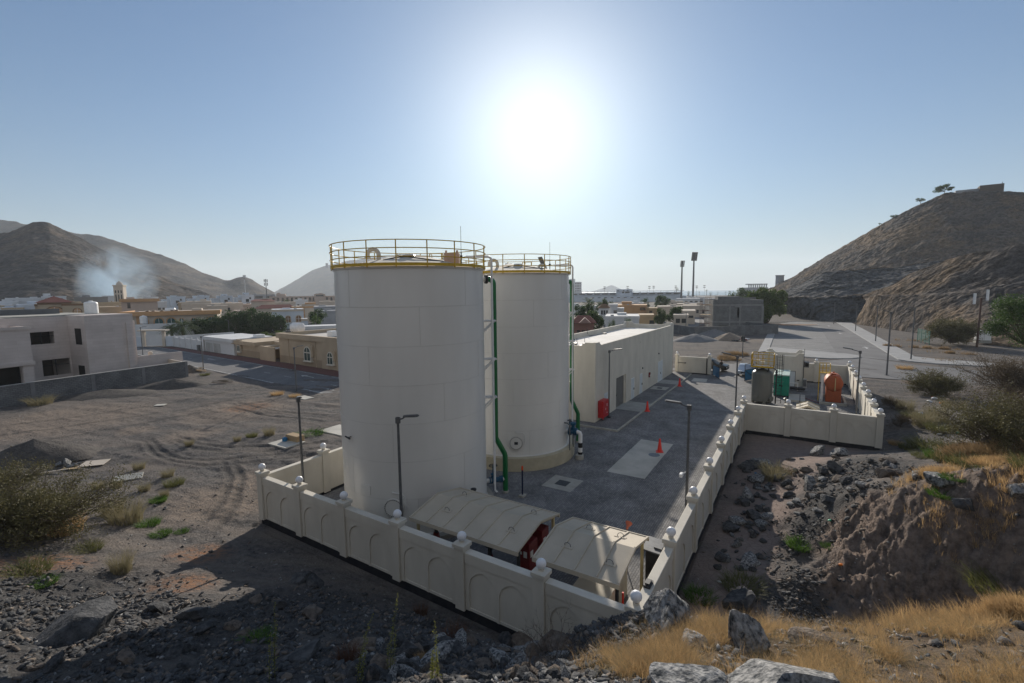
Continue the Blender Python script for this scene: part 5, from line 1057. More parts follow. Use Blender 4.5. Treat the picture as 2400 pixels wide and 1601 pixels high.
# small island on the horizon
hill('island', HM2, [(1385, 684, 5000), (1395, 681, 5000), (1410, 677, 5000), (1425, 671, 5000), (1434, 667, 5000), (1442, 672, 5000), (1455, 677, 5000), (1470, 683, 5000)], [at(u, 684, 4900)[:2] for u in (1385, 1395, 1410, 1425, 1434, 1442, 1455, 1470)], ns=40, nt_=12, seed=5, rough=.1)
# right hand hills: far slope, quarried spur, near spur
def strata(name, m, lines, rows, ns=300, rough=1.0, seed=1, back=1.0, rocky=(), sm=9):
    """hillside through a stack of world lines (x, y, z), foot first, skyline last"""
    s = np.linspace(0, 1, ns); Ls = []
    for ln in lines:
        A = np.array(ln, float); c = np.r_[0, np.cumsum(np.linalg.norm(np.diff(A[:, :2], axis=0), axis=1))]; c /= c[-1]; Ls.append(gsm(np.stack([np.interp(s, c, A[:, i]) for i in range(3)], 1), sm))
    V = []; rk = []
    for i in range(len(Ls) - 1):
        for t in np.linspace(0, 1, rows[i], endpoint=False): V.append(Ls[i] * (1 - t) + Ls[i + 1] * t); rk.append(np.full(ns, 1.0 if i in rocky else 0.0))
    V.append(Ls[-1]); rk.append(np.zeros(ns)); r_ = Ls[-1]; d = r_[:, :2] / np.linalg.norm(r_[:, :2], axis=1)[:, None]
    for t in np.linspace(0, 1, 20)[1:]: V.append(np.c_[r_[:, :2] + d * (t * r_[:, 2:3] * 1.6 * back + 6 * t), r_[:, 2] * (1 - t) ** 1.2 - 2 * t]); rk.append(np.zeros(ns))
    V = np.array(V); rk = np.array(rk); n0 = sum(rows); X, Y, Z = V[..., 0].copy(), V[..., 1].copy(), V[..., 2].copy(); k = np.minimum(1, np.maximum(Z, 0) / 3)
    k[n0 - 3:n0 + 4] *= .5; Sx = np.cumsum(np.r_[0, np.linalg.norm(np.diff(Ls[-1][:, :2], axis=0), axis=1)])[None, :] + 0 * X; Tx = np.linspace(0, 2.2, len(V))[:, None] + 0 * X
    rg = .6 * (fbm(Sx / 11 + 1.2 * fbm(X / 25, Y / 25, 3, seed + 30), Tx * 1.6, 4, seed, True) - .55) + .6 * (fbm(X / 9, Y / 9 + Z / 7, 5, seed + 3) - .5); fn = fbm(X / 2.4, Y / 2.4 + Z / 2, 4, seed + 2) - .5 + .7 * (fbm(X / 1.1, Y / 1.1 + Z, 3, seed + 12) - .5)
    V[..., 2] += rough * k * (rg * 2.6 + fn * 1.3) * (1 - .45 * rk); px2 = fbm(X / 5, Z / 5 + Y / 9, 5, seed + 5, True) - .5
    dd = V[..., :2] / np.linalg.norm(V[..., :2], axis=-1)[..., None]; V[..., :2] += dd * (rk * px2 * 5.0 * rough + (1 - rk) * k * px2 * 1.5 * rough)[..., None]
    V[0, :, 2] = -1.5; nr = len(V); i = np.arange(nr - 1)[:, None] * ns; j = np.arange(ns - 1)[None, :]; F = np.stack([i + j, i + j + 1, i + ns + j + 1, i + ns + j], -1).reshape(-1, 4)
    o = npmesh(name, V.reshape(-1, 3), F, m, smooth=True); a = o.data.attributes.new('rock', 'FLOAT', 'POINT'); a.data.foreach_set('value', np.clip(rk * (.35 + 1.1 * fbm(X / 8, Y / 8 + Z / 5, 3, seed + 8)), 0, 1).ravel().astype(np.float32)); return struct(o)
def PX(pts): return [at(u, v, Y) for u, v, Y in pts]
strata('hill', HM1, [[(165, 372, 0), (168, 330, 0), (170, 292, 0), (174, 258, 0), (182, 234, 0), (194, 214, 0), (212, 196, 0), (234, 180, 0), (264, 160, 0), (320, 120, 0)],
  PX([(1815, 676, 430), (1827, 668, 412), (1870, 643, 395), (1919, 611, 375), (1970, 582, 355), (2026, 550, 338), (2065, 527, 325), (2103, 505, 314), (2140, 487, 306), (2174, 471, 300), (2215, 452, 294), (2262, 451, 288), (2300, 448, 283), (2348, 447, 278), (2420, 452, 272), (2600, 490, 262), (2900, 570, 250)])], (230,), ns=600, rough=1.3, seed=61, back=1.6, sm=8)
strata('quarry_face', HM1, [[(119, 199, 0), (118, 190, 0), (117, 182, 0), (115, 176, 0), (114, 172, 0), (115, 168, 0), (118, 165, 0), (122, 160, 0), (127, 152, 0), (134, 143, 0)],
  PX([(1812, 700, 206), (1834, 697, 198), (1870, 697, 190), (1910, 697, 183), (1950, 696, 178), (1990, 696, 172), (2042, 695, 166), (2100, 694, 156), (2150, 693, 148)]),
  PX([(1812, 699, 214), (1834, 696, 208), (1870, 695, 200), (1910, 695, 193), (1950, 694, 188), (1990, 694, 182), (2042, 692, 177), (2100, 691, 168), (2150, 690, 162)]),
  PX([(1806, 697, 236), (1820, 691, 232), (1840, 681, 228), (1870, 668, 224), (1900, 652, 219), (1932, 638, 214), (1965, 634, 210), (2000, 632, 206), (2050, 630, 202), (2100, 626, 199), (2160, 616, 196), (2230, 606, 194)])], (90, 8, 90), ns=520, rough=.9, seed=73, rocky=(0, 2), back=.7, sm=14)
strata('hill', HM1, [[(115, 158, 0), (112.5, 150, 0), (111, 143, 0), (109, 136, 0), (107, 128, 0), (105, 118, 0), (102.5, 110, 0), (100, 103, 0), (98, 97, 0), (99, 90, 0), (104, 81, 0), (114, 68, 0)],
  PX([(2030, 703, 157), (2040, 697, 151), (2060, 695, 146), (2100, 694, 139), (2150, 694, 132), (2200, 694, 125), (2260, 690, 119), (2320, 680, 114), (2400, 666, 109), (2500, 650, 104), (2650, 640, 96)]),
  PX([(2022, 697, 162), (2045, 692, 157), (2065, 689, 153), (2105, 688, 146), (2155, 688, 139), (2205, 688, 132), (2265, 684, 125), (2325, 675, 120), (2405, 661, 114), (2505, 645, 109), (2650, 635, 101)]),
  PX([(2018, 694, 168), (2040, 684, 165), (2070, 674, 161), (2098, 664, 157), (2125, 645, 154), (2160, 630, 149), (2200, 615, 144), (2250, 601, 138), (2300, 589, 133), (2350, 581, 128), (2420, 575, 122), (2500, 576, 117), (2700, 600, 116)])], (90, 8, 110), ns=560, rough=.75, seed=85, rocky=(), back=.9, sm=14)
# ------------------------------------------------------------------ town
def hmat(nm, c, k=.85): return mat(nm, c, tuple(x * k for x in c), .25, .9)
H_ = {'white': hmat('white_house_paint', (.62, .63, .64)), 'cream': hmat('cream_house_paint', (.56, .49, .41)), 'beige': hmat('beige_house_paint', (.46, .37, .26)), 'tan': hmat('tan_house_paint', (.40, .29, .17)), 'orange': hmat('orange_house_paint', (.52, .31, .16)),
      'pinkish': hmat('pale_pink_house_paint', (.52, .41, .34)), 'grey': hmat('grey_house_paint', (.33, .34, .36)), 'paleblue': hmat('pale_blue_white_paint', (.55, .60, .66)), 'concrete': hmat('raw_concrete', (.25, .25, .25)), 'redroof': hmat('red_tile_roof', (.17, .05, .04)), 'brownroof': hmat('brown_tile_roof', (.22, .13, .07)), 'flatroof': hmat('dusty_flat_roof', (.52, .49, .45))}
def house(label, cat, blocks, mat_, wins=(), yaw=0.0, group=None, roofm=None, winm=None, name='house', trim=None, arched=False, depth=14):
    """blocks: (u0, u1, v_top, Y[, depth]) photo columns, roof line and distance of a block's front; wins: (block, fx, fz, w, h)"""
    u0, u1, vt, Y = blocks[0][:4]; um = (u0 + u1) / 2; c = at(um, vt, Y); fwd = math.atan2(c[1], c[0]) - math.pi / 2
    rot = fwd + yaw; Mx = WM(c[0], c[1], 0, rot); root = thing(name, label, cat, Mx, group); inv = Mx.inverted(); geo = []
    for i, bl in enumerate(blocks):
        a0, a1, v_, Y_ = bl[:4]; dp = bl[4] if len(bl) > 4 else depth
        p, q = inv @ Vector(at(a0, v_, Y_)), inv @ Vector(at(a1, v_, Y_)); pc = inv @ Vector(at((a0 + a1) / 2, v_, Y_))
        wd = (q.xy - p.xy).length / max(.3, math.cos(yaw)) if yaw else (q.xy - p.xy).length
        x0, x1, y0, hz = pc.x - wd / 2, pc.x + wd / 2, pc.y, max(2.5, pc.z); geo.append((x0, x1, y0, hz))
        zb = -.3 if len(bl) <= 5 else bl[5]
        b = MB(); b.box(x0, x1, y0, y0 + dp, zb, hz - .02); b.build('wall', H_[bl[6]] if len(bl) > 6 else mat_, root, smooth=False)
        b = MB(); t_ = .22; pm = trim or mat_
        b.box(x0 - .12, x1 + .12, y0 - .12, y0 + t_, hz - .75, hz); b.box(x0 - .12, x1 + .12, y0 + dp - t_, y0 + dp + .12, hz - .75, hz); b.box(x0 - .12, x0 + t_, y0 + t_, y0 + dp - t_, hz - .75, hz); b.box(x1 - t_, x1 + .12, y0 + t_, y0 + dp - t_, hz - .75, hz)
        b.build('parapet', pm, root, smooth=False)
        b = MB(); b.box(x0 + t_, x1 - t_, y0 + t_, y0 + dp - t_, hz - .8, hz - .55); b.build('roof', H_['flatroof'], root, smooth=False)
        q_ = random.Random(int(a0 * 7 + v_))
        if x1 - x0 > 6 and dp >= 8:
            xs_ = x0 + (x1 - x0 - 4) * q_.random(); b = MB(); b.box(xs_, xs_ + 2.6, y0 + dp * .45, y0 + dp * .45 + 3, hz - .6, hz + q_.uniform(.3, 1.3)); b.build('stair_room', mat_, root, smooth=False)
            b = MB(); xs_ = x0 + .8 + (x1 - x0 - 2) * q_.random(); b.bbox(xs_, xs_ + .9, y0 + 1.2, y0 + 1.9, hz - .56, hz + .35, .04); b.build('roof_vent', H_['grey'] if q_.random() < .5 else H_['white'], root)
    for (bi, fx, fz, ww, wh) in wins:
        x0, x1, y0, hz = geo[bi]; cx = x0 + (x1 - x0) * fx; cz = hz * fz; b = MB()
        if arched:
            pts = [(cx - ww / 2, cz - wh / 2), (cx + ww / 2, cz - wh / 2)] + [(cx + ww / 2 * math.cos(q), cz + wh / 2 - ww / 2 + ww / 2 * math.sin(q)) for q in [math.pi * k / 8 for k in range(9)]]
            pts2 = [(cx + (p[0] - cx) * 1.3, cz + (p[1] - cz) * 1.2) for p in pts]
            b.extr(pts2, 'y', y0 - .10, y0 + .05); f_ = b.build('window', trim or M['cream'], root, smooth=False)
            b = MB(); b.extr(pts, 'y', y0 - .115, y0 - .05); b.build('pane', winm or M['glass'], f_, smooth=False)
            b = MB(); b.box(cx - .04, cx + .04, y0 - .13, y0 - .1, cz - wh / 2, cz + wh / 2); b.box(cx - ww / 2, cx + ww / 2, y0 - .13, y0 - .1, cz - .04, cz + .04); b.build('glazing_bar', M['white'], f_, smooth=False)
        else:
            b.box(cx - ww / 2 - .12, cx + ww / 2 + .12, y0 - .08, y0 + .04, cz - wh / 2 - .12, cz + wh / 2 + .12); f_ = b.build('window', trim or mat_, root, smooth=False)
            b = MB(); b.box(cx - ww / 2, cx + ww / 2, y0 - .09, y0, cz - wh / 2, cz + wh / 2); b.build('pane', winm or M['glass'], f_, smooth=False)
    return root, geo
def pyramid(root, x0, x1, y0, y1, z0, z1, m, nm='roof', ridge=0.0):
    b = MB(); xm, ym = (x0 + x1) / 2, (y0 + y1) / 2; r = ridge / 2
    b.add([(x0, y0, z0), (x1, y0, z0), (x1, y1, z0), (x0, y1, z0), (xm - r, ym, z1), (xm + r + .01, ym, z1)], [(0, 1, 5, 4), (1, 2, 5), (2, 3, 4, 5), (3, 0, 4), (3, 2, 1, 0)]); return b.build(nm, m, root, smooth=False)
G1 = 'houses of the town'
# --- the unfinished stone clad villa and its block wall (hand built)
M['stone'] = brickmat('pinkish_stone_cladding', (.60, .54, .51), (.55, .49, .46), (.42, .37, .34), 2.4, .40, .008, .9, .003, dirt=.12)
M['block'] = brickmat('grey_block_wall', (.20, .205, .21), (.155, .16, .165), (.10, .10, .105), .42, .21, .02, .95, .008, dirt=.3)
bd = np.array([.40, .9165]); P0 = np.array([-48.22, 68.81]); vrot = math.atan2(bd[1], bd[0])
VM = WM(P0[0], P0[1], 0, vrot)                                       # x: away from the viewer along the wall, y: towards the villa
root = thing('block_wall', 'grey concrete block wall in front of the unfinished stone villa', 'wall', VM)
b = MB()
for k in range(8): b.box(-5.6 - 5.7 * k + .2, -5.6 - 5.7 * k + 5.5 + (.1 if k == 0 else 0), 0, .2, -.4, 2.3)
b.build('panel', M['block'], root, smooth=False)
for k in range(9): b = MB(); b.box(.1 - 5.7 * k - .2, .1 - 5.7 * k + .2, -.03, .23, -.4, 2.3); b.build('column', M['concrete'] if False else mat('wall_column', (.21, .215, .22), (.17, .17, .175), 1, .95), root, smooth=False)
b = MB(); b.box(-46, .3, -.05, .25, 2.3, 2.36); b.build('cap', M['kerbm'], root, smooth=False)
root = thing('garden_wall', 'cream plastered garden wall with round topped pillars behind the end of the block wall', 'wall', VM)
b = MB(); b.T = Matrix.Rotation(rad(78), 4, 'Z'); b.box(.3, 14, -.1, .1, -.3, 2.25); b.build('panel', H_['cream'], root, smooth=False)
for x in (8.2, 13.8): b = MB(); b.T = Matrix.Rotation(rad(78), 4, 'Z'); b.box(x - .3, x + .3, -.22, .22, -.3, 2.7); b.lathe([(.3, 2.7), (.25, 2.9), (.05, 3.0)], (x, 0, 0), 10); b.build('pillar', H_['cream'], root)
def vl(u, yoff):            # villa plane y = yoff: photo column u -> local x
    d = ray(u, 800); n = np.array([-bd[1], bd[0]]); t = (n @ P0 + yoff) / (n @ d[:2]); p = d[:2] * t; return float((p - P0) @ bd)
def vz(u, v, yoff):
    d = ray(u, v); n = np.array([-bd[1], bd[0]]); t = (n @ P0 + yoff) / (n @ d[:2]); return CAM_Z + d[2] * t
root = thing('stone_villa', 'unfinished pinkish stone clad villa with dark empty window openings', 'house', VM)
ya, yb = 5.0, 9.2
xr1, xr0, xl = vl(316, ya), vl(203, ya), vl(70, yb) 
hv = vz(312, 735, ya)
b = MB(); b.box(xr0, xr1, ya, ya + 16, -.3, hv); b.box(xr1 - 1.0, xr1 - .35, ya - .25, ya + .02, -.3, hv - 1.2); b.box(xr1 - .004, xr1 + .5, ya + .6, ya + 1.4, -.3, hv - 1.0); b.build('right_wing', M['stone'], root, smooth=False)
xm0 = vl(60, yb)
# middle block with two openings
W1 = (vl(66, yb), vl(129, yb), vz(98, 807, yb), vz(98, 778, yb)); W2 = (vl(93, yb), vl(159, yb), vz(126, 880, yb), vz(126, 842, yb))
b = MB()
def wall_holes(b, x0, x1, z0, z1, y0, y1, holes):
    xs = sorted({x0, x1, *[h[0] for h in holes], *[h[1] for h in holes]}); 
    for i in range(len(xs) - 1):
        xa, xb = xs[i], xs[i + 1]; hs = sorted([(h[2], h[3]) for h in holes if h[0] <= xa + 1e-6 and h[1] >= xb - 1e-6]); z = z0
        for h0, h1 in hs:
            if h0 > z: b.box(xa, xb, y0, y1, z, h0)
            z = h1
        if z1 > z: b.box(xa, xb, y0, y1, z, z1)
x0m = vl(-60, yb)
wall_holes(b, x0m, xr0 + .02, -.3, hv - .12, yb, yb + .35, [W1, W2]); b.build('front_wall', M['stone'], root, smooth=False)
b = MB(); b.box(x0m, xr0, yb + 5, yb + 13, -.3, hv - .15); b.box(x0m, xr0, yb + .36, yb + 5, hv - .8, hv - .5); b.box(x0m, xr0, yb + .36, yb + 5, 3.6, 3.85); b.box(x0m, xr0, yb + .36, yb + 5, -.3, .1)
b.build('interior', mat('bare_interior', (.10, .09, .085), None, 1, 1), root, smooth=False)
for i, h in enumerate((W1, W2)):
    b = MB(); b.box(h[0], h[1], yb + .22, yb + .3, h[2], h[3]) if False else None
    b = MB(); c_ = (h[0] + h[1]) / 2
    b.box(c_ - .04, c_ + .04, yb + .1, yb + .2, h[2], h[3]); b.box(h[0], h[1], yb + .1, yb + .2, h[2] + (h[3] - h[2]) * .62, h[2] + (h[3] - h[2]) * .62 + .07)
    b.build('window_frame', M['darksteel'], root, smooth=False)
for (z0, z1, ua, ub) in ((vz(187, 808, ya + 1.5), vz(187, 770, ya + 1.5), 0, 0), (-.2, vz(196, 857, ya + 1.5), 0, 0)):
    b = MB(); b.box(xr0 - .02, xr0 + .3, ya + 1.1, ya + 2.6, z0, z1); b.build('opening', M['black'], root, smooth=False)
# left projecting wing
yl = 5.2; xl1 = vl(72, yl)
WL = (vl(-60, yl), vl(47, yl), -.2, vz(20, 862, yl))
b = MB(); wall_holes(b, vl(-70, yl), xl1, -.3, vz(62, 766, yl), yl, yl + .35, [WL]); b.box(vl(-70, yl), xl1 - .0, yl + .36, yb + .0, vz(62, 766, yl) - .4, vz(62, 766, yl) - .15); b.box(xl1 - .35, xl1, yl + .351, yb, -.3, vz(62, 766, yl)); b.box(vl(-70, yl), xl1 + .15, yl - .2, yl, vz(62, 856, yl), vz(62, 848, yl)); b.box(vl(-70, yl), xl1 + .15, yl - .15, yl, vz(62, 772, yl), vz(62, 766, yl) + .05)
b.box(vl(-70, yl), vl(22, yl + 1), yl + 1.2, yb, vz(62, 766, yl), vz(10, 747, yl + 1)); b.build('left_wing', M['stone'], root, smooth=False)
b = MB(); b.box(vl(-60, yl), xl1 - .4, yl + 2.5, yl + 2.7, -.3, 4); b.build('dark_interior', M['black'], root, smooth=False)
b = MB(); b.box(x0m, xr1 - .3, ya + .3, ya + 15.5, hv - .01, hv + .12) if False else None
b = MB(); b.box(x0m, xr1 - .4, yb + .4, yb + 12, hv - .2, hv + .05); b.build('roof', M['concrete'], root, smooth=False)
b = MB(); b.box(x0m, xr1 - 3, yb + 8, yb + 8.3, hv, hv + .8); b.box(x0m, x0m + .3, yb + .5, yb + 8, hv, hv + .8); b.build('roof_upstand', mat('grey_upstand', (.16, .165, .17), None, 1, .95), root, smooth=False)
b = MB(); b.box(xr1 + .5, xr1 + 7, ya + 1.0, ya + 1.25, -.3, 3.2); b.build('porch_wall', M['stone'], root, smooth=False)
def water_tank(Mx, label, r=.75, h=1.6, group='white rooftop water tanks', style=0):
    root = thing('water_tank', label, 'water tank', Mx, group)
    if style == 0: b = MB(); pr = [(r * .96, 0)] + [(r * (1 + .02 * (i % 2)), h * .85 * i / 12) for i in range(1, 13)] + [(r * .9, h * .93), (r * .35, h), (.01, h)]; b.lathe(pr, n=24); b.build('tank', M['white'], root); b = MB(); b.lathe([(r * .3, h), (r * .3, h + .1), (.01, h + .12)], n=16); b.build('lid', M['white'], root)
    elif style == 1:
        b = MB(); b.T = Matrix.Translation((0, 0, r + .15)) @ Matrix.Rotation(math.pi / 2, 4, 'Y'); b.lathe([(.01, -h / 2 - .12), (r * .8, -h / 2 - .06), (r, -h / 2 + .05), (r, h / 2 - .05), (r * .8, h / 2 + .06), (.01, h / 2 + .12)], n=20); b.build('tank', M['white'], root)
        b = MB(); b.box(-h * .35, -h * .25, -r * .7, r * .7, 0, r * .5); b.box(h * .25, h * .35, -r * .7, r * .7, 0, r * .5); b.build('cradle', M['darksteel'], root, smooth=False)
    else: b = MB(); b.bbox(-r, r, -r, r, .15, h, .05); b.build('tank', M['white'], root); b = MB(); b.box(-r, r, -r * .8, -r * .6, 0, .15); b.box(-r, r, r * .6, r * .8, 0, .15); b.build('cradle', M['darksteel'], root, smooth=False)
    return root
px_ = vl(222, ya + 6); water_tank(VM @ Matrix.Translation((px_, ya + 6, hv + .05)), 'large ribbed white water tank on the roof of the stone villa', .78, 1.75)
# --- the tan single storey houses beside the street
TM = Matrix.Translation((*RP(-103.0, ROAD_N1 + 3.4), 0)) @ Matrix.Rotation(math.atan2(rt_[1], rt_[0]), 4, 'Z')
def tx(u, yoff):
    d = ray(u, 800); o = np.array(RP(-103.0, ROAD_N1 + 3.4)); t = (rn_ @ o + yoff) / (rn_ @ d[:2]); return float((d[:2] * t - o) @ rt_)
def tzz(u, v, yoff):
    d = ray(u, v); o = np.array(RP(-103.0, ROAD_N1 + 3.4)); t = (rn_ @ o + yoff) / (rn_ @ d[:2]); return CAM_Z + d[2] * t
M['tanw'] = mat('tan_rendered_wall', (.46, .37, .265), (.40, .32, .23), .5, .95); M['tand'] = mat('tan_dado', (.35, .275, .195), (.30, .235, .165), .5, .95)
root = thing('tan_house', 'long tan single storey house with arched windows on the far side of the street', 'house', TM)
x0, x1 = tx(654, 0), tx(800, 0) + 4; zt = tzz(720, 786, 0)
b = MB(); b.box(x0, x1, 0, 13, -.3, zt - .8); b.build('wall', M['tanw'], root, smooth=False)
b = MB(); b.box(x0 - .02, x1, -.03, .0, -.3, 1.25); b.build('dado', M['tand'], root, smooth=False)
b = MB(); b.box(x0 - .35, x1 + .3, -.35, .3, zt - .85, zt); b.box(x0 - .35, x0 + .25, .3, 13, zt - .85, zt); b.box(x0, x1, 12.7, 13.2, zt - .85, zt); b.build('parapet', M['tanw'], root, smooth=False)
b = MB(); b.box(x0, x1, .3, 12.7, zt - .9, zt - .6); b.build('roof', H_['flatroof'], root, smooth=False)
b = MB(); b.box(tx(675, -.05), tx(675, -.05) + .12, -.08, 0, -.2, zt - .8); b.build('pilaster', M['tanw'], root, smooth=False); b = MB(); b.box(tx(738, -.05), tx(738, -.05) + .12, -.08, 0, -.2, zt - .8); b.build('pilaster', M['tanw'], root, smooth=False); b = MB(); b.box(tx(752, -.3), x1, -.3, 0, -.3, zt - .85); b.build('bay', M['tanw'], root, smooth=False)
def archwin(root, cx, z0, w_, h, y0, fm, pm):
    def sh(k, e): return [(cx - w_ / 2 * k, z0 - e), (cx + w_ / 2 * k, z0 - e)] + [(cx + w_ / 2 * k * math.cos(q), z0 + h - w_ / 2 + w_ / 2 * k * math.sin(q)) for q in [math.pi * j / 10 for j in range(11)]]
    b = MB(); b.extr([(cx - w_ * .85, z0 + h * .3), (cx + w_ * .85, z0 + h * .3), (cx + w_ * .85, z0 + h * 1.08), (cx + w_ * .6, z0 + h * 1.2), (cx - w_ * .6, z0 + h * 1.2), (cx - w_ * .85, z0 + h * 1.08)], 'y', y0 - .35, y0); b.build('window_surround', M['tanw'], root, smooth=False)
    b = MB(); b.extr(sh(1.12, .1), 'y', y0 - .38, y0 + .05); f_ = b.build('window', fm, root, smooth=False)
    b = MB(); b.extr(sh(.9, -.05), 'y', y0 - .39, y0 - .3); b.build('pane', pm, f_, smooth=False)
    b = MB(); b.box(cx - .05, cx + .05, y0 - .42, y0 - .385, z0, z0 + h); b.box(cx - w_ * .5, cx + w_ * .5, y0 - .42, y0 - .385, z0 + h * .55, z0 + h * .62); b.box(cx - w_ * .65, cx + w_ * .65, y0 - .5, y0, z0 - .2, z0 - .08); b.build('sill', M['cream'], f_, smooth=False)
gw = mat('greenish_window', (.07, .10, .085), (.04, .06, .055), .8, .15, spec=.5)
archwin(root, tx(723, 0), 1.0, 1.9, 2.3, 0, M['cream'], gw); archwin(root, tx(776, -.3), 1.0, 1.4, 1.9, -.3, M['cream'], gw)
root = thing('tan_house', 'lower tan house with a stepped flat roof between the garage and the long tan house', 'house', TM)
x0, x1 = tx(552, 0), tx(654, 0) - .3; zt = tzz(590, 801, 0)
xc = tx(618, 0)
b = MB(); b.box(x0, xc, 0, 9, -.3, zt - .7); b.box(xc, x1, 3.2, 9, -.3, zt - .9); b.build('wall', M['tanw'], root, smooth=False)
b = MB(); b.box(x0 - .6, xc - 2.5, -.6, 9.2, zt - .75, zt); b.box(xc - 2.5, x1, 3.0, 9.2, zt - .75, zt - .1); b.build('parapet', M['tanw'], root, smooth=False)
b = MB(); b.box(x0 - .02, xc, -.03, 0, -.3, 1.25); b.build('dado', M['tand'], root, smooth=False)
b = MB(); b.box(xc - 2.4, xc + 2.5, .1, 3.4, zt - 1.15, zt - 1.0); b.build('roof', H_['flatroof'], root, smooth=False)
b = MB(); b.box(xc, x1, -.8, -.6, -.3, 2.6); b.box(xc - .1, xc + .1, -.8, 0, -.3, 2.6); b.build('yard_wall', M['tanw'], root, smooth=False)
b = MB(); b.box(xc - .9, xc - .1, -.05, .0, .1, 2.1); b.build('door', M['cream'], root, smooth=False)
archwin(root, tx(562, 0), .9, 1.2, 2.0, 0, M['cream'], gw)
root = thing('white_garage', 'white garage with two grey folding doors beside the street', 'garage', TM)
x0, x1, xe = tx(480, -.5), tx(517, -.5), tx(552, -.3); zt = tzz(500, 790, -.5)
b = MB(); b.box(x0, xe - .4, -.5, 7, -.3, zt - .6); b.build('wall', H_['white'], root, smooth=False)
b = MB(); b.box(x0 - .5, xe - .2, -.9, 7.2, zt - .7, zt); b.build('roof', H_['white'], root, smooth=False)
for i in range(2):
    xa = x0 + .5 + (x1 - x0 - .4) / 2 * i; b = MB(); b.box(xa, xa + (x1 - x0) / 2 - .6, -.54, -.5, .05, zt - 1.3)
    for k in range(1, 6): b.box(xa + k * .35, xa + k * .35 + .05, -.57, -.54, .05, zt - 1.3)
    b.build('door', mat('folding_door', (.40, .40, .39), None, 3, .6), root, smooth=False)
root = thing('white_wall', 'white compound wall with small posts left of the white garage', 'wall', TM)
x0w, x1w = tx(393, -1), tx(480, -.6)
b = MB(); b.box(x0w, x1w - .3, -.75, -.5, -.3, 2.2); b.box(x0w, x0w + .25, -.5, 14, -.3, 2.2); b.build('panel', H_['white'], root, smooth=False)
for k in range(7): b = MB(); x = x0w + (x1w - x0w - .5) * k / 6; b.box(x - .2, x + .2, -.85, -.4, -.3, 2.45); b.lathe([(.14, 2.45), (.16, 2.6), (.04, 2.72)], (x, -.62, 0), 8); b.build('post', H_['white'], root)
b = MB(); b.box(-.35, .35, -.25, .25, 0, 1.3); t_ = tag(b.build('utility_box', M['pole'], M=TM @ Matrix.Translation((x1w - 1.6, -1.3, 0)), smooth=False), 'grey utility box standing in front of the white compound wall', 'box')
root = thing('entrance_gate', 'white sheet metal gate under a flat canopy between two posts', 'gate', WM(*g(363, 812)[:2], 0, math.atan2(bd[1], bd[0]) - rad(62)))
b = MB(); b.box(-1.9, 1.9, -.05, .05, .1, 2.8); b.build('leaf', H_['white'], root, smooth=False)
for s in (-1, 1): b = MB(); b.box(s * 2.25 - .3, s * 2.25 + .3, -.3, .3, -.3, 3.7); b.build('pier', H_['cream'], root, smooth=False)
b = MB(); b.box(-3.2, 3.2, -.8, .8, 3.7, 4.0); b.build('canopy', H_['cream'], root, smooth=False)
b = MB(); b.box(-9, -2.6, -.1, .1, -.3, 2.4); b.box(2.6, 5, -.1, .1, -.3, 2.4); b.build('wall', H_['paleblue'], root, smooth=False)
# --- orange trimmed villa
root, gg = house('large cream villa with orange cornice and teal arched windows behind the palms', 'house', [(312, 492, 731, 138, 16)], H_['cream'], [(0, .36, .55, 2.0, 3.0), (0, .49, .55, 2.0, 3.0), (0, .60, .62, 1.0, 1.6), (0, .73, .62, 1.0, 1.6), (0, .93, .55, 2.0, 3.0), (0, .22, .55, 1.3, 2.6)], yaw=rad(-8), arched=True, winm=M['tealglass'], trim=H_['orange'], name='villa')
x0, x1, y0, hz = gg[0]
b = MB(); b.box(x0 - .9, x1 + .9, y0 - .9, y0 - .15, hz - 1.0, hz + .25); b.box(x0 - .9, x0 - .15, y0 - .1, y0 + 16, hz - 1.0, hz + .25); b.build('cornice', H_['orange'], root, smooth=False)
b = MB(); b.box(x0, x1, y0 - 5, y0 - 4.7, -.3, 4.2); b.build('front_wall', H_['white'], root, smooth=False)
b = MB(); b.box(x0 + 3, x0 + 4.2, y0 - .2, y0, 0, hz - 1); b.build('pilaster', H_['orange'], root, smooth=False); b = MB(); b.box(x0 + 1, x0 + 2, y0 - .2, y0, 0, hz - 1); b.build('pilaster', H_['orange'], root, smooth=False)
p = root.matrix_world @ Vector((x0 + 5.2, y0 - 3.2, 4.3)); water_tank(WM(p.x, p.y, p.z), 'white rounded water tank in front of the villa with the orange cornice', .9, 2.2)
p = root.matrix_world @ Vector((x1 - 12, y0 + 3, hz - .55)); water_tank(WM(p.x, p.y, p.z, .4), 'horizontal white water tank lying on the roof of the orange trimmed villa', .75, 2.4, style=1)
for k, fx in enumerate((.24, .30, .39, .50, .545)):
    p = root.matrix_world @ Vector((x0 + (x1 - x0) * fx, y0 + 1.3, hz - .55)); rt2 = thing('air_conditioner', 'small air conditioning unit on the roof edge of the orange trimmed villa', 'air conditioner', WM(p.x, p.y, p.z, root.matrix_world.to_euler().z), 'air conditioners on the villa roof')
    b = MB(); b.bbox(-.5, .5, -.25, .25, .25, 1.15, .03); b.build('case', H_['cream'], rt2); b = MB(); b.T = Matrix.Translation((0, -.26, .7)) @ Matrix.Rotation(math.pi / 2, 4, 'X'); b.lathe([(.33, 0), (.33, .01), (.02, .02)], n=16); b.build('fan_grille', M['black'], rt2)
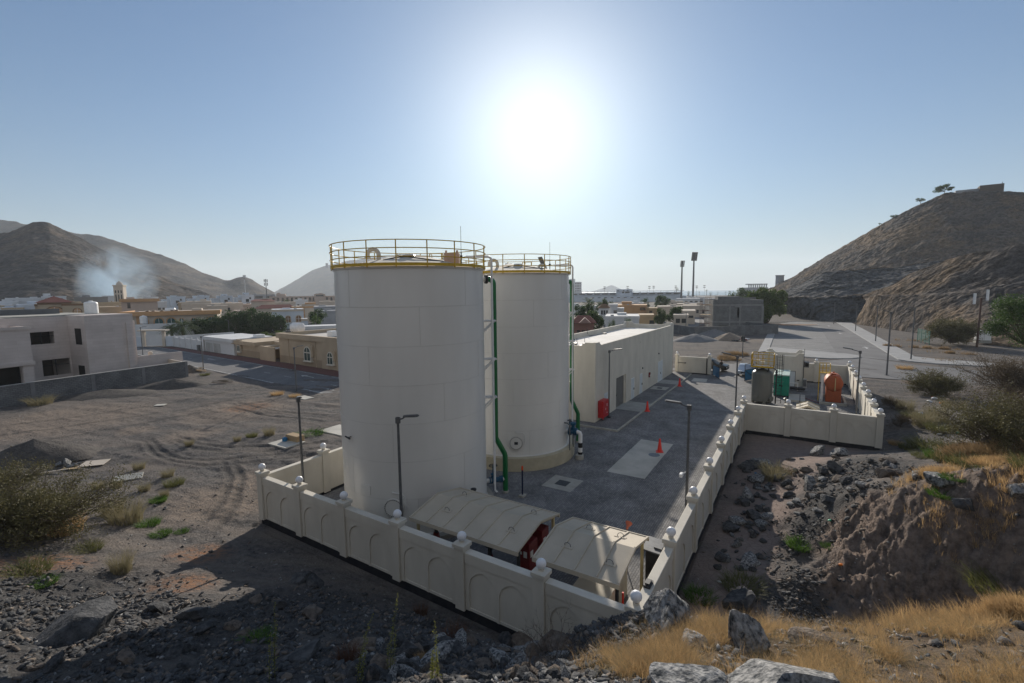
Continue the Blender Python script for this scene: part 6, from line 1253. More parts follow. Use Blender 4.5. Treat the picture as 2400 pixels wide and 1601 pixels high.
# --- the rest of the town (photo columns, roof line, distance)
W = lambda *a: list(a)
house('white flat roofed building with a wide cornice at far left below the dark hill', 'building', [(26, 86, 698, 222), (30, 82, 703, 221.3)], H_['white'], [(0, .3, .8, 2, 1.2), (0, .7, .8, 2, 1.2)], name='building')
house('white building with a cornice rising behind the red pyramid roof', 'building', [(105, 147, 694, 225)], H_['white'], [(0, .5, .85, 6, 1.6)], name='building')
house('pale house with one yellow arched window at far left', 'house', [(11, 48, 721, 190), (-60, 14, 716, 200)], H_['paleblue'], [(0, .68, .62, 1.4, 1.9)], arched=True, winm=H_['orange'], trim=H_['beige'])
house('pale grey house with tall narrow slit windows at far left', 'house', [(48, 88, 713, 195), (70, 100, 706, 208)], H_['paleblue'], [(0, .08, .6, .7, 3), (0, .32, .6, .7, 3), (0, .55, .6, .7, 3), (0, .85, .6, .7, 3)])
root, gg = house('beige villa with a dark red pyramid roof over its central tower', 'house', [(99, 156, 709, 170, 12), (156, 216, 711, 172, 12), (84, 99, 713, 172, 12)], H_['beige'], [(0, .48, .72, 5.2, 2.4), (1, .42, .72, 2, 1.8), (1, .82, .72, 2, 1.8)], arched=True, winm=H_['orange'], trim=H_['brownroof'])
x0, x1, y0, hz = gg[0]; pyramid(root, x0 - .8, x1 + .8, y0 - .8, y0 + 12, hz + .01, hz + 2.3, H_['redroof'], 'tiled_roof')
house('dark grey unfinished concrete building with two window holes in front of the smoke', 'building', [(184, 243, 696, 212)], H_['concrete'], [(0, .32, .75, 2.2, 1.6), (0, .58, .75, 2.2, 1.6)], name='building')
house('bright white building half hidden in the smoke beside the minaret', 'building', [(244, 272, 693, 238)], H_['white'], [], name='building')
house('low beige house with a long flat roof below the minaret', 'house', [(216, 290, 708, 215), (236, 300, 719, 200)], H_['beige'], [(0, .7, .7, 1.5, 1.5)])
root, gg = house('upper storey of a pink house under a bright orange overhanging cornice', 'house', [(293, 360, 702, 190)], H_['pinkish'], [(0, .2, .78, 1.0, 2.2)]); x0, x1, y0, hz = gg[0]
b = MB(); b.box(x0 - .5, x1 + .7, y0 - .8, y0 - .15, hz - .9, hz + .3); b.build('cornice', H_['orange'], root, smooth=False)
root, gg = house('white block with a round orange emblem behind the orange cornice', 'building', [(339, 367, 696, 240)], H_['white'], [], name='building'); x0, x1, y0, hz = gg[0]
b = MB(); b.T = Matrix.Translation((x1 - 2.2, y0 - .02, hz - 4)) @ Matrix.Rotation(math.pi / 2, 4, 'X'); b.lathe([(1.0, 0), (1.0, .05), (.01, .06)], n=20); b.build('emblem', H_['orange'], root)
for i, (a, c, d, vt1, vt2, lb) in enumerate(((387, 403, 431, 702, 695, 'white cubic house, the leftmost of four alike below the hill'), (447, 463, 488, 700, 693, 'white cubic house, second from left of four alike below the hill'), (502, 518, 543, 699, 693, 'white cubic house, third from left of four alike below the hill'), (555, 568, 593, 697, 691, 'white cubic house, the rightmost of four alike below the hill'))):
    house(lb, 'house', [(c, d, vt2, 262, 9), (a, c, vt1, 260.5, 8)], H_['paleblue'], [(0, .45, .74, 1.6, 1.6), (0, .68, .84, .8, 1.1), (1, .8, .72, .6, 1.6), (0, .5, .60, 1.8, .9)], yaw=rad(12), group='white cubic houses below the hill')
house('long beige house with stepped parapets behind the dark tree row', 'house', [(438, 560, 711, 230), (440, 490, 706, 232), (490, 530, 716, 222)], H_['cream'], [(0, .6, .6, 1.4, 2), (0, .75, .6, 1.4, 2), (1, .8, .78, 1.6, 1.6)])
house('low cream house behind the tree row with a dish on its roof', 'house', [(530, 612, 713, 245), (552, 600, 728, 215)], H_['pinkish'], [(0, .3, .6, 1.2, 1.8)])
root, gg = house('cream tower house with flat dark red roofs in the middle of the town', 'house', [(592, 640, 706, 215, 10), (605, 690, 723, 205, 12)], H_['cream'], [(0, .28, .62, 1.2, 2.2), (0, .55, .62, 1.2, 2.2)])
for i in (0, 1): x0, x1, y0, hz = gg[i]; pyramid(root, x0 - .6, x1 + .6, y0 - .6, y0 + 10, hz + .01, hz + (.9 if i == 0 else 1.6), H_['redroof'], 'tiled_roof', ridge=(x1 - x0) * .7)
house('grey modern building behind the white cubic houses', 'building', [(593, 642, 690, 420)], H_['grey'], [(0, .3, .8, 6, 2), (0, .75, .8, 5, 2)], name='building')
house('long pale pink building with many windows at the foot of the far hill', 'building', [(641, 800, 694, 400, 16), (737, 761, 689, 398, 10), (648, 667, 689, 402, 10)], H_['pinkish'], [(0, .05 + .06 * k, .74, 1.6, 3.2) for k in range(16)] + [(1, .5, .92, 6, 2.2)], name='building')
house('cream house with a tall arched stair window right of the pale blue house', 'house', [(686, 738, 718, 205), (716, 738, 709, 207, 6)], H_['cream'], [(0, .42, .55, 1.6, 4)], arched=True, winm=H_['orange'], trim=H_['orange'])
root, gg = house('pale blue white house with two arched windows beside the dark tree row', 'house', [(640, 708, 725, 166, 12), (708, 721, 747, 160, 5)], H_['paleblue'], [(0, .50, .5, 1.5, 2.2), (0, .83, .5, 1.6, 2.2)], arched=True, winm=H_['brownroof'], trim=H_['cream'])
house('grey house behind the round topiary tree', 'house', [(738, 800, 718, 190), (745, 800, 728, 180)], H_['grey'], [(0, .7, .5, 2, 1.6), (0, .3, .35, 6, 1.2)])
house('low pinkish garden wall house left of the near tank', 'house', [(700, 800, 764, 128, 6)], H_['white'], [(0, .75, .4, 3, 1.4)])
for a in ((-20, 32, 706, 212, 'low white house with a plain front at the very left edge of the town', 'white'), (488, 503, 703, 300, 'narrow cream stair tower between two white cubic houses', 'cream'), (543, 556, 697, 300, 'stepped pale cream house before the rightmost white cubic house', 'cream'), (561, 594, 704, 262, 'pale pink house right behind the tower house with red roofs', 'pinkish'), (367, 388, 707, 235, 'small pale house left of the leftmost white cubic house', 'white'), (420, 446, 709, 238, 'flat beige house between the orange cornice and the long beige house', 'beige'), (640, 690, 708, 262, 'broad cream house before the long pale pink building', 'cream'), (690, 720, 703, 300, 'white flat house before the right half of the long pink building', 'white'), (750, 800, 706, 262, 'cream house behind the grey house left of the near tank', 'cream'),
  (1380, 1406, 716, 250, 'white house between the dark tree and the turret house', 'white'), (1480, 1508, 709, 262, 'pale house right of the orange house roof room', 'white'), (1500, 1532, 724, 222, 'white low house above the striped wall house', 'white'), (1566, 1600, 706, 300, 'cream house right of the broad tree by the stadium', 'cream'), (1640, 1672, 722, 232, 'pale house wall just left of the concrete shell', 'pinkish'), (1340, 1372, 716, 250, 'white house behind the dark tree by the far tank', 'white'), (1580, 1612, 738, 142, 'low cream house with a flat front left of the street behind the pump house', 'cream')):
    house(a[4], 'house', [a[:4]], H_[a[5]], [(0, .3, .6, 1.2, 1.3), (0, .7, .6, 1.2, 1.3)], depth=9)
# rooftop things on the tan houses
water_tank(TM @ Matrix.Translation((tx(608, 5), 5, tzz(608, 800, 5) - .05)), 'square white water tank on the lower tan house', .85, 1.5, style=2)
water_tank(TM @ Matrix.Translation((tx(699, 5), 5, tzz(720, 786, 0) - .6)) @ Matrix.Rotation(.3, 4, 'Z'), 'domed white water tank on the long tan house', .95, 2.0, style=1)
water_tank(TM @ Matrix.Translation((tx(781, 4), 4, tzz(720, 786, 0) - .6)), 'small square white tank on the right end of the long tan house', .7, 1.1, style=2)
# minaret
c = at(282, 690, 230); root = thing('minaret', 'square cream minaret with a small dome rising from the smoke', 'tower', WM(c[0], c[1], 0, .35), None)
zt = at(282, 666, 230)[2]; s_ = 1.9
b = MB(); b.box(-s_, s_, -s_, s_, -.3, zt - 1); b.bbox(-s_ - .25, s_ + .25, -s_ - .25, s_ + .25, zt - 1, zt - .4, .1); b.build('shaft', H_['cream'], root, smooth=False)
b = MB()
for x in (-1.1, 0, 1.1): b.box(x - .22, x + .22, -s_ - .03, -s_ + .1, zt - 11, zt - 5); b.box(x - .22, x + .22, -s_ - .03, -s_ + .1, zt - 4.4, zt - 3)
b.build('slit_window', M['darksteel'], root, smooth=False)
b = MB(); b.lathe([(1.3, zt - .4), (1.3, zt + .1), (1.0, zt + .7), (.4, zt + 1.2), (.06, zt + 1.5), (.05, zt + 2.4)], n=20); b.build('dome', H_['cream'], root)
# masts
def mast(u, vt, Y, label, kind):
    c = at(u, vt, Y); root = thing('mast', label, 'mast', WM(c[0], c[1], 0)); h = c[2]; b = MB()
    if kind == 'cell':
        b.tube([(0, 0, 0), (0, 0, h)], .45, 8, r1=.28); b.build('pole', M['pole'], root); b = MB()
        for k in range(6):
            q = k * math.pi / 3
            for z in (h - 1.4, h - 4.2): b.T = Matrix.Rotation(q, 4, 'Z') @ Matrix.Translation((1.25, 0, z)); b.box(-.15, .15, -.3, .3, -1.1, 1.1)
        b.T = None; b.ring((0, 0), 1.1, .06, h - 1.2, 16, 5); b.ring((0, 0), 1.1, .06, h - 4, 16, 5); b.build('antenna_panel', M['pole'], root, smooth=False)
    else: b.tube([(0, 0, 0), (0, 0, h)], .35, 8, r1=.2); b.build('pole', M['white'], root); b = MB(); b.lathe([(.3, h), (.35, h + .5), (.05, h + .9)], n=8); b.build('tip', M['pole'], root)
mast(622.5, 654, 380, 'cell phone mast with a ring of antennas in the saddle between the hills', 'cell'); mast(573, 655, 400, 'thin white mast in front of the small hill tower', 'thin')
def hut(u, v0, v1, Y, wd, label, cat='tower', m='grey'):
    p0, p1 = at(u, v0, Y), at(u, v1, Y); root = thing('tower', label, cat, WM(p0[0], p0[1], p1[2] - 6)); h = p0[2] - p1[2] + 6
    b = MB(); b.box(-wd, wd, -wd, wd, 0, h - .6); b.build('wall', H_[m], root, smooth=False); b = MB(); b.box(-wd * 1.12, wd * 1.12, -wd * 1.12, wd * 1.12, h - .6, h); b.build('roof', H_[m], root, smooth=False)
hut(572.5, 645, 654, 1075, 2.2, 'small square tower on the low hill top left of centre'); hut(766, 617, 624, 1990, 4, 'tiny tower on the top of the farthest pale hill'); hut(1828, 645, 658, 400, 2.3, 'small grey watch hut at the foot of the right hill', 'hut')
# right of the tanks: seafront
root, gg = house('white tower block on the seafront just right of the far tank', 'building', [(1346, 1363, 661, 900, 20), (1330, 1348, 654, 930, 20)], H_['white'], [(0, .2 + .2 * k, .42 + .16 * j, 1.6, 2) for k in range(4) for j in range(4)], name='tower_block')
M['stad'] = H_['paleblue']
root, gg = house('long white stadium stand with a raised block in its middle', 'stadium', [(1334, 1590, 686, 520, 20), (1445, 1482, 678, 515, 12), (1300, 1600, 695, 500, 15)], M['stad'], [(1, .12, .86, 2, 1.5), (1, .45, .86, 2, 1.5), (1, .7, .86, 2, 1.5), (1, .42, .74, 2.4, 1.5), (1, .62, .74, 2.4, 1.5), (1, .75, .74, 2.4, 1.5)] + [(2, .25 + .05 * k, .8, 3, .7) for k in range(9)] + [(0, .05 + .07 * k, .86, 6, 1.0) for k in range(14)], name='stadium')
x0, x1, y0, hz = gg[0]; b = MB(); b.box(x0 - 2, x1 + 2, y0 - 6, y0 + 6, hz + 1.3, hz + 1.8)
for k in range(18): xx = x0 + (x1 - x0) * k / 17; b.box(xx - .2, xx + .2, y0 - .2, y0 + .2, hz, hz + 1.3)
b.build('canopy', H_['white'], root, smooth=False)
def floodlight(u, vt, vh, Y, label, big=True, tilt=0):
    c = at(u, vt, Y); cb = at(u, vh, Y); root = thing('floodlight_mast', label, 'floodlight', WM(c[0], c[1], 0, rad(12)), 'stadium floodlights'); h = c[2]; hb = cb[2]
    b = MB(); b.tube([(0, 0, 0), (0, 0, hb + (h - hb) * .9)], 1.0 if big else .16, 10, r1=.55 if big else .1); b.build('mast', M['pole'], root)
    b = MB(); wd = (h - hb) * .36
    if big:
        for r_ in range(8):
            z = hb + (h - hb) * (r_ + .5) / 8; b.tube([(-wd, (z - hb) * -.2, z - .5), (wd, (z - hb) * -.2, z - .5)], .16, 5)
            for q in range(6): xx = -wd + 2 * wd * (q + .5) / 6; b.bbox(xx - wd * .12, xx + wd * .12, (z - hb) * -.2 - .5, (z - hb) * -.2 + .3, z - (h - hb) * .04, z + (h - hb) * .04, .05)
        for s in (-1, 0, 1): b.tube([(s * wd, 0, hb), (s * wd, (h - hb) * -.2, h)], .14, 5)
    else:
        for z in (hb + .3, h - .3):
            b.tube([(-1.4, 0, z), (1.4, 0, z)], .07, 5)
            for xx in (-1.3, -.5, .5, 1.3): b.bbox(xx - .3, xx + .3, -.3, .2, z - .45, z + .45, .05)
    b.build('lamp_rack', M['darksteel'], root)
floodlight(1627, 591, 611, 430, 'taller stadium floodlight mast, right one of the two'); floodlight(1599, 611, 625, 440, 'shorter stadium floodlight mast, left one of the two')
for i, (u, v) in enumerate(((1417, 672), (1471, 671), (1522, 671), (1532, 670.5), (1584, 670), (1633, 670), (1651, 669))):
    floodlight(u, v, v + 5, 650, 'small twin headed pitch floodlight on the horizon behind the white stadium', False)
root, gg = house('cream house with a brown pyramid roof turret among trees', 'house', [(1404, 1427, 722, 170, 6), (1400, 1447, 738, 168, 10)], H_['white'], [(0, .3, .72, .7, 1.6), (0, .55, .72, .7, 1.6), (0, .8, .72, .7, 1.6)]); x0, x1, y0, hz = gg[0]; pyramid(root, x0 - .5, x1 + .5, y0 - .5, y0 + 6.5, hz + .01, hz + 1.4, H_['brownroof'], 'tiled_roof', ridge=1.6)
house('white block house with a round dark vent beside the brown roofed turret', 'house', [(1427, 1447, 713, 176, 8), (1447, 1462, 722, 178, 8)], H_['white'], [(0, .75, .6, 1.2, 1.2)])
house('tan orange house with a small roof room in the middle distance', 'house', [(1447, 1515, 715, 190, 14), (1458, 1480, 707, 195, 6)], H_['orange'], [(0, .86, .75, 2.2, 1.2)])
house('low white house with a broad pale roof behind the pump house', 'house', [(1420, 1497, 741, 132, 14)], H_['white'], [])
house('low beige house with a striped wall left of the round trees', 'house', [(1497, 1531, 738, 150, 10), (1516, 1540, 722, 185, 8)], H_['tan'], [(0, .9, .4, 1.5, 1.6), (1, .4, .7, 1.2, 1)])
root, gg = house('dark pink pavilion with a red gabled roof beside the far tank', 'pavilion', [(1344, 1391, 757, 105, 8)], hmat('dusky_pink', (.24, .13, .11)), [(0, .25, .45, .7, 2.2), (0, .5, .45, .7, 2.2), (0, .75, .45, .7, 2.2)], name='pavilion'); x0, x1, y0, hz = gg[0]; pyramid(root, x0 - .6, x1 + .6, y0 - .6, y0 + 8.5, hz + .01, hz + 1.5, H_['redroof'], 'tiled_roof', ridge=2.6)
b = MB(); b.extr([(x0 + 1.2, hz), (x0 + 3.9, hz), (x0 + 2.55, hz + 1.2)], 'y', y0 - 1.2, y0 + 2); b.build('gable', hmat('gable_pink', (.30, .20, .18)), root, smooth=False)
house('long grey house wall behind the two round trees', 'house', [(1594, 1628, 728, 165, 12), (1540, 1600, 718, 215, 12)], H_['cream'], [(0, .6, .55, 3, .8)])
house('long pale flat house in front of the sea left of the concrete shell', 'house', [(1602, 1668, 716, 205, 14), (1588, 1640, 712, 240, 10)], H_['cream'], [(0, .3 + .2 * k, .5, 1, 1.5) for k in range(3)])
house('white sports building with low walls right of the stadium', 'building', [(1588, 1700, 700, 350, 14), (1610, 1650, 696, 370, 10)], H_['white'], [(0, .1 + .1 * k, .6, 2, 1) for k in range(8)], name='building')
house('low white building by the sea partly behind the concrete shell', 'building', [(1690, 1760, 697, 380, 14), (1664, 1690, 706, 280, 10)], H_['white'], [], name='building')
# colonnade near the hill foot
p0, p1 = at(1756, 674, 600), at(1797, 674, 600); z1 = at(1776, 665, 600)[2]; root = thing('colonnade', 'row of square columns under a flat roof at the foot of the right hill', 'building', WM(p0[0], p0[1], 0)); Lc = p1[0] - p0[0]
b = MB(); b.box(-1, Lc + 1, 0, 8, z1 - 1.2, z1); b.build('roof', H_['grey'], root, smooth=False); b = MB(); b.box(-8, Lc + 2, 0, 10, -1, p0[2]); b.build('podium', H_['grey'], root, smooth=False)
for k in range(9): b = MB(); xx = Lc * k / 8; b.box(xx - .55, xx + .55, .5, 1.6, p0[2], z1 - 1.2); b.build('column', H_['grey'], root, smooth=False)
# --- concrete shell under construction
M['shellb'] = brickmat('grey_blockwork', (.21, .215, .215), (.165, .17, .17), (.12, .12, .12), .42, .21, .02, .95, .008, dirt=.25)
cA, cB = at(1671, 740, 140), at(1788, 740, 137); rot = math.atan2(cB[1] - cA[1], cB[0] - cA[0]); Lb = math.hypot(cB[0] - cA[0], cB[1] - cA[1]); hb = at(1730, 703, 138)[2]
SM = WM(cA[0], cA[1], 0, rot); root = thing('concrete_shell', 'grey unfinished concrete block building with one tall slit window', 'building', SM)
b = MB(); k_ = Lb / 117
holes = [(57 * k_, 62.5 * k_, hb * .40, hb * .73), (16 * k_, 36 * k_, .2, hb * .16), (76 * k_, 81 * k_, .0, hb * .15)]
wall_holes(b, 0, Lb, -.3, hb, 0, .3, holes); b.box(0, .3, .3, 14, -.3, hb); b.box(Lb - .3, Lb, .3, 14, -.3, hb); b.box(.3, Lb - .3, 13.7, 14, -.3, hb); b.build('wall', M['shellb'], root, smooth=False)
cm_ = mat('cast_concrete', (.25, .25, .245), (.20, .20, .195), .8, .95)
b = MB()
for z in (hb * .24, hb * .80): b.box(-.06, Lb + .06, -.06, 14.06, z, z + .55)
for x in (0, 40 * k_, 64 * k_, Lb): b.box(x - .2 + (.2 if x == 0 else 0) - (.2 if x == Lb else 0), x + .2, -.04, .1, -.3, hb * .8)
b.box(52 * k_, 67 * k_, -.12, .1, hb * .76, hb * .79); b.build('frame', cm_, root, smooth=False)
b = MB(); b.box(.3, Lb - .3, .3, 13.7, hb * .8, hb * .8 + .3); b.box(.3, Lb - .3, .3, 13.7, hb * .24, hb * .24 + .3); b.build('floor_slab', M['bitumen'], root, smooth=False)
b = MB(); b.box(2, 8, 4, 9, hb, hb + 1.0); b.box(Lb - 7, Lb - .5, 6, 6.3, hb, hb + .6); b.build('roof_block', M['shellb'], root, smooth=False)
root = thing('scaffold', 'rusty scaffolding beside the left end of the concrete shell', 'scaffolding', SM)
for k in range(3):
    b = MB()
    for z in np.arange(0, hb + 1.2, 1.9): b.tube([(-.5 - 1.2 * k, -.3, z), (-.5 - 1.2 * k, 3.5, z)], .05, 4); b.tube([(-.5, -.3 + 1.8 * k, z), (-3.4, -.3 + 1.8 * k, z)], .05, 4)
    for y in (-.3, 1.6, 3.5): b.tube([(-.5 - 1.3 * k, y, 0), (-.5 - 1.3 * k, y, hb + .8)], .05, 4)
    b.build('frame', hmat('rusty_steel', (.22, .16, .14)), root, smooth=False)
b = MB(); b.box(-3.2, -.4, -.3, 3.4, hb - 1.5, hb - 1.4); b.box(-3.2, -.4, -.3, 3.4, hb * .5, hb * .5 + .1); b.build('plank', H_['tan'], root, smooth=False)
# block wall of the building site and its material heaps
root = thing('site_wall', 'low grey block wall around the building site', 'wall', WM(*at(1628, 780, 121)[:2], 0, rad(10)))
b = MB(); b.box(0, 24.3, 0, .2, -.3, 2.4); b.box(24.1, 24.3, .2, 18, -.3, 2.4); b.box(0, .2, .2, 12, -.3, 2.4); b.build('panel', M['block'], root, smooth=False)
b = MB(); b.box(-.05, 24.35, -.05, .25, 2.4, 2.46); b.build('cap', cm_, root, smooth=False)
def heap(u, v, r, h, m, label, name='heap', cat='heap', seed=0, sq=1.0):
    p = g(u, v); n1, n2 = 28, 8; V = []; 
    for j in range(n2 + 1):
        for i in range(n1):
            t = j / n2; a = 2 * math.pi * i / n1; rr = r * t * (1 + .25 * (vnoise(np.array([3 + 2 * math.cos(a)]), np.array([3 + 2 * math.sin(a)]), seed)[0] - .5)); V.append((rr * math.cos(a) * sq, rr * math.sin(a), h * (1 - t) ** .85 * (1 + .0) + .12 * h * (vnoise(np.array([rr * math.cos(a) * 2. + 9]), np.array([rr * math.sin(a) * 2. + 9]), seed + 1)[0] - .5) - .05))
    F = [(j * n1 + i, j * n1 + (i + 1) % n1, (j + 1) * n1 + (i + 1) % n1, (j + 1) * n1 + i) for j in range(n2) for i in range(n1)]
    b = MB(); b.add(V, [f[::-1] for f in F]); o = b.build(name, m, M=WM(p[0], p[1], 0, .3), ang=3.0); return tag(o, label, cat)
gm, sm2 = mat('grey_gravel_heap', (.22, .22, .22), (.15, .15, .155), 3, 1, .05, 12), mat('brown_sand_heap', (.27, .22, .17), (.20, .16, .125), 1.5, 1, .03, 10)
heap(1628, 798, 4.2, 1.7, gm, 'grey gravel heap left of the brown sand heap', 'gravel_heap', seed=1, sq=1.4); heap(1669, 787, 4.5, 2.0, gm, 'dark grey gravel heap against the building site wall', 'gravel_heap', seed=2, sq=1.3); heap(1708, 796, 3.2, 1.8, sm2, 'brown sand heap in front of the concrete shell', 'sand_heap', seed=3, sq=1.3)
for i, (u, v, lb) in enumerate(((1702, 784, 'pallet of grey blocks behind the brown sand heap'), (1718, 784, 'second pallet of grey blocks right behind the brown sand heap'), (1810, 777, 'pallet of grey blocks at the far end of the pale pavement'))):
    p = g(u, v); root = thing('block_pallet', lb, 'pallet', WM(p[0], p[1], 0, rad(8)), 'block pallets on the building site'); b = MB()
    for k in range(4):
        for j in range(3): b.bbox(-1.3 + .66 * k, -.68 + .66 * k, -.7, .7, .15 + .42 * j, .55 + .42 * j, .02)
    b.build('blocks', cm_, root); b = MB(); b.box(-1.4, 1.4, -.7, -.5, 0, .14); b.box(-1.4, 1.4, .5, .7, 0, .14); b.build('pallet', H_['tan'], root, smooth=False)
# street lamps outside
OG = 'street lamps by the car park'
for (x, y, h, lb) in ((51.43, 63.84, 8.7, 'tall street lamp on the bare ground beyond the far right wall'), (66.27, 77.47, 8.6, 'street lamp nearest the road corner on the right hand pavement'), (81.05, 104.36, 8.0, 'third street lamp along the pavement below the rock face'), (95.2, 130.0, 7.7, 'fourth street lamp along the pavement below the rock face'), (107.9, 157.5, 7.2, 'farthest street lamp at the end of the car park')):
    lamp_post(WM(x, y, 0, rad(190)), h, 1.0, lb, OG, r=.11)
p = g(1740, 838); lamp_post(WM(p[0], p[1], 0, rad(165)), at(1740, 787, p[1])[2], 1.5, 'street lamp in the orange weeds behind the yellow guard platform', OG, r=.09)
SG = 'street lamps along the left street'
for (u, v, vt, lb) in ((695, 918, 814, 'street lamp at the near kerb in front of the long tan house'), (477, 866, 788, 'street lamp on the verge in front of the white garage'), (335, 832, 767, 'street lamp behind the corner of the stone villa'), (538, 790, 751, 'street lamp in front of the dark tree row'), (710, 768, 748, 'thin street lamp beside the pale blue house'), (1549, 770, 730, 'pale street lamp before the round trees behind the pump house'), (1607, 785, 732, 'street lamp on the street beyond the pump house')):
    p = g(u, v); lamp_post(WM(p[0], p[1], 0, rad(20 if u < 500 or u > 600 else 160)), at(u, vt, p[1])[2], .9, lb, SG, r=.085)
# telecom pole with cabinet and mesh fence below the right hill
p = g(2291, 796, 1.5); root = thing('antenna_pole', 'dark pole with two white antenna panels on the right slope', 'mast', WM(p[0], p[1], .3)); hh = at(2291, 702, p[1])[2]
b = MB(); b.tube([(0, 0, -1), (0, 0, hh)], .2, 8, r1=.16); b.tube([(-1.4, 0, hh - .2), (1.4, 0, hh - .2)], .05, 6); b.build('pole', hmat('rusty_pole', (.10, .06, .05)), root)
for x, z in ((-1.3, -.2), (1.2, .5)): b = MB(); b.bbox(x - .2, x + .2, -.15, .15, hh - 1.0 + z, hh + 1.1 + z, .04); b.build('antenna_panel', M['white'], root)
p = g(2303, 789, 1.6); root = thing('equipment_cabinet', 'white equipment cabinet beside the antenna pole', 'cabinet', WM(p[0], p[1], .9, -.4)); b = MB(); b.bbox(-1.1, 1.1, -.7, .7, 0, 2.0, .03); b.build('case', M['white'], root); b = MB(); b.box(-.02, .02, -.72, -.7, .1, 1.9); b.box(-1.2, 1.2, -.8, .8, -.6, 0); b.build('plinth', M['concrete'], root, smooth=False)
gm2 = mat('green_mesh', (.03, .16, .13), None, 3, .7)
p = g(2150, 795, .6); q = g(2178, 803, .6); root = thing('mesh_fence', 'green wire mesh fence at the foot of the right slope', 'fence', WM(p[0], p[1], .3, math.atan2(q[1] - p[1], q[0] - p[0]))); Lf = math.hypot(q[0] - p[0], q[1] - p[1]) 
for k in range(4): b = MB(); b.tube([(Lf * k / 3, 0, -.6), (Lf * k / 3, 0, 2.7)], .06, 6); b.build('post', gm2, root)
b = MB()
for k in range(int(Lf / .22)): b.box(k * .22, k * .22 + .05, -.01, .01, .2, 2.6)
for z in np.arange(.2, 2.7, .3): b.box(0, Lf, -.012, .012, z, z + .05)
b.build('mesh', gm2, root, smooth=False)

# walls on the hill top
p0, p1 = at(2240, 448, 296), at(2351, 440, 284); root = thing('hilltop_fort', 'low flat walled building on the crest of the right hill', 'building', WM(p0[0], p0[1], 0, math.atan2(p1[1] - p0[1], p1[0] - p0[0]))); L_ = math.hypot(p1[0] - p0[0], p1[1] - p0[1]); z0 = at(2240, 441, 296)[2]; z1 = at(2350, 431, 284)[2]
b = MB(); b.box(0, L_ * .62, 0, 6, z0 - 14, z1 - 1.2); b.build('pale_wall', H_['grey'], root, smooth=False); b = MB(); b.box(L_ * .5, L_, -2.5, 5, z0 - 14, z1); b.build('stone_wall', mat('dark_stone_wall', (.10, .085, .075), None, .5, 1), root, smooth=False)
b = MB(); b.tube([(L_ - .5, 0, z1), (L_ - .5, 0, z1 + 1.2)], .15, 5); b.build('post', M['darksteel'], root)
# ------------------------------------------------------------------ rocks
def ico(sub):
    bm = bmesh.new(); bmesh.ops.create_icosphere(bm, subdivisions=sub, radius=1.0); bm.verts.ensure_lookup_table()
    V = np.array([v.co[:] for v in bm.verts]); F = np.array([[v.index for v in f.verts] for f in bm.faces]); bm.free(); return V, F
ICO = {k: ico(k) for k in (1, 2, 4)}
def rockshape(seed, sub, nf=9, sq=(1, .8, .6), rough=.05):
    r = np.random.default_rng(seed); V, F = ICO[sub]; n = r.normal(size=(nf, 3)); n /= np.linalg.norm(n, axis=1)[:, None]; n = np.r_[n, -n[:3] + r.normal(size=(3, 3)) * .3]; n /= np.linalg.norm(n, axis=1)[:, None]
    d = r.uniform(.42, .85, len(n)); q = V @ n.T; k = np.where(q > .05, d / np.maximum(q, .05), 9).min(1); k = np.minimum(k, 1.15)
    P = V * k[:, None]
    if rough: P *= (1 + rough * (fbm(V[:, 0] * 2.5 + 3 + seed, V[:, 1] * 2.5 + V[:, 2] * 2, 4, seed) - .5)[:, None] * 2 + rough * .6 * (fbm(V[:, 0] * 8 + seed, V[:, 1] * 8 - V[:, 2] * 7, 3, seed + 5) - .5)[:, None])
    return P * np.array(sq), F
def rockmat(nm, a, c, sc=3, lich=None):
    m = mat(nm, a, c, sc, .95, .06, 12, spec=.15, detail=12, lo=.38, hi=.60); return m
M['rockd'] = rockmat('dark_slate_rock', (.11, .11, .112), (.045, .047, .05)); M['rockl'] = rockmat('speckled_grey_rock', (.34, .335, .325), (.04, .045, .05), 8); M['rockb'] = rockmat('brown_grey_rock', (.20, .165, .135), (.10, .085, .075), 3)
def rock(u, v, wpx, label, m, seed, sq=(1, .8, .65), group=None, sink=.25, big=True, rz=None):
    p = seat(u, v); d = math.hypot(p[0], p[1], CAM_Z - p[2]); s = wpx / FPX * d / 2
    P, F = rockshape(seed, 4 if big else 2, sq=sq); P = P * s; o = npmesh('boulder' if big else 'rock', P, F, m, smooth=not big or True)
    o.data.set_sharp_from_angle(angle=.5); 
    o.matrix_world = WM(p[0], p[1], p[2] + s * sq[2] * (1 - sink * 2) * .55, rz if rz is not None else seed * 1.7); return tag(o, label, 'rock', group)
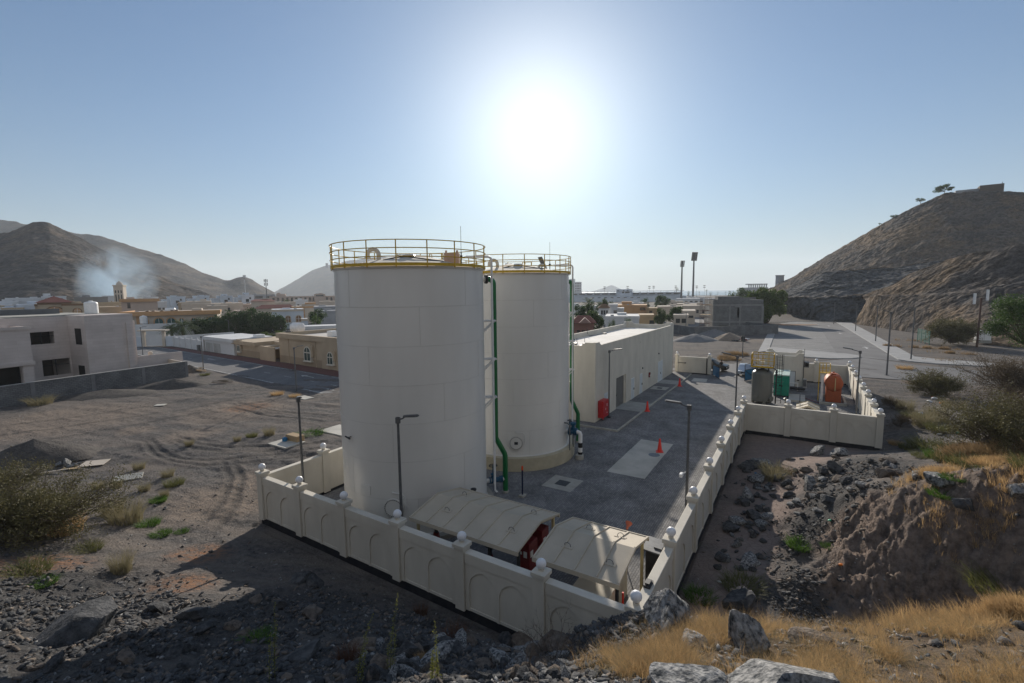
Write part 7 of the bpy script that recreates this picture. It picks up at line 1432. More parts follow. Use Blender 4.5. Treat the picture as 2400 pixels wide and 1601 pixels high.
for i, (u, v, w_, lb, mm, sq) in enumerate((
 (1560, 1468, 125, 'dark speckled boulder right in front of the wall corner', 'rockl', (1, .9, 1.0)), (1748, 1520, 115, 'large pointed grey boulder in the orange grass', 'rockl', (1, .9, 1.05)),
 (1805, 1640, 250, 'largest flat grey boulder at the bottom edge of the view', 'rockl', (1, .7, .42)), (1625, 1615, 140, 'flat grey boulder at the bottom edge left of the largest one', 'rockl', (1, .8, .35)),
 (1622, 1515, 100, 'low grey boulder between the corner boulder and the pointed one', 'rockl', (1, .7, .42)), (1905, 1512, 70, 'small pale boulder in the grass right of the pointed one', 'rockb', (1, .8, .4)), (1730, 1425, 75, 'dark jagged boulder at the foot of the cracked mud strip', 'rockd', (1, .8, .8)),
 (2344, 1063, 70, 'brown grey boulder under the thorn bush on the right slope', 'rockb', (1, .8, .7)), (2392, 1158, 46, 'pale boulder at the right edge above the earth bank', 'rockl', (1, .8, .7)), (2265, 1190, 44, 'dark leaning boulder at the top edge of the earth bank', 'rockd', (1, .6, .7)),
 (2196, 1136, 46, 'rounded blue grey boulder behind the dry grass on the bank', 'rockl', (1, .8, .7)), (2150, 1124, 36, 'rounded grey boulder left of the blue grey one on the bank', 'rockl', (1, .8, .75)), (2085, 1118, 44, 'pinkish brown boulder on the bank left of the rounded ones', 'rockb', (1, .8, .6)),
 (1958, 1104, 42, 'dark boulder on the slope below the cross wall', 'rockd', (1, .8, .7)), (1898, 1140, 34, 'upright grey boulder lowest on the slope below the cross wall', 'rockl', (1, .8, .9)), (1940, 1180, 34, 'dark round boulder at the left end of the earth bank', 'rockd', (1, .9, .8)), (2020, 1142, 34, 'pale flat stone on the left shoulder of the bank', 'rockl', (1, .7, .35)),
 (1964, 1068, 40, 'blue grey boulder beside the cross wall', 'rockl', (1, .8, .7)), (1914, 1066, 40, 'pale topped boulder in front of the cross wall', 'rockl', (1, .8, .75)),
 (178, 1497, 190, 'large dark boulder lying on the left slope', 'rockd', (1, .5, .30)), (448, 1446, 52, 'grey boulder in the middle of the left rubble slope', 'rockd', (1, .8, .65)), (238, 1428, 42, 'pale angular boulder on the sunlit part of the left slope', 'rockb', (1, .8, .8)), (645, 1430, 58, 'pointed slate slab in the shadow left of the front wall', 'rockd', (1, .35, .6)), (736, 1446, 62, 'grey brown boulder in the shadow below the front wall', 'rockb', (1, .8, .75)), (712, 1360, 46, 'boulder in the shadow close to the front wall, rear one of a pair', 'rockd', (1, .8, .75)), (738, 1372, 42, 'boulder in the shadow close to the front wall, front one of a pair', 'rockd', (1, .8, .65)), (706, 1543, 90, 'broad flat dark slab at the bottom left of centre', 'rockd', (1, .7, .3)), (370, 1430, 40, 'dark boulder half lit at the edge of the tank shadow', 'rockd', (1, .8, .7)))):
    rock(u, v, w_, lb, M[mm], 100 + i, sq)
# piles of middle sized rocks, each a thing
protos = {}
def rpile(key, pts, label, group, mats):
    for i, (u, v, w_) in enumerate(pts):
        k = (key, i % 9)
        p = seat(u, v); d = math.sqrt(p[0] ** 2 + p[1] ** 2 + (CAM_Z - p[2]) ** 2); s = w_ / FPX * d / 2
        if k not in protos:
            P, F = rockshape(300 + i * 7 + len(protos), 2, sq=(1, R.uniform(.6, .9), R.uniform(.35, .8)), rough=.04); o = npmesh('rock', P, F, M[mats[i % len(mats)]], smooth=True); o.data.set_sharp_from_angle(angle=.35); protos[k] = o
        else: o = protos[k].copy(); COL.objects.link(o)
        o.matrix_world = Matrix.Translation((p[0], p[1], p[2] + s * .2)) @ Matrix.Rotation(R.uniform(0, 6.3), 4, 'Z') @ Matrix.Rotation(R.uniform(-.4, .4), 4, 'X') @ Matrix.Scale(s, 4); tag(o, label, 'rock', group)
def scat(n, u0, u1, v0, v1, w0, w1, cond=None):
    out = []
    while len(out) < n:
        u, v = R.uniform(u0, u1), R.uniform(v0, v1)
        if cond is None or cond(u, v): out.append((u, v, R.uniform(w0, w1) * (.6 + .9 * R.random() ** 2)))
    return out
rpile('pit', scat(80, 1680, 1850, 1080, 1340, 20, 40, lambda u, v: abs(u - (1800 - .30 * (v - 1080))) < 46), 'dark rock in the row dumped along the foot of the slope beside the cracked mud', 'dark rocks along the cracked mud strip', ['rockd', 'rockd', 'rockl'])
rpile('slope', scat(90, 1840, 2110, 1070, 1300, 13, 30, lambda u, v: v < 1230 - (u - 1850) * .35 and v > 1075), 'grey rock among the stones on the slope left of the earth bank', 'grey rocks on the slope by the earth bank', ['rockl', 'rockd', 'rockb'])
rpile('front', scat(95, 820, 1330, 1490, 1605, 34, 74, lambda u, v: v > 1640 - .16 * u - 0 and v > 1500 + abs(u - 1080) * .08), 'angular grey rock in the pile at the bottom centre', 'angular rocks piled at the bottom centre', ['rockb', 'rockl', 'rockd'])
rpile('left', scat(56, 40, 820, 1340, 1590, 14, 40, lambda u, v: v > 1560 - .25 * u), 'dark slate rock lying on the rubble slope at lower left', 'dark slate rocks on the left slope', ['rockd', 'rockd', 'rockb'])
# loose rubble: far too many stones to count, one object
def scatter_idx(wt, n, seed):
    r = np.random.default_rng(seed); return r.choice(len(wt), n, p=wt / wt.sum())
GX, GY, GZ = GVERT[:, 0], GVERT[:, 1], GVERT[:, 2]; GRr = np.hypot(GX, GY); GAZ = np.degrees(np.arctan2(GX, GY)); vis = (np.abs(GAZ) < 50) & (GRr > 3.2)
clus = fbm(GX * 1.3, GY * 1.3, 4, 55)
def rubble(name, wt, n, smin, smax, mats, seed, sub=1):
    r = np.random.default_rng(seed); shapes = [rockshape(700 + k, sub, 6, (1.25, r.uniform(.5, .95), r.uniform(.25, .6)), 0) for k in range(10)]
    idx = scatter_idx(wt, n, seed); sz = smin + (smax - smin) * r.random(n) ** 4.5; kind = r.integers(0, 10, n); Vs = []; Fs = []; off = 0
    for k in range(10):
        j = idx[kind == k]; s = sz[kind == k]; P, F = shapes[k]; m_ = len(j); a = r.uniform(0, 6.28, m_); tx_ = r.normal(0, .35, m_)
        X = P[None, :, 0] * np.cos(a)[:, None] - P[None, :, 1] * np.sin(a)[:, None]; Y = P[None, :, 0] * np.sin(a)[:, None] + P[None, :, 1] * np.cos(a)[:, None]; Z = P[None, :, 2] + X * np.tan(np.clip(tx_, -.9, .9))[:, None]
        jit = .004 * GRr[j][:, None]
        A = np.stack([GX[j][:, None] + r.normal(0, 1, (m_, 1)) * jit + X * s[:, None], GY[j][:, None] + r.normal(0, 1, (m_, 1)) * jit + Y * s[:, None], GZ[j][:, None] + Z * s[:, None] + .12 * s[:, None]], -1)
        Vs.append(A.reshape(-1, 3)); Fs.append((F[None] + (np.arange(m_) * len(P))[:, None, None] + off).reshape(-1, 3)); off += m_ * len(P)
    return stuff(npmesh(name, np.concatenate(Vs), np.concatenate(Fs), mats, smooth=False))
wr = np.where(vis & (GRr < 34), (GATTR['rubble'] * (.12 + np.clip((clus - .45) * 7, 0, 1.6)) + .03) * (1 - GATTR['mud'] * .97) * (1 - .5 * GATTR['brown']) * np.where(GAZ > 8, 1.8, 1), 0)
wr = np.where(inside_plant(GX, GY, .25), 0, wr)
tag(rubble('rubble', wr, 36000, .012, .15, M['rockd'], 5), 'loose dark stone rubble covering the near slopes', 'rubble')
tag(rubble('rubble', wr, 12000, .012, .14, M['rockb'], 6), 'loose paler brown stones mixed through the rubble', 'rubble')
wg = np.where(vis & (GRr < 75) & ~inside_plant(GX, GY, .3), (.2 + np.clip((clus - .5) * 5, 0, 1)) * (1 - GATTR['mud'] * .9), 0)
tag(rubble('gravel', wg, 22000, .012, .09, M['rockl'], 7), 'scattered pale pebbles on the bare ground', 'gravel')
# ------------------------------------------------------------------ grass and plants
def blades(base, n_per, h, spread, width, r, lean=.35, segs=2, heads=False):
    """base (k,3): returns vertex and face arrays of curved grass blades"""
    k = len(base); n = k * n_per; bs = np.repeat(base, n_per, 0); hh = np.repeat(h, n_per) * r.uniform(.55, 1.1, n); a = r.uniform(0, 6.283, n); rr = np.repeat(spread, n_per) * np.sqrt(r.random(n))
    bx = bs[:, 0] + rr * np.cos(a); by = bs[:, 1] + rr * np.sin(a); la = a + r.normal(0, .7, n); ln = hh * np.abs(r.normal(lean, .2, n)); fa = r.uniform(0, 6.283, n); wd = np.repeat(width, n_per) * r.uniform(.6, 1.2, n)
    V = []; 
    for i in range(segs + 1):
        t = i / segs; cx = bx + np.cos(la) * ln * t ** 2; cy = by + np.sin(la) * ln * t ** 2; cz = bs[:, 2] - .02 + hh * t * (1 - .15 * t); w_ = wd * (1 - .75 * t)
        V.append(np.stack([cx - np.cos(fa) * w_, cy - np.sin(fa) * w_, cz], -1)); V.append(np.stack([cx + np.cos(fa) * w_, cy + np.sin(fa) * w_, cz], -1))
    V = np.stack(V, 1).reshape(-1, 3); m_ = 2 * (segs + 1); o = (np.arange(n) * m_)[:, None]; F = np.concatenate([o + np.array([[2 * i, 2 * i + 1, 2 * i + 3, 2 * i + 2]]) for i in range(segs)], 0)
    return V, F
M['straw'] = leafmat('dry_orange_grass', (.56, .38, .185), (.33, .225, .12), .5, 2.2); M['strawfar'] = leafmat('dull_orange_weed', (.36, .25, .13), (.24, .17, .10), .3, .5); M['palegrass'] = leafmat('pale_dry_grass', (.30, .26, .16), (.20, .18, .10), .35, 3)
M['greengrass'] = leafmat('fresh_green_weed', (.10, .19, .03), (.06, .12, .025), .4, 4); M['olive'] = leafmat('olive_weed', (.17, .17, .06), (.10, .11, .045), .35, 4); M['twig'] = mat('dry_twig', (.13, .10, .08), (.08, .065, .055), 8, .9); M['redweed'] = leafmat('dry_reddish_weed', (.15, .075, .045), (.09, .05, .035), .3, 5)
r_ = np.random.default_rng(91)
ws = np.where(vis & ~inside_plant(GX, GY, .3), GATTR['straw'] ** 1.5 * (.04 + np.clip((fbm(GX * .9, GY * .9, 4, 66) - .47) * 8, 0, 1.3)), 0)
i_ = scatter_idx(np.where(GRr < 12, ws, 0), 4200, 1); V, F = blades(np.stack([GX[i_], GY[i_], GZ[i_]], 1) + np.c_[r_.normal(0, .05, (4200, 2)), np.zeros(4200)], 13, r_.uniform(.10, .40, 4200), np.full(4200, .07), np.full(4200, .0024), r_, .6)
tag(stuff(npmesh('dry_grass', V, F, M['straw'])), 'fine orange dry grass over the near right crest', 'grass')
i_ = scatter_idx(np.where(GRr < 12, ws + .05 * GATTR['straw'], 0), 3200, 11); V, F = blades(np.stack([GX[i_], GY[i_], GZ[i_]], 1) + np.c_[r_.normal(0, .08, (3200, 2)), np.zeros(3200)], 9, r_.uniform(.06, .30, 3200), np.full(3200, .10), np.full(3200, .0024), r_, 1.0)
tag(stuff(npmesh('dry_grass', V, F, M['palegrass'])), 'bent paler broken grass mixed into the orange grass', 'grass')
i_ = scatter_idx(np.where((GRr >= 12) & (GRr < 34), ws, 0), 3000, 2); V, F = blades(np.stack([GX[i_], GY[i_], GZ[i_]], 1), 13, r_.uniform(.18, .5, 3000), np.full(3000, .16), np.full(3000, .006), r_)
tag(stuff(npmesh('dry_grass', V, F, M['straw'])), 'orange dry grass along the top of the earth bank', 'grass')
i_ = scatter_idx(np.where((GRr >= 34) & (GRr < 150), ws, 0), 2600, 3); V, F = blades(np.stack([GX[i_], GY[i_], GZ[i_]], 1), 9, r_.uniform(.3, .9, 2600), np.full(2600, .5), np.full(2600, .03), r_)
tag(stuff(npmesh('dry_grass', V, F, M['strawfar'])), 'distant orange weeds beside the car park and below the slope', 'grass')
def clump_proto(m, h, sp, n, wd, seed, lean=.4):
    r = np.random.default_rng(seed); V, F = blades(np.zeros((1, 3)), n, np.array([h]), np.array([sp]), np.array([wd]), r, lean, 3); o = npmesh('grass_clump', V, F, m); COL.objects.unlink(o); return o
CP = {'pale': clump_proto(M['palegrass'], .75, .38, 420, .007, 1), 'green': clump_proto(M['greengrass'], .35, .45, 420, .012, 2, .7), 'olive': clump_proto(M['olive'], .5, .5, 460, .010, 3, .6), 'straw': clump_proto(M['straw'], .55, .4, 420, .008, 4), 'red': clump_proto(M['redweed'], .6, .35, 380, .007, 5)}
CLN = {'pale': 'pale dry grass', 'green': 'fresh green weed', 'olive': 'olive green weed', 'straw': 'orange dry grass', 'red': 'reddish dry weed'}
def clump(kind, u, v, wpx, where, hk=1.0):
    p = seat(u, v); d = math.sqrt(p[0] ** 2 + p[1] ** 2 + (CAM_Z - p[2]) ** 2); s = wpx / FPX * d
    o = CP[kind].copy(); COL.objects.link(o); o.matrix_world = Matrix.Translation(p) @ Matrix.Rotation(R.uniform(0, 6), 4, 'Z') @ Matrix.Diagonal((s, s, s * hk, 1)); return tag(o, CLN[kind] + ' clump ' + where, 'grass clump', 'weed clumps on the bare ground')
for k, u, v, w_, where, hk in (
 ('pale', 326, 1100, 22, 'standing farthest back among those on the left lot', 1), ('pale', 230, 1146, 22, 'at the left of the tilted white panel', 1), ('pale', 272, 1143, 22, 'just below the tilted white panel', 1), ('pale', 339, 1150, 22, 'lower right of the tilted white panel', 1), ('olive', 408, 1138, 30, 'right of the tilted white panel on the dark lot', 1), ('green', 371, 1176, 28, 'small and bright below the tilted panel', 1), ('pale', 385, 1164, 18, 'beside the small bright green weed', 1.2), ('pale', 263, 1206, 38, 'tall, left half of the largest pair on the lot', 1.2), ('pale', 296, 1226, 62, 'largest and broadest on the left lot', 1), ('green', 349, 1232, 36, 'bright, right of the largest pale clump', 1), ('straw', 150, 1248, 60, 'at the foot of the left thorn bush', 1), ('pale', 393, 1118, 24, 'thin, above the olive weed on the lot', 1), ('green', 378, 1254, 34, 'on the reddish earth ridge of the lot', .7), ('green', 426, 1248, 24, 'right of the earth ridge on the lot', .7), ('pale', 444, 1044, 18, 'by the wheel tracks on the lot', 1), ('pale', 286, 1340, 38, 'tall and single on the lower left slope', 1.5), ('pale', 556, 1034, 16, 'left of three near the white cover slab', 1), ('olive', 590, 1024, 20, 'middle of three near the white cover slab', 1), ('pale', 631, 1020, 26, 'right of three near the white cover slab', 1), ('green', 728, 1018, 56, 'low and wide beside the left boundary wall', .35), ('olive', 60, 1345, 60, 'low on the lower left edge', .6), ('green', 100, 1370, 40, 'low green at lower left', .5), ('green', 600, 1505, 60, 'in the dark rubble near the bottom', .4), ('olive', 205, 1290, 40, 'under the thorn bush edge', .6),
 ('pale', 2120, 962, 34, 'outside the corner of the cross wall', 1), ('olive', 2140, 978, 34, 'just right of the wall corner', .6), ('pale', 2165, 998, 44, 'in the middle of the right hand weeds', 1), ('pale', 2195, 988, 40, 'tall, upper right of the right hand weeds', 1.2), ('olive', 2206, 1010, 40, 'rounded, among the right hand weeds', .8), ('olive', 2178, 1050, 60, 'broad yellowish one in the right hand weeds', .6), ('green', 2200, 1072, 40, 'bright centre of the lower right hand weeds', 1), ('olive', 2222, 1080, 44, 'beside the bright one in the right hand weeds', .7), ('olive', 2280, 1092, 66, 'wide low one at the edge of the right slope', .5), ('olive', 2171, 1072, 40, 'left of the bright one in the right hand weeds', .5), ('straw', 2099, 1042, 26, 'small round one below the wall corner', .6), ('olive', 2127, 1052, 24, 'spiky one below the wall corner', 1), ('green', 1875, 1282, 48, 'bright bush in the hollow below the earth bank', .9), ('green', 1941, 1285, 28, 'small one against the earth bank foot', .5), ('green', 2211, 1165, 44, 'leafy one in the dry grass on the bank', .6), ('green', 2235, 1130, 40, 'low leafy one behind the dry grass', .4), ('pale', 1815, 1122, 62, 'grey green bush in the cracked mud strip', .8), ('red', 1850, 1110, 36, 'brownish one beside the mud strip bush', .6), ('red', 1740, 1180, 26, 'small dead one on the cracked mud', .5), ('olive', 1740, 1380, 70, 'brown green one at the near end of the mud strip', .6), ('olive', 2366, 1400, 90, 'pale bluish one at the right edge above the grass', .6), ('green', 1640, 1402, 60, 'pale leafy one beside the corner boulder', .6), ('red', 818, 1555, 60, 'reddish one among the bottom rocks', 1.1), ('red', 1065, 1500, 70, 'reddish one below the front wall', .7), ('red', 985, 1440, 40, 'small reddish one near the front wall foot', .8), ('straw', 985, 1545, 26, 'tiny dry one between the bottom rocks', .8), ('olive', 2430, 1100, 60, 'at the far right edge of the slope', .7), ('straw', 2120, 865, 30, 'lone dry one on the bare ground by the road', .5), ('pale', 2235, 958, 40, 'below the right thorn bush', .7), ('straw', 650, 925, 30, 'left one by the street kerb before the tan house', .5), ('straw', 690, 930, 26, 'right one by the street kerb before the tan house', .5), ('olive', 480, 880, 16, 'at the foot of the verge street lamp', .7), ('olive', 70, 935, 30, 'against the block wall at left', .6), ('pale', 95, 948, 40, 'dusty one at the foot of the block wall', .6), ('olive', 278, 925, 18, 'on the earth mound near the block wall', .5), ('olive', 388, 888, 14, 'small bright one near the end of the block wall', .8)):
    clump(k, u, v, w_, where, hk)
def shrub(Mx, label, r, h, nb, nl, leafm, seed, group=None, bare=False, leaf=.03, up=.5, th=.012):
    rg = np.random.default_rng(seed); root = thing('shrub', label, 'bush', Mx, group); b = MB(); tips = []
    def grow(p, d, L_, lev):
        q = p + d * L_ * .5 + Vector(rg.normal(0, .04 * L_, 3)); e = p + d * L_; b.tube([p, q, e], th * (.62 ** lev), 4, cap=False, r1=th * (.62 ** lev) * .5)
        tips.append((p.lerp(e, .4), e))
        if lev < (3 if bare else 2):
            for _ in range(3): nd = (d + Vector(rg.normal(0, .45, 3))).normalized(); grow(p.lerp(e, rg.uniform(.45, 1)), nd, L_ * rg.uniform(.45, .7), lev + 1)
    for i in range(nb):
        a = rg.uniform(0, 6.28); el = rg.uniform(.15, 1.0) * up + (1 - up) * rg.uniform(0, 1); d = Vector((math.cos(a) * (1 - el * .75), math.sin(a) * (1 - el * .75), .15 + el)).normalized(); L_ = 1 / max(math.hypot(d.x, d.y) / r, d.z / h) * rg.uniform(.5, .68); grow(Vector(rg.normal(0, .06 * r, 3)) * Vector((1, 1, 0)), d, L_, 0)
    b.build('branch', M['twig'], root, smooth=False)
    if nl:
        T = np.array([[*p, *e] for p, e in tips]); k = rg.integers(0, len(T), nl); t = rg.random((nl, 1)); C = T[k, :3] * (1 - t) + T[k, 3:] * t * 1.12 + rg.normal(0, .05 * r, (nl, 3)); leafquads(C, leaf, leafm, root, rg)
    return root
def leafquads(C, s, m, root, rg, name='foliage', asp=.45):
    n = len(C); a = rg.normal(size=(n, 3)); a /= np.linalg.norm(a, axis=1)[:, None]; c = np.cross(a, rg.normal(size=(n, 3))); c /= np.linalg.norm(c, axis=1)[:, None]; sz = s * rg.uniform(.6, 1.3, (n, 1))
    V = np.stack([C - a * sz, C + c * sz * asp, C + a * sz, C - c * sz * asp], 1).reshape(-1, 3); F = np.arange(4 * n).reshape(n, 4); return npmesh(name, V, F, m, root)
M['thorn'] = leafmat('olive_thorn_leaf', (.15, .14, .06), (.085, .075, .04), .25, 2); M['thornb'] = leafmat('brown_thorn_leaf', (.14, .105, .065), (.085, .065, .045), .25, 2); M['leaf1'] = leafmat('dark_tree_leaf', (.05, .095, .025), (.028, .06, .016), .3, .5); M['leaf2'] = leafmat('mid_green_leaf', (.07, .12, .03), (.04, .075, .02), .35, .6); M['leaf3'] = leafmat('feathery_green_leaf', (.10, .15, .03), (.06, .09, .025), .35, .3); M['palm'] = leafmat('palm_leaf', (.10, .14, .05), (.06, .09, .03), .25, 1); M['bark'] = mat('tree_bark', (.12, .09, .065), (.08, .06, .045), 5, .95)
def sp3(u, v): p = seat(u, v); return WM(p[0], p[1], p[2] - .05, R.uniform(0, 6))
shrub(sp3(80, 1262), 'wide olive thorn bush at the left edge of the lot', 3.4, 2.0, 80, 40000, M['thorn'], 1, leaf=.045, up=.35, th=.03)
shrub(sp3(10, 1160), 'second thorn bush behind the wide one at the left edge', 2.4, 1.5, 40, 14000, M['thorn'], 2, leaf=.045, th=.025)
shrub(sp3(2190, 925), 'dark rounded thorn bush beside the scattered rubbish', 2.4, 2.2, 60, 22000, M['thorn'], 3, leaf=.06, th=.03)
shrub(sp3(2375, 925), 'broad brown thorn bush spreading at the right edge', 4.2, 3.4, 80, 34000, M['thornb'], 4, leaf=.06, up=.4, th=.04)
shrub(sp3(2345, 1062), 'olive brown thorn bush above the boulder on the right slope', 2.9, 2.5, 70, 30000, M['thorn'], 5, leaf=.05, th=.03)
shrub(sp3(2410, 1010), 'thorn bush at the far right edge behind the boulder', 2.6, 2.4, 50, 18000, M['thornb'], 6, leaf=.045, th=.03)
shrub(sp3(2092, 958), 'dark shrub in the shade of the wall corner', 1.3, 1.0, 20, 3500, M['thornb'], 7, leaf=.04)
shrub(sp3(2108, 1000), 'lower dark shrub below the wall corner', 1.4, .9, 20, 3500, M['thornb'], 8, leaf=.035)
p = g(2232, 800, .8); shrub(WM(p[0], p[1], .5), 'fan shaped olive bush before the green mesh fence', 3.9, 4.2, 80, 30000, M['thorn'], 9, leaf=.12, up=.7, th=.06)
shrub(sp3(1298, 1560), 'leafless grey twiggy shrub in front of the corner of the front wall', .62, .85, 16, 0, None, 10, bare=True, th=.007, up=.8)
shrub(sp3(1240, 1585), 'small leafless twiggy shrub at the bottom left of the larger one', .4, .5, 9, 0, None, 11, bare=True, th=.005, up=.8)
M['spike'] = leafmat('yellow_green_flower_spike', (.34, .32, .07), (.14, .17, .05), .4, 12)
def spike(u, v0, v1, lean, label):
    p = seat(u, v0); d = math.sqrt(p[0] ** 2 + p[1] ** 2 + (CAM_Z - p[2]) ** 2); h = (v0 - v1) / FPX * d * 1.25; root = thing('flower_spike', label, 'plant', WM(p[0], p[1], p[2] - .03), 'yellow green flowering spikes'); rg = np.random.default_rng(int(u)); b = MB(); cs = []
    for k in range(3 if h > .5 else 1):
        a = rg.uniform(0, 6); hh = h * (1 if k == 0 else rg.uniform(.5, .75)); pt = [(lean * hh * t ** 1.6 + .06 * k * math.cos(a) * (1 - t * .5), .06 * k * math.sin(a), hh * t) for t in np.linspace(0, 1, 7)]; b.tube(pt, .006, 5, r1=.002)
        for t in np.linspace(.18, 1, 60):
            i = min(5, int(t * 6)); f = t * 6 - i; q = Vector(pt[i]).lerp(Vector(pt[i + 1]), f); w_ = .024 * (1.25 - t) + .006
            for _ in range(2): cs.append(tuple(q + Vector(rg.normal(0, w_, 3))))
    b.build('stem', M['olive'], root); stuff(leafquads(np.array(cs), .013, M['spike'], root, rg, 'flowers', .6))
for u, v0, v1, ln, lb in ((645, 1600, 1478, .06, 'leftmost tall yellow green flower spike at the bottom'), (838, 1600, 1490, .25, 'leaning yellow green flower spike left of the bottom rocks'), (915, 1590, 1452, .12, 'tallest yellow green flower spike among the bottom rocks'), (1026, 1600, 1500, -.02, 'thin yellow green flower spike in the middle of the bottom rocks'), (1012, 1604, 1560, .05, 'short yellow green flower spike at the bottom edge')): spike(u, v0, v1, ln, lb)
# ------------------------------------------------------------------ trees
def tree(u, vb, vt, wpx, Y, label, m, seed, nl=3500, trunk=.25, flat=1.0, leaf=None, group='trees of the town', ng=26, zb=0.0, name='tree'):
    c0, c1 = at(u, vb, Y), at(u, vt, Y); wd = wpx / FPX * Y / 2 * .95; z0 = min(c0[2], zb + .1) if zb == 0 else c0[2]; H = c1[2] - z0; rg = np.random.default_rng(seed); root = thing(name, label, 'tree', WM(c0[0], Y, z0), group); b = MB(); ch = H * (1 - trunk); cz = H * trunk + ch * .5
    k = rg.normal(size=(ng, 3)); k /= np.linalg.norm(k, axis=1)[:, None]; rad_ = rg.uniform(.45, .92, ng)[:, None]; cen = k * rad_ * np.array([wd, wd * .9, ch * .5]) + np.array([0, 0, cz]); cen[:, 2] = np.maximum(cen[:, 2], H * trunk * .8)
    b.tube([(0, 0, -.3), (wd * .03, 0, H * trunk * .6), (0, 0, H * trunk * 1.3)], H * .035, 7, r1=H * .02)
    for q in cen[: ng // 2]: b.tube([(0, 0, H * trunk), tuple(np.array([0, 0, H * trunk]) * .4 + q * .6 + rg.normal(0, .05 * wd, 3)), tuple(q)], H * .014, 5, r1=H * .004)
    b.build('trunk', M['bark'], root)
    j = rg.integers(0, ng, nl); gr = rg.uniform(.22, .42, ng); dv = rg.normal(size=(nl, 3)); dv /= np.linalg.norm(dv, axis=1)[:, None]; dv *= (rg.random((nl, 1)) ** .5) * gr[j][:, None]
    C = cen[j] + dv * np.array([wd, wd, ch * .55 * flat]); C[:, 2] = np.minimum(C[:, 2], H * 1.02); leafquads(C, leaf or wd * .055, m, root, rg, 'crown', .6); return root
TG = 'dark tree row behind the white garage'
for i, (u, vb, vt, w_, Y, lb) in enumerate(((478, 802, 742, 60, 136, 'leftmost tree of the dark row beside the palms'), (512, 802, 736, 64, 140, 'second tree from left in the dark row'), (552, 802, 728, 72, 144, 'third tree from left in the dark row, behind the street lamp'), (592, 800, 722, 74, 147, 'tallest tree in the dark row'), (628, 796, 724, 66, 150, 'fifth tree in the dark row'), (652, 790, 738, 46, 152, 'rightmost and lowest tree of the dark row'))): tree(u, vb, vt, w_, Y, lb, M['leaf1'], 20 + i, 6500, .12, group=TG, ng=34)
for i, (u, vb, vt, w_, Y, lb, m, n, tr) in enumerate(((745, 770, 721, 40, 150, 'round clipped topiary tree left of the near tank', 'leaf1', 5000, .35), (742, 775, 735, 24, 138, 'bright slender tree in front of the round topiary', 'leaf2', 3500, .15), (422, 720, 705, 20, 300, 'small tree between the white cubic houses and the orange cornice', 'leaf2', 1500, .1), (672, 716, 702, 24, 330, 'left small tree before the long pink building', 'leaf2', 1500, .1), (700, 716, 701, 30, 330, 'right small tree before the long pink building', 'leaf2', 1500, .1), (1372, 752, 704, 54, 150, 'large dark tree just right of the far tank', 'leaf1', 6000, .12), (1419, 728, 697, 48, 205, 'tree behind the brown roofed turret', 'leaf1', 4000, .15), (1512, 716, 698, 28, 285, 'small tree left of the broad one before the stadium', 'leaf1', 2500, .15), (1548, 720, 692, 42, 270, 'broad tree before the right end of the stadium', 'leaf1', 4000, .2), (1392, 775, 724, 54, 112, 'bright green tree behind the dark pink pavilion', 'leaf2', 6000, .12), (1435, 764, 740, 26, 108, 'young light green tree behind the pump house roof', 'leaf2', 2500, .1), (1472, 762, 742, 34, 112, 'broad light green bush tree behind the pump house roof', 'leaf2', 3000, .1), (1547, 772, 724, 38, 140, 'left one of two round trees behind the pump house', 'leaf2', 5500, .12), (1580, 768, 718, 44, 152, 'right one of two round trees behind the pump house, darker', 'leaf1', 5500, .2), (1795, 764, 672, 92, 165, 'huge feathery green tree behind the concrete shell', 'leaf3', 14000, .0), (1738, 710, 676, 56, 270, 'hazy grey green tree behind the concrete shell', 'leaf2', 4000, .15), (620, 800, 776, 34, 120, 'yellow green bush before the dark tree row', 'leaf3', 2200, .05), (650, 792, 775, 36, 125, 'olive bush before the right end of the dark tree row', 'leaf3', 2200, .05), (690, 790, 778, 26, 118, 'small dry bush in front of the pale blue house', 'leaf3', 1500, .05), (1613, 695, 681, 9, 700, 'small round tree on the shore between the floodlight masts', 'leaf1', 800, .2), (1665, 691, 684, 8, 800, 'tiny round tree on the shore', 'leaf1', 600, .2))): tree(u, vb, vt, w_, Y, lb, M[m], 40 + i, n, tr)
p = seat(2390, 800); tree(2405, 812, 692, 165, 62, 'bright green acacia leaning in from the right edge', M['leaf2'], 78, 16000, .02, group=None, ng=44, zb=.5, leaf=.10)
for u, v0, v1, w_, Y, lb in ((2213, 455, 433, 46, 292, 'acacia tree on the skyline of the right hill'), (2157, 478, 463, 20, 304, 'small bush on the skyline left of the acacia'), (2096, 512, 503, 18, 316, 'small flat bush halfway up the skyline of the right hill'), (2062, 529, 522, 8, 324, 'tiny bush lowest on the skyline of the right hill')): tree(u, v0, v1, w_, Y, lb, M['leaf2'], int(u), 1800, .25, group='bushes on the right hill', zb=1, ng=16)
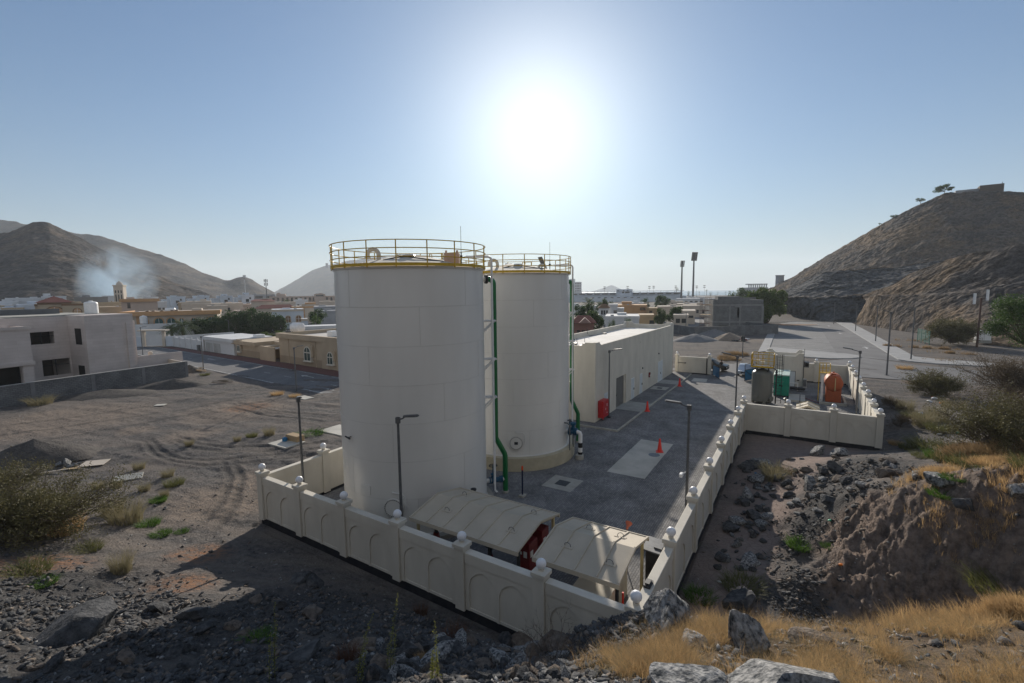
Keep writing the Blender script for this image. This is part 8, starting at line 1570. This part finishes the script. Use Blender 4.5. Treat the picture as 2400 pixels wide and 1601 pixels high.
def palm(u, vb, vt, Y, label, nf=40, seed=0, group='date palms', L=None):
    c0, c1 = at(u, vb, Y), at(u, vt, Y); z0 = min(0, c0[2]) if c0[2] < 2 else c0[2]; H = c1[2] - z0; rg = np.random.default_rng(seed); root = thing('palm_tree', label, 'palm', WM(c0[0], Y, z0), group); th_ = H * (.62 if L is None or L > 3 and Y < 140 else .8); L = L or H * .55; b = MB(); b.tube([(0, 0, -.2), (.05, 0, th_ * .5), (0, 0, th_)], L * .10, 8, r1=L * .07); b.build('trunk', M['bark'], root); V = []; F = []
    for k in range(nf):
        a = rg.uniform(0, 6.28); e = rg.uniform(-.35, 1.3); d = np.array([math.cos(a) * math.cos(e), math.sin(a) * math.cos(e), math.sin(e)]); n = 12; s = np.array([-math.sin(a), math.cos(a), 0]); pts = [np.array([0, 0, th_]) + d * L * t + np.array([0, 0, -1]) * L * .5 * t ** 2.2 for t in np.linspace(0, 1, n)]
        for i in range(1, n - 1):
            for sg in (-1, 1):
                w_ = L * .20 * math.sin(math.pi * (i / n) ** .7) + .02; t_ = pts[i + 1] - pts[i]; o = len(V); tip = pts[i] + s * sg * w_ + t_ * 1.2 - np.array([0, 0, w_ * .35]); V += [pts[i], pts[i] + t_ * .35, tip]; F.append((o, o + 1, o + 2))
        for i in range(n - 1): o = len(V); q = s * L * .012; V += [pts[i] - q, pts[i] + q, pts[i + 1]]; F.append((o, o + 1, o + 2))
    npmesh('fronds', np.array(V), np.array(F), M['palm'], root); return root
palm(430, 797, 746, 128, 'large date palm in front of the orange trimmed villa', 64, 3, L=4.6); palm(404, 796, 757, 132, 'smaller date palm left of the large one by the villa', 54, 4, L=3.6)
palm(1378, 745, 690, 158, 'date palm rising behind the large dark tree', 36, 5); palm(1552, 716, 702, 262, 'small palm before the broad tree by the stadium', 30, 6)
for i, (u, vb, vt, Y, lb) in enumerate(((1639, 692, 683, 720, 'palm on the shore right of the taller floodlight mast'), (1656, 692, 678, 720, 'tallest palm on the shore'), (1682, 691, 684, 800, 'short palm on the shore left of the hazy tree'), (1701, 692, 683, 760, 'left one of two palms on the shore near the hazy tree'), (1708, 691, 681, 780, 'right one of two palms on the shore near the hazy tree'), (1586, 684, 675, 560, 'palm at the right end of the stadium roof'))): palm(u, vb, vt, Y, lb, 22, 30 + i, 'palms along the shore', L=at(u, vt, Y)[2] * .28)
# ------------------------------------------------------------------ loose things on the ground
def seatM(u, v, rz=0.0, rx=0.0, dz=0.0): p = seat(u, v); return Matrix.Translation((p[0], p[1], p[2] + dz)) @ Matrix.Rotation(rz, 4, 'Z') @ Matrix.Rotation(rx, 4, 'X')
def slabthing(u, v, a, c, t, rz, rx, m, label, cat='board', name='board', dz=.05):
    b = MB(); b.bbox(-a, a, -c, c, 0, t, .006); return tag(b.build(name, m, M=seatM(u, v, rz, rx, dz)), label, cat)
slabthing(302, 1124, .75, .36, .06, .5, .22, M['slab'], 'tilted white panel lying among weeds on the left lot', 'panel', 'panel', .12); slabthing(222, 1088, .75, .55, .03, .3, .05, H_['cream'], 'flat pale board beside the debris mound', dz=.08); slabthing(170, 1099, .6, .25, .03, .2, 0, H_['tan'], 'narrow tan board at the foot of the debris mound')
slabthing(105, 1110, 1.3, .06, .05, .5, .0, H_['cream'], 'long thin pale batten below the debris mound', dz=.05)
slabthing(672, 1040, 1.15, .9, .12, rad(-31), 0, M['slab'], 'white concrete cover slab outside the left boundary wall', 'slab', 'cover_slab', -.02); slabthing(800, 1010, 1.6, 1.1, .1, rad(-31), 0, M['slab'], 'white concrete slab half hidden behind the near tank', 'slab', 'cover_slab', -.02); slabthing(714, 933, 1.0, .6, .1, rad(-36), 0, M['slab'], 'small white slab on the bare lot near the street', 'slab', 'cover_slab', -.02)
b = MB(); b.bbox(-.75, .75, -.35, .35, 0, .5, .03); tag(b.build('concrete_box', H_['tan'], M=seatM(692, 1034, rad(-31), 0, .05)), 'tan concrete box standing on the white cover slab outside the wall', 'box')
b = MB(); b.lathe([(.2, 0), (.2, .25), (.1, .32), (.02, .34)], n=12); tag(b.build('blue_cap', M['blue'], M=seatM(668, 1037, 0, 0, .1)), 'small blue cap on the white cover slab outside the wall', 'cap')
slabthing(376, 950, .5, .4, .05, .2, 0, M['slab'], 'thin pale slab in the long shadow on the left lot', 'slab', 'cover_slab', 0)
em = mat('dark_earth_mound', (.11, .098, .088), (.06, .055, .052), 2.5, 1, .06, 9)
def mound(u, v, r, h, label, sq=1.5, seed=0): 
    o = heap(u, v, r, h, em, label, 'earth_mound', 'mound', seed, sq); return o
mound(410, 905, 2.6, 1.1, 'dark earth mound near the end of the block wall', 1.7, 11); mound(255, 925, 2.8, .7, 'low earth mound along the block wall', 2.0, 12); mound(445, 872, 1.5, 1.2, 'small earth mound at the corner of the block wall', 1.3, 13); mound(85, 1075, 2.6, 1.6, 'debris mound of earth and broken concrete on the left lot', 1.5, 14)
rpile('deb', scat(34, 105, 200, 1062, 1100, 8, 18), 'broken pale concrete lump at the foot of the debris mound', 'concrete lumps by the debris mound', ['rockl', 'rockb', 'rockl'])
for i, (u, v, rz, lb) in enumerate(((522, 898, .4, 'dark timber pieces lying on the left lot'), (455, 868, .3, 'broken pale planks beside the verge street lamp'), (470, 872, -.3, 'second bunch of pale planks beside the verge lamp'))):
    b = MB()
    for k in range(5): q = R.uniform(-.3, .3); b.T = Matrix.Translation((R.uniform(-.5, .5), R.uniform(-.4, .4), .1 + .06 * k)) @ Matrix.Rotation(q, 4, 'Z'); b.bbox(-.9, .9, -.08, .08, 0, .06, .01)
    tag(b.build('planks', M['bark'] if i == 0 else H_['tan'], M=seatM(u, v, rz)), lb, 'planks')
# rubbish
def bag(u, v, s, m, label, seed):
    P, F = rockshape(900 + seed, 2, 6, (1, .8, .5), .25); p = seat(u, v); o = npmesh('rubbish_bag', P * s, F, m, smooth=True); o.matrix_world = WM(p[0], p[1], p[2] + s * .3, seed); tag(o, label, 'rubbish', 'rubbish scattered by the thorn bush')
orange_pl = mat('orange_plastic', (.75, .20, .02), None, 5, .5); wpl = mat('white_plastic', (.6, .62, .64), None, 5, .5); gpl = mat('green_plastic', (.05, .35, .20), None, 5, .5)
for i, (u, v, s, m, lb) in enumerate(((2211, 946, .34, orange_pl, 'bright orange plastic bag in the rubbish'), (2190, 936, .38, wpl, 'largest white plastic bag in the rubbish'), (2178, 943, .3, wpl, 'white plastic bag at the left of the rubbish'), (2206, 930, .26, wpl, 'small white bag behind the orange one'), (2221, 938, .24, M['pink'], 'pink scrap right of the orange bag'), (2196, 926, .2, gpl, 'green plastic bottle shape standing up in the rubbish'), (2246, 1018, .25, gpl, 'green plastic scrap among the right hand weeds'), (2200, 1020, .24, wpl, 'white scrap among the right hand weeds'), (2158, 970, .26, wpl, 'white scrap outside the cross wall corner'), (1971, 1326, .13, orange_pl, 'orange plastic scrap in the hollow below the bank'), (1945, 1227, .12, gpl, 'green plastic bottle against the earth bank'), (1686, 1367, .12, wpl, 'white carton on the cracked mud'), (1771, 1110, .1, M['blue'], 'blue scrap beside the mud strip rocks'), (2185, 932, .22, M['red'], 'dark red scrap at the back of the rubbish'))): bag(u, v, s, m, lb, i)
slabthing(1735, 1388, .35, .22, .05, .3, 0, H_['pinkish'], 'flat pinkish slab at the near end of the mud strip', 'slab', 'cover_slab', .02)
p = g(1741, 800); b = MB(); b.lathe([(.42, 0), (.44, .4), (.42, .42), (.44, .8), (.42, 1.15), (.38, 1.18)], n=16); tag(b.build('barrel', M['black'], M=WM(p[0], p[1])), 'black barrel standing in the scrap on the gravel lot', 'barrel')
for k in range(6):
    p = g(1725 + 5 * k, 800 - 2 * (k % 3)); b = MB()
    for j in range(6): b.T = Matrix.Translation((R.uniform(-.7, .7), R.uniform(-.7, .7), R.uniform(0, .3))) @ Matrix.Rotation(R.uniform(0, 3), 4, 'Z') @ Matrix.Rotation(R.uniform(-.5, .5), 4, 'X'); b.bbox(-.5, .5, -.12, .12, 0, .1, .01)
    tag(b.build('scrap', [M['darksteel'], M['darkred'], H_['white']][k % 3], M=WM(p[0], p[1])), 'bundle of scrap around the black barrel', 'scrap', 'scrap bundles by the black barrel')
# ------------------------------------------------------------------ smoke and haze
def volmat(name, dens, col, aniso, noise=None):
    m = bpy.data.materials.new(name); m.use_nodes = True; n = m.node_tree.nodes; L = m.node_tree.links; n.remove(n['Principled BSDF']); v = n.new('ShaderNodeVolumePrincipled'); v.inputs['Color'].default_value = (*col, 1); v.inputs['Anisotropy'].default_value = aniso; v.inputs['Density'].default_value = dens; L.new(v.outputs[0], n['Material Output'].inputs['Volume'])
    if noise:
        tc = n.new('ShaderNodeTexCoord'); ns = n.new('ShaderNodeTexNoise'); ns.inputs['Scale'].default_value = noise; ns.inputs['Detail'].default_value = 6; ns.inputs['Distortion'].default_value = .7; L.new(tc.outputs['Object'], ns.inputs['Vector'])
        r = n.new('ShaderNodeMapRange'); r.inputs[1].default_value = .40; r.inputs[2].default_value = .80; r.inputs[4].default_value = dens; L.new(ns.outputs[0], r.inputs[0])
        gr = n.new('ShaderNodeTexGradient'); gr.gradient_type = 'SPHERICAL'; mp = n.new('ShaderNodeMapping'); mp.inputs['Scale'].default_value = (1 / 24, 1 / 14, 1 / 19); mp.inputs['Location'].default_value = (0, 0, 0); L.new(tc.outputs['Object'], mp.inputs[0]); L.new(mp.outputs[0], gr.inputs[0])
        mu = n.new('ShaderNodeMath'); mu.operation = 'MULTIPLY'; L.new(r.outputs[0], mu.inputs[0]); L.new(gr.outputs['Fac'], mu.inputs[1]); L.new(mu.outputs[0], v.inputs['Density'])
    return m
p = at(268, 655, 252); P_, F_ = ICO[2]
o = npmesh('smoke', P_ * np.array([24, 14, 19]), F_, volmat('blue_smoke', .26, (.66, .84, 1.0), .2, .07)); o.matrix_world = WM(p[0], p[1], p[2]); stuff(o); tag(o, 'pale blue smoke drifting up behind the town', 'smoke')
b = MB(); b.box(-5700, 6100, -300, 6100, -4, 380)
hz_ = b.build('haze', volmat('thin_haze', .00015, (.86, .93, 1.0), .2), smooth=False); stuff(hz_); tag(hz_, 'thin pale haze over the whole view', 'haze')
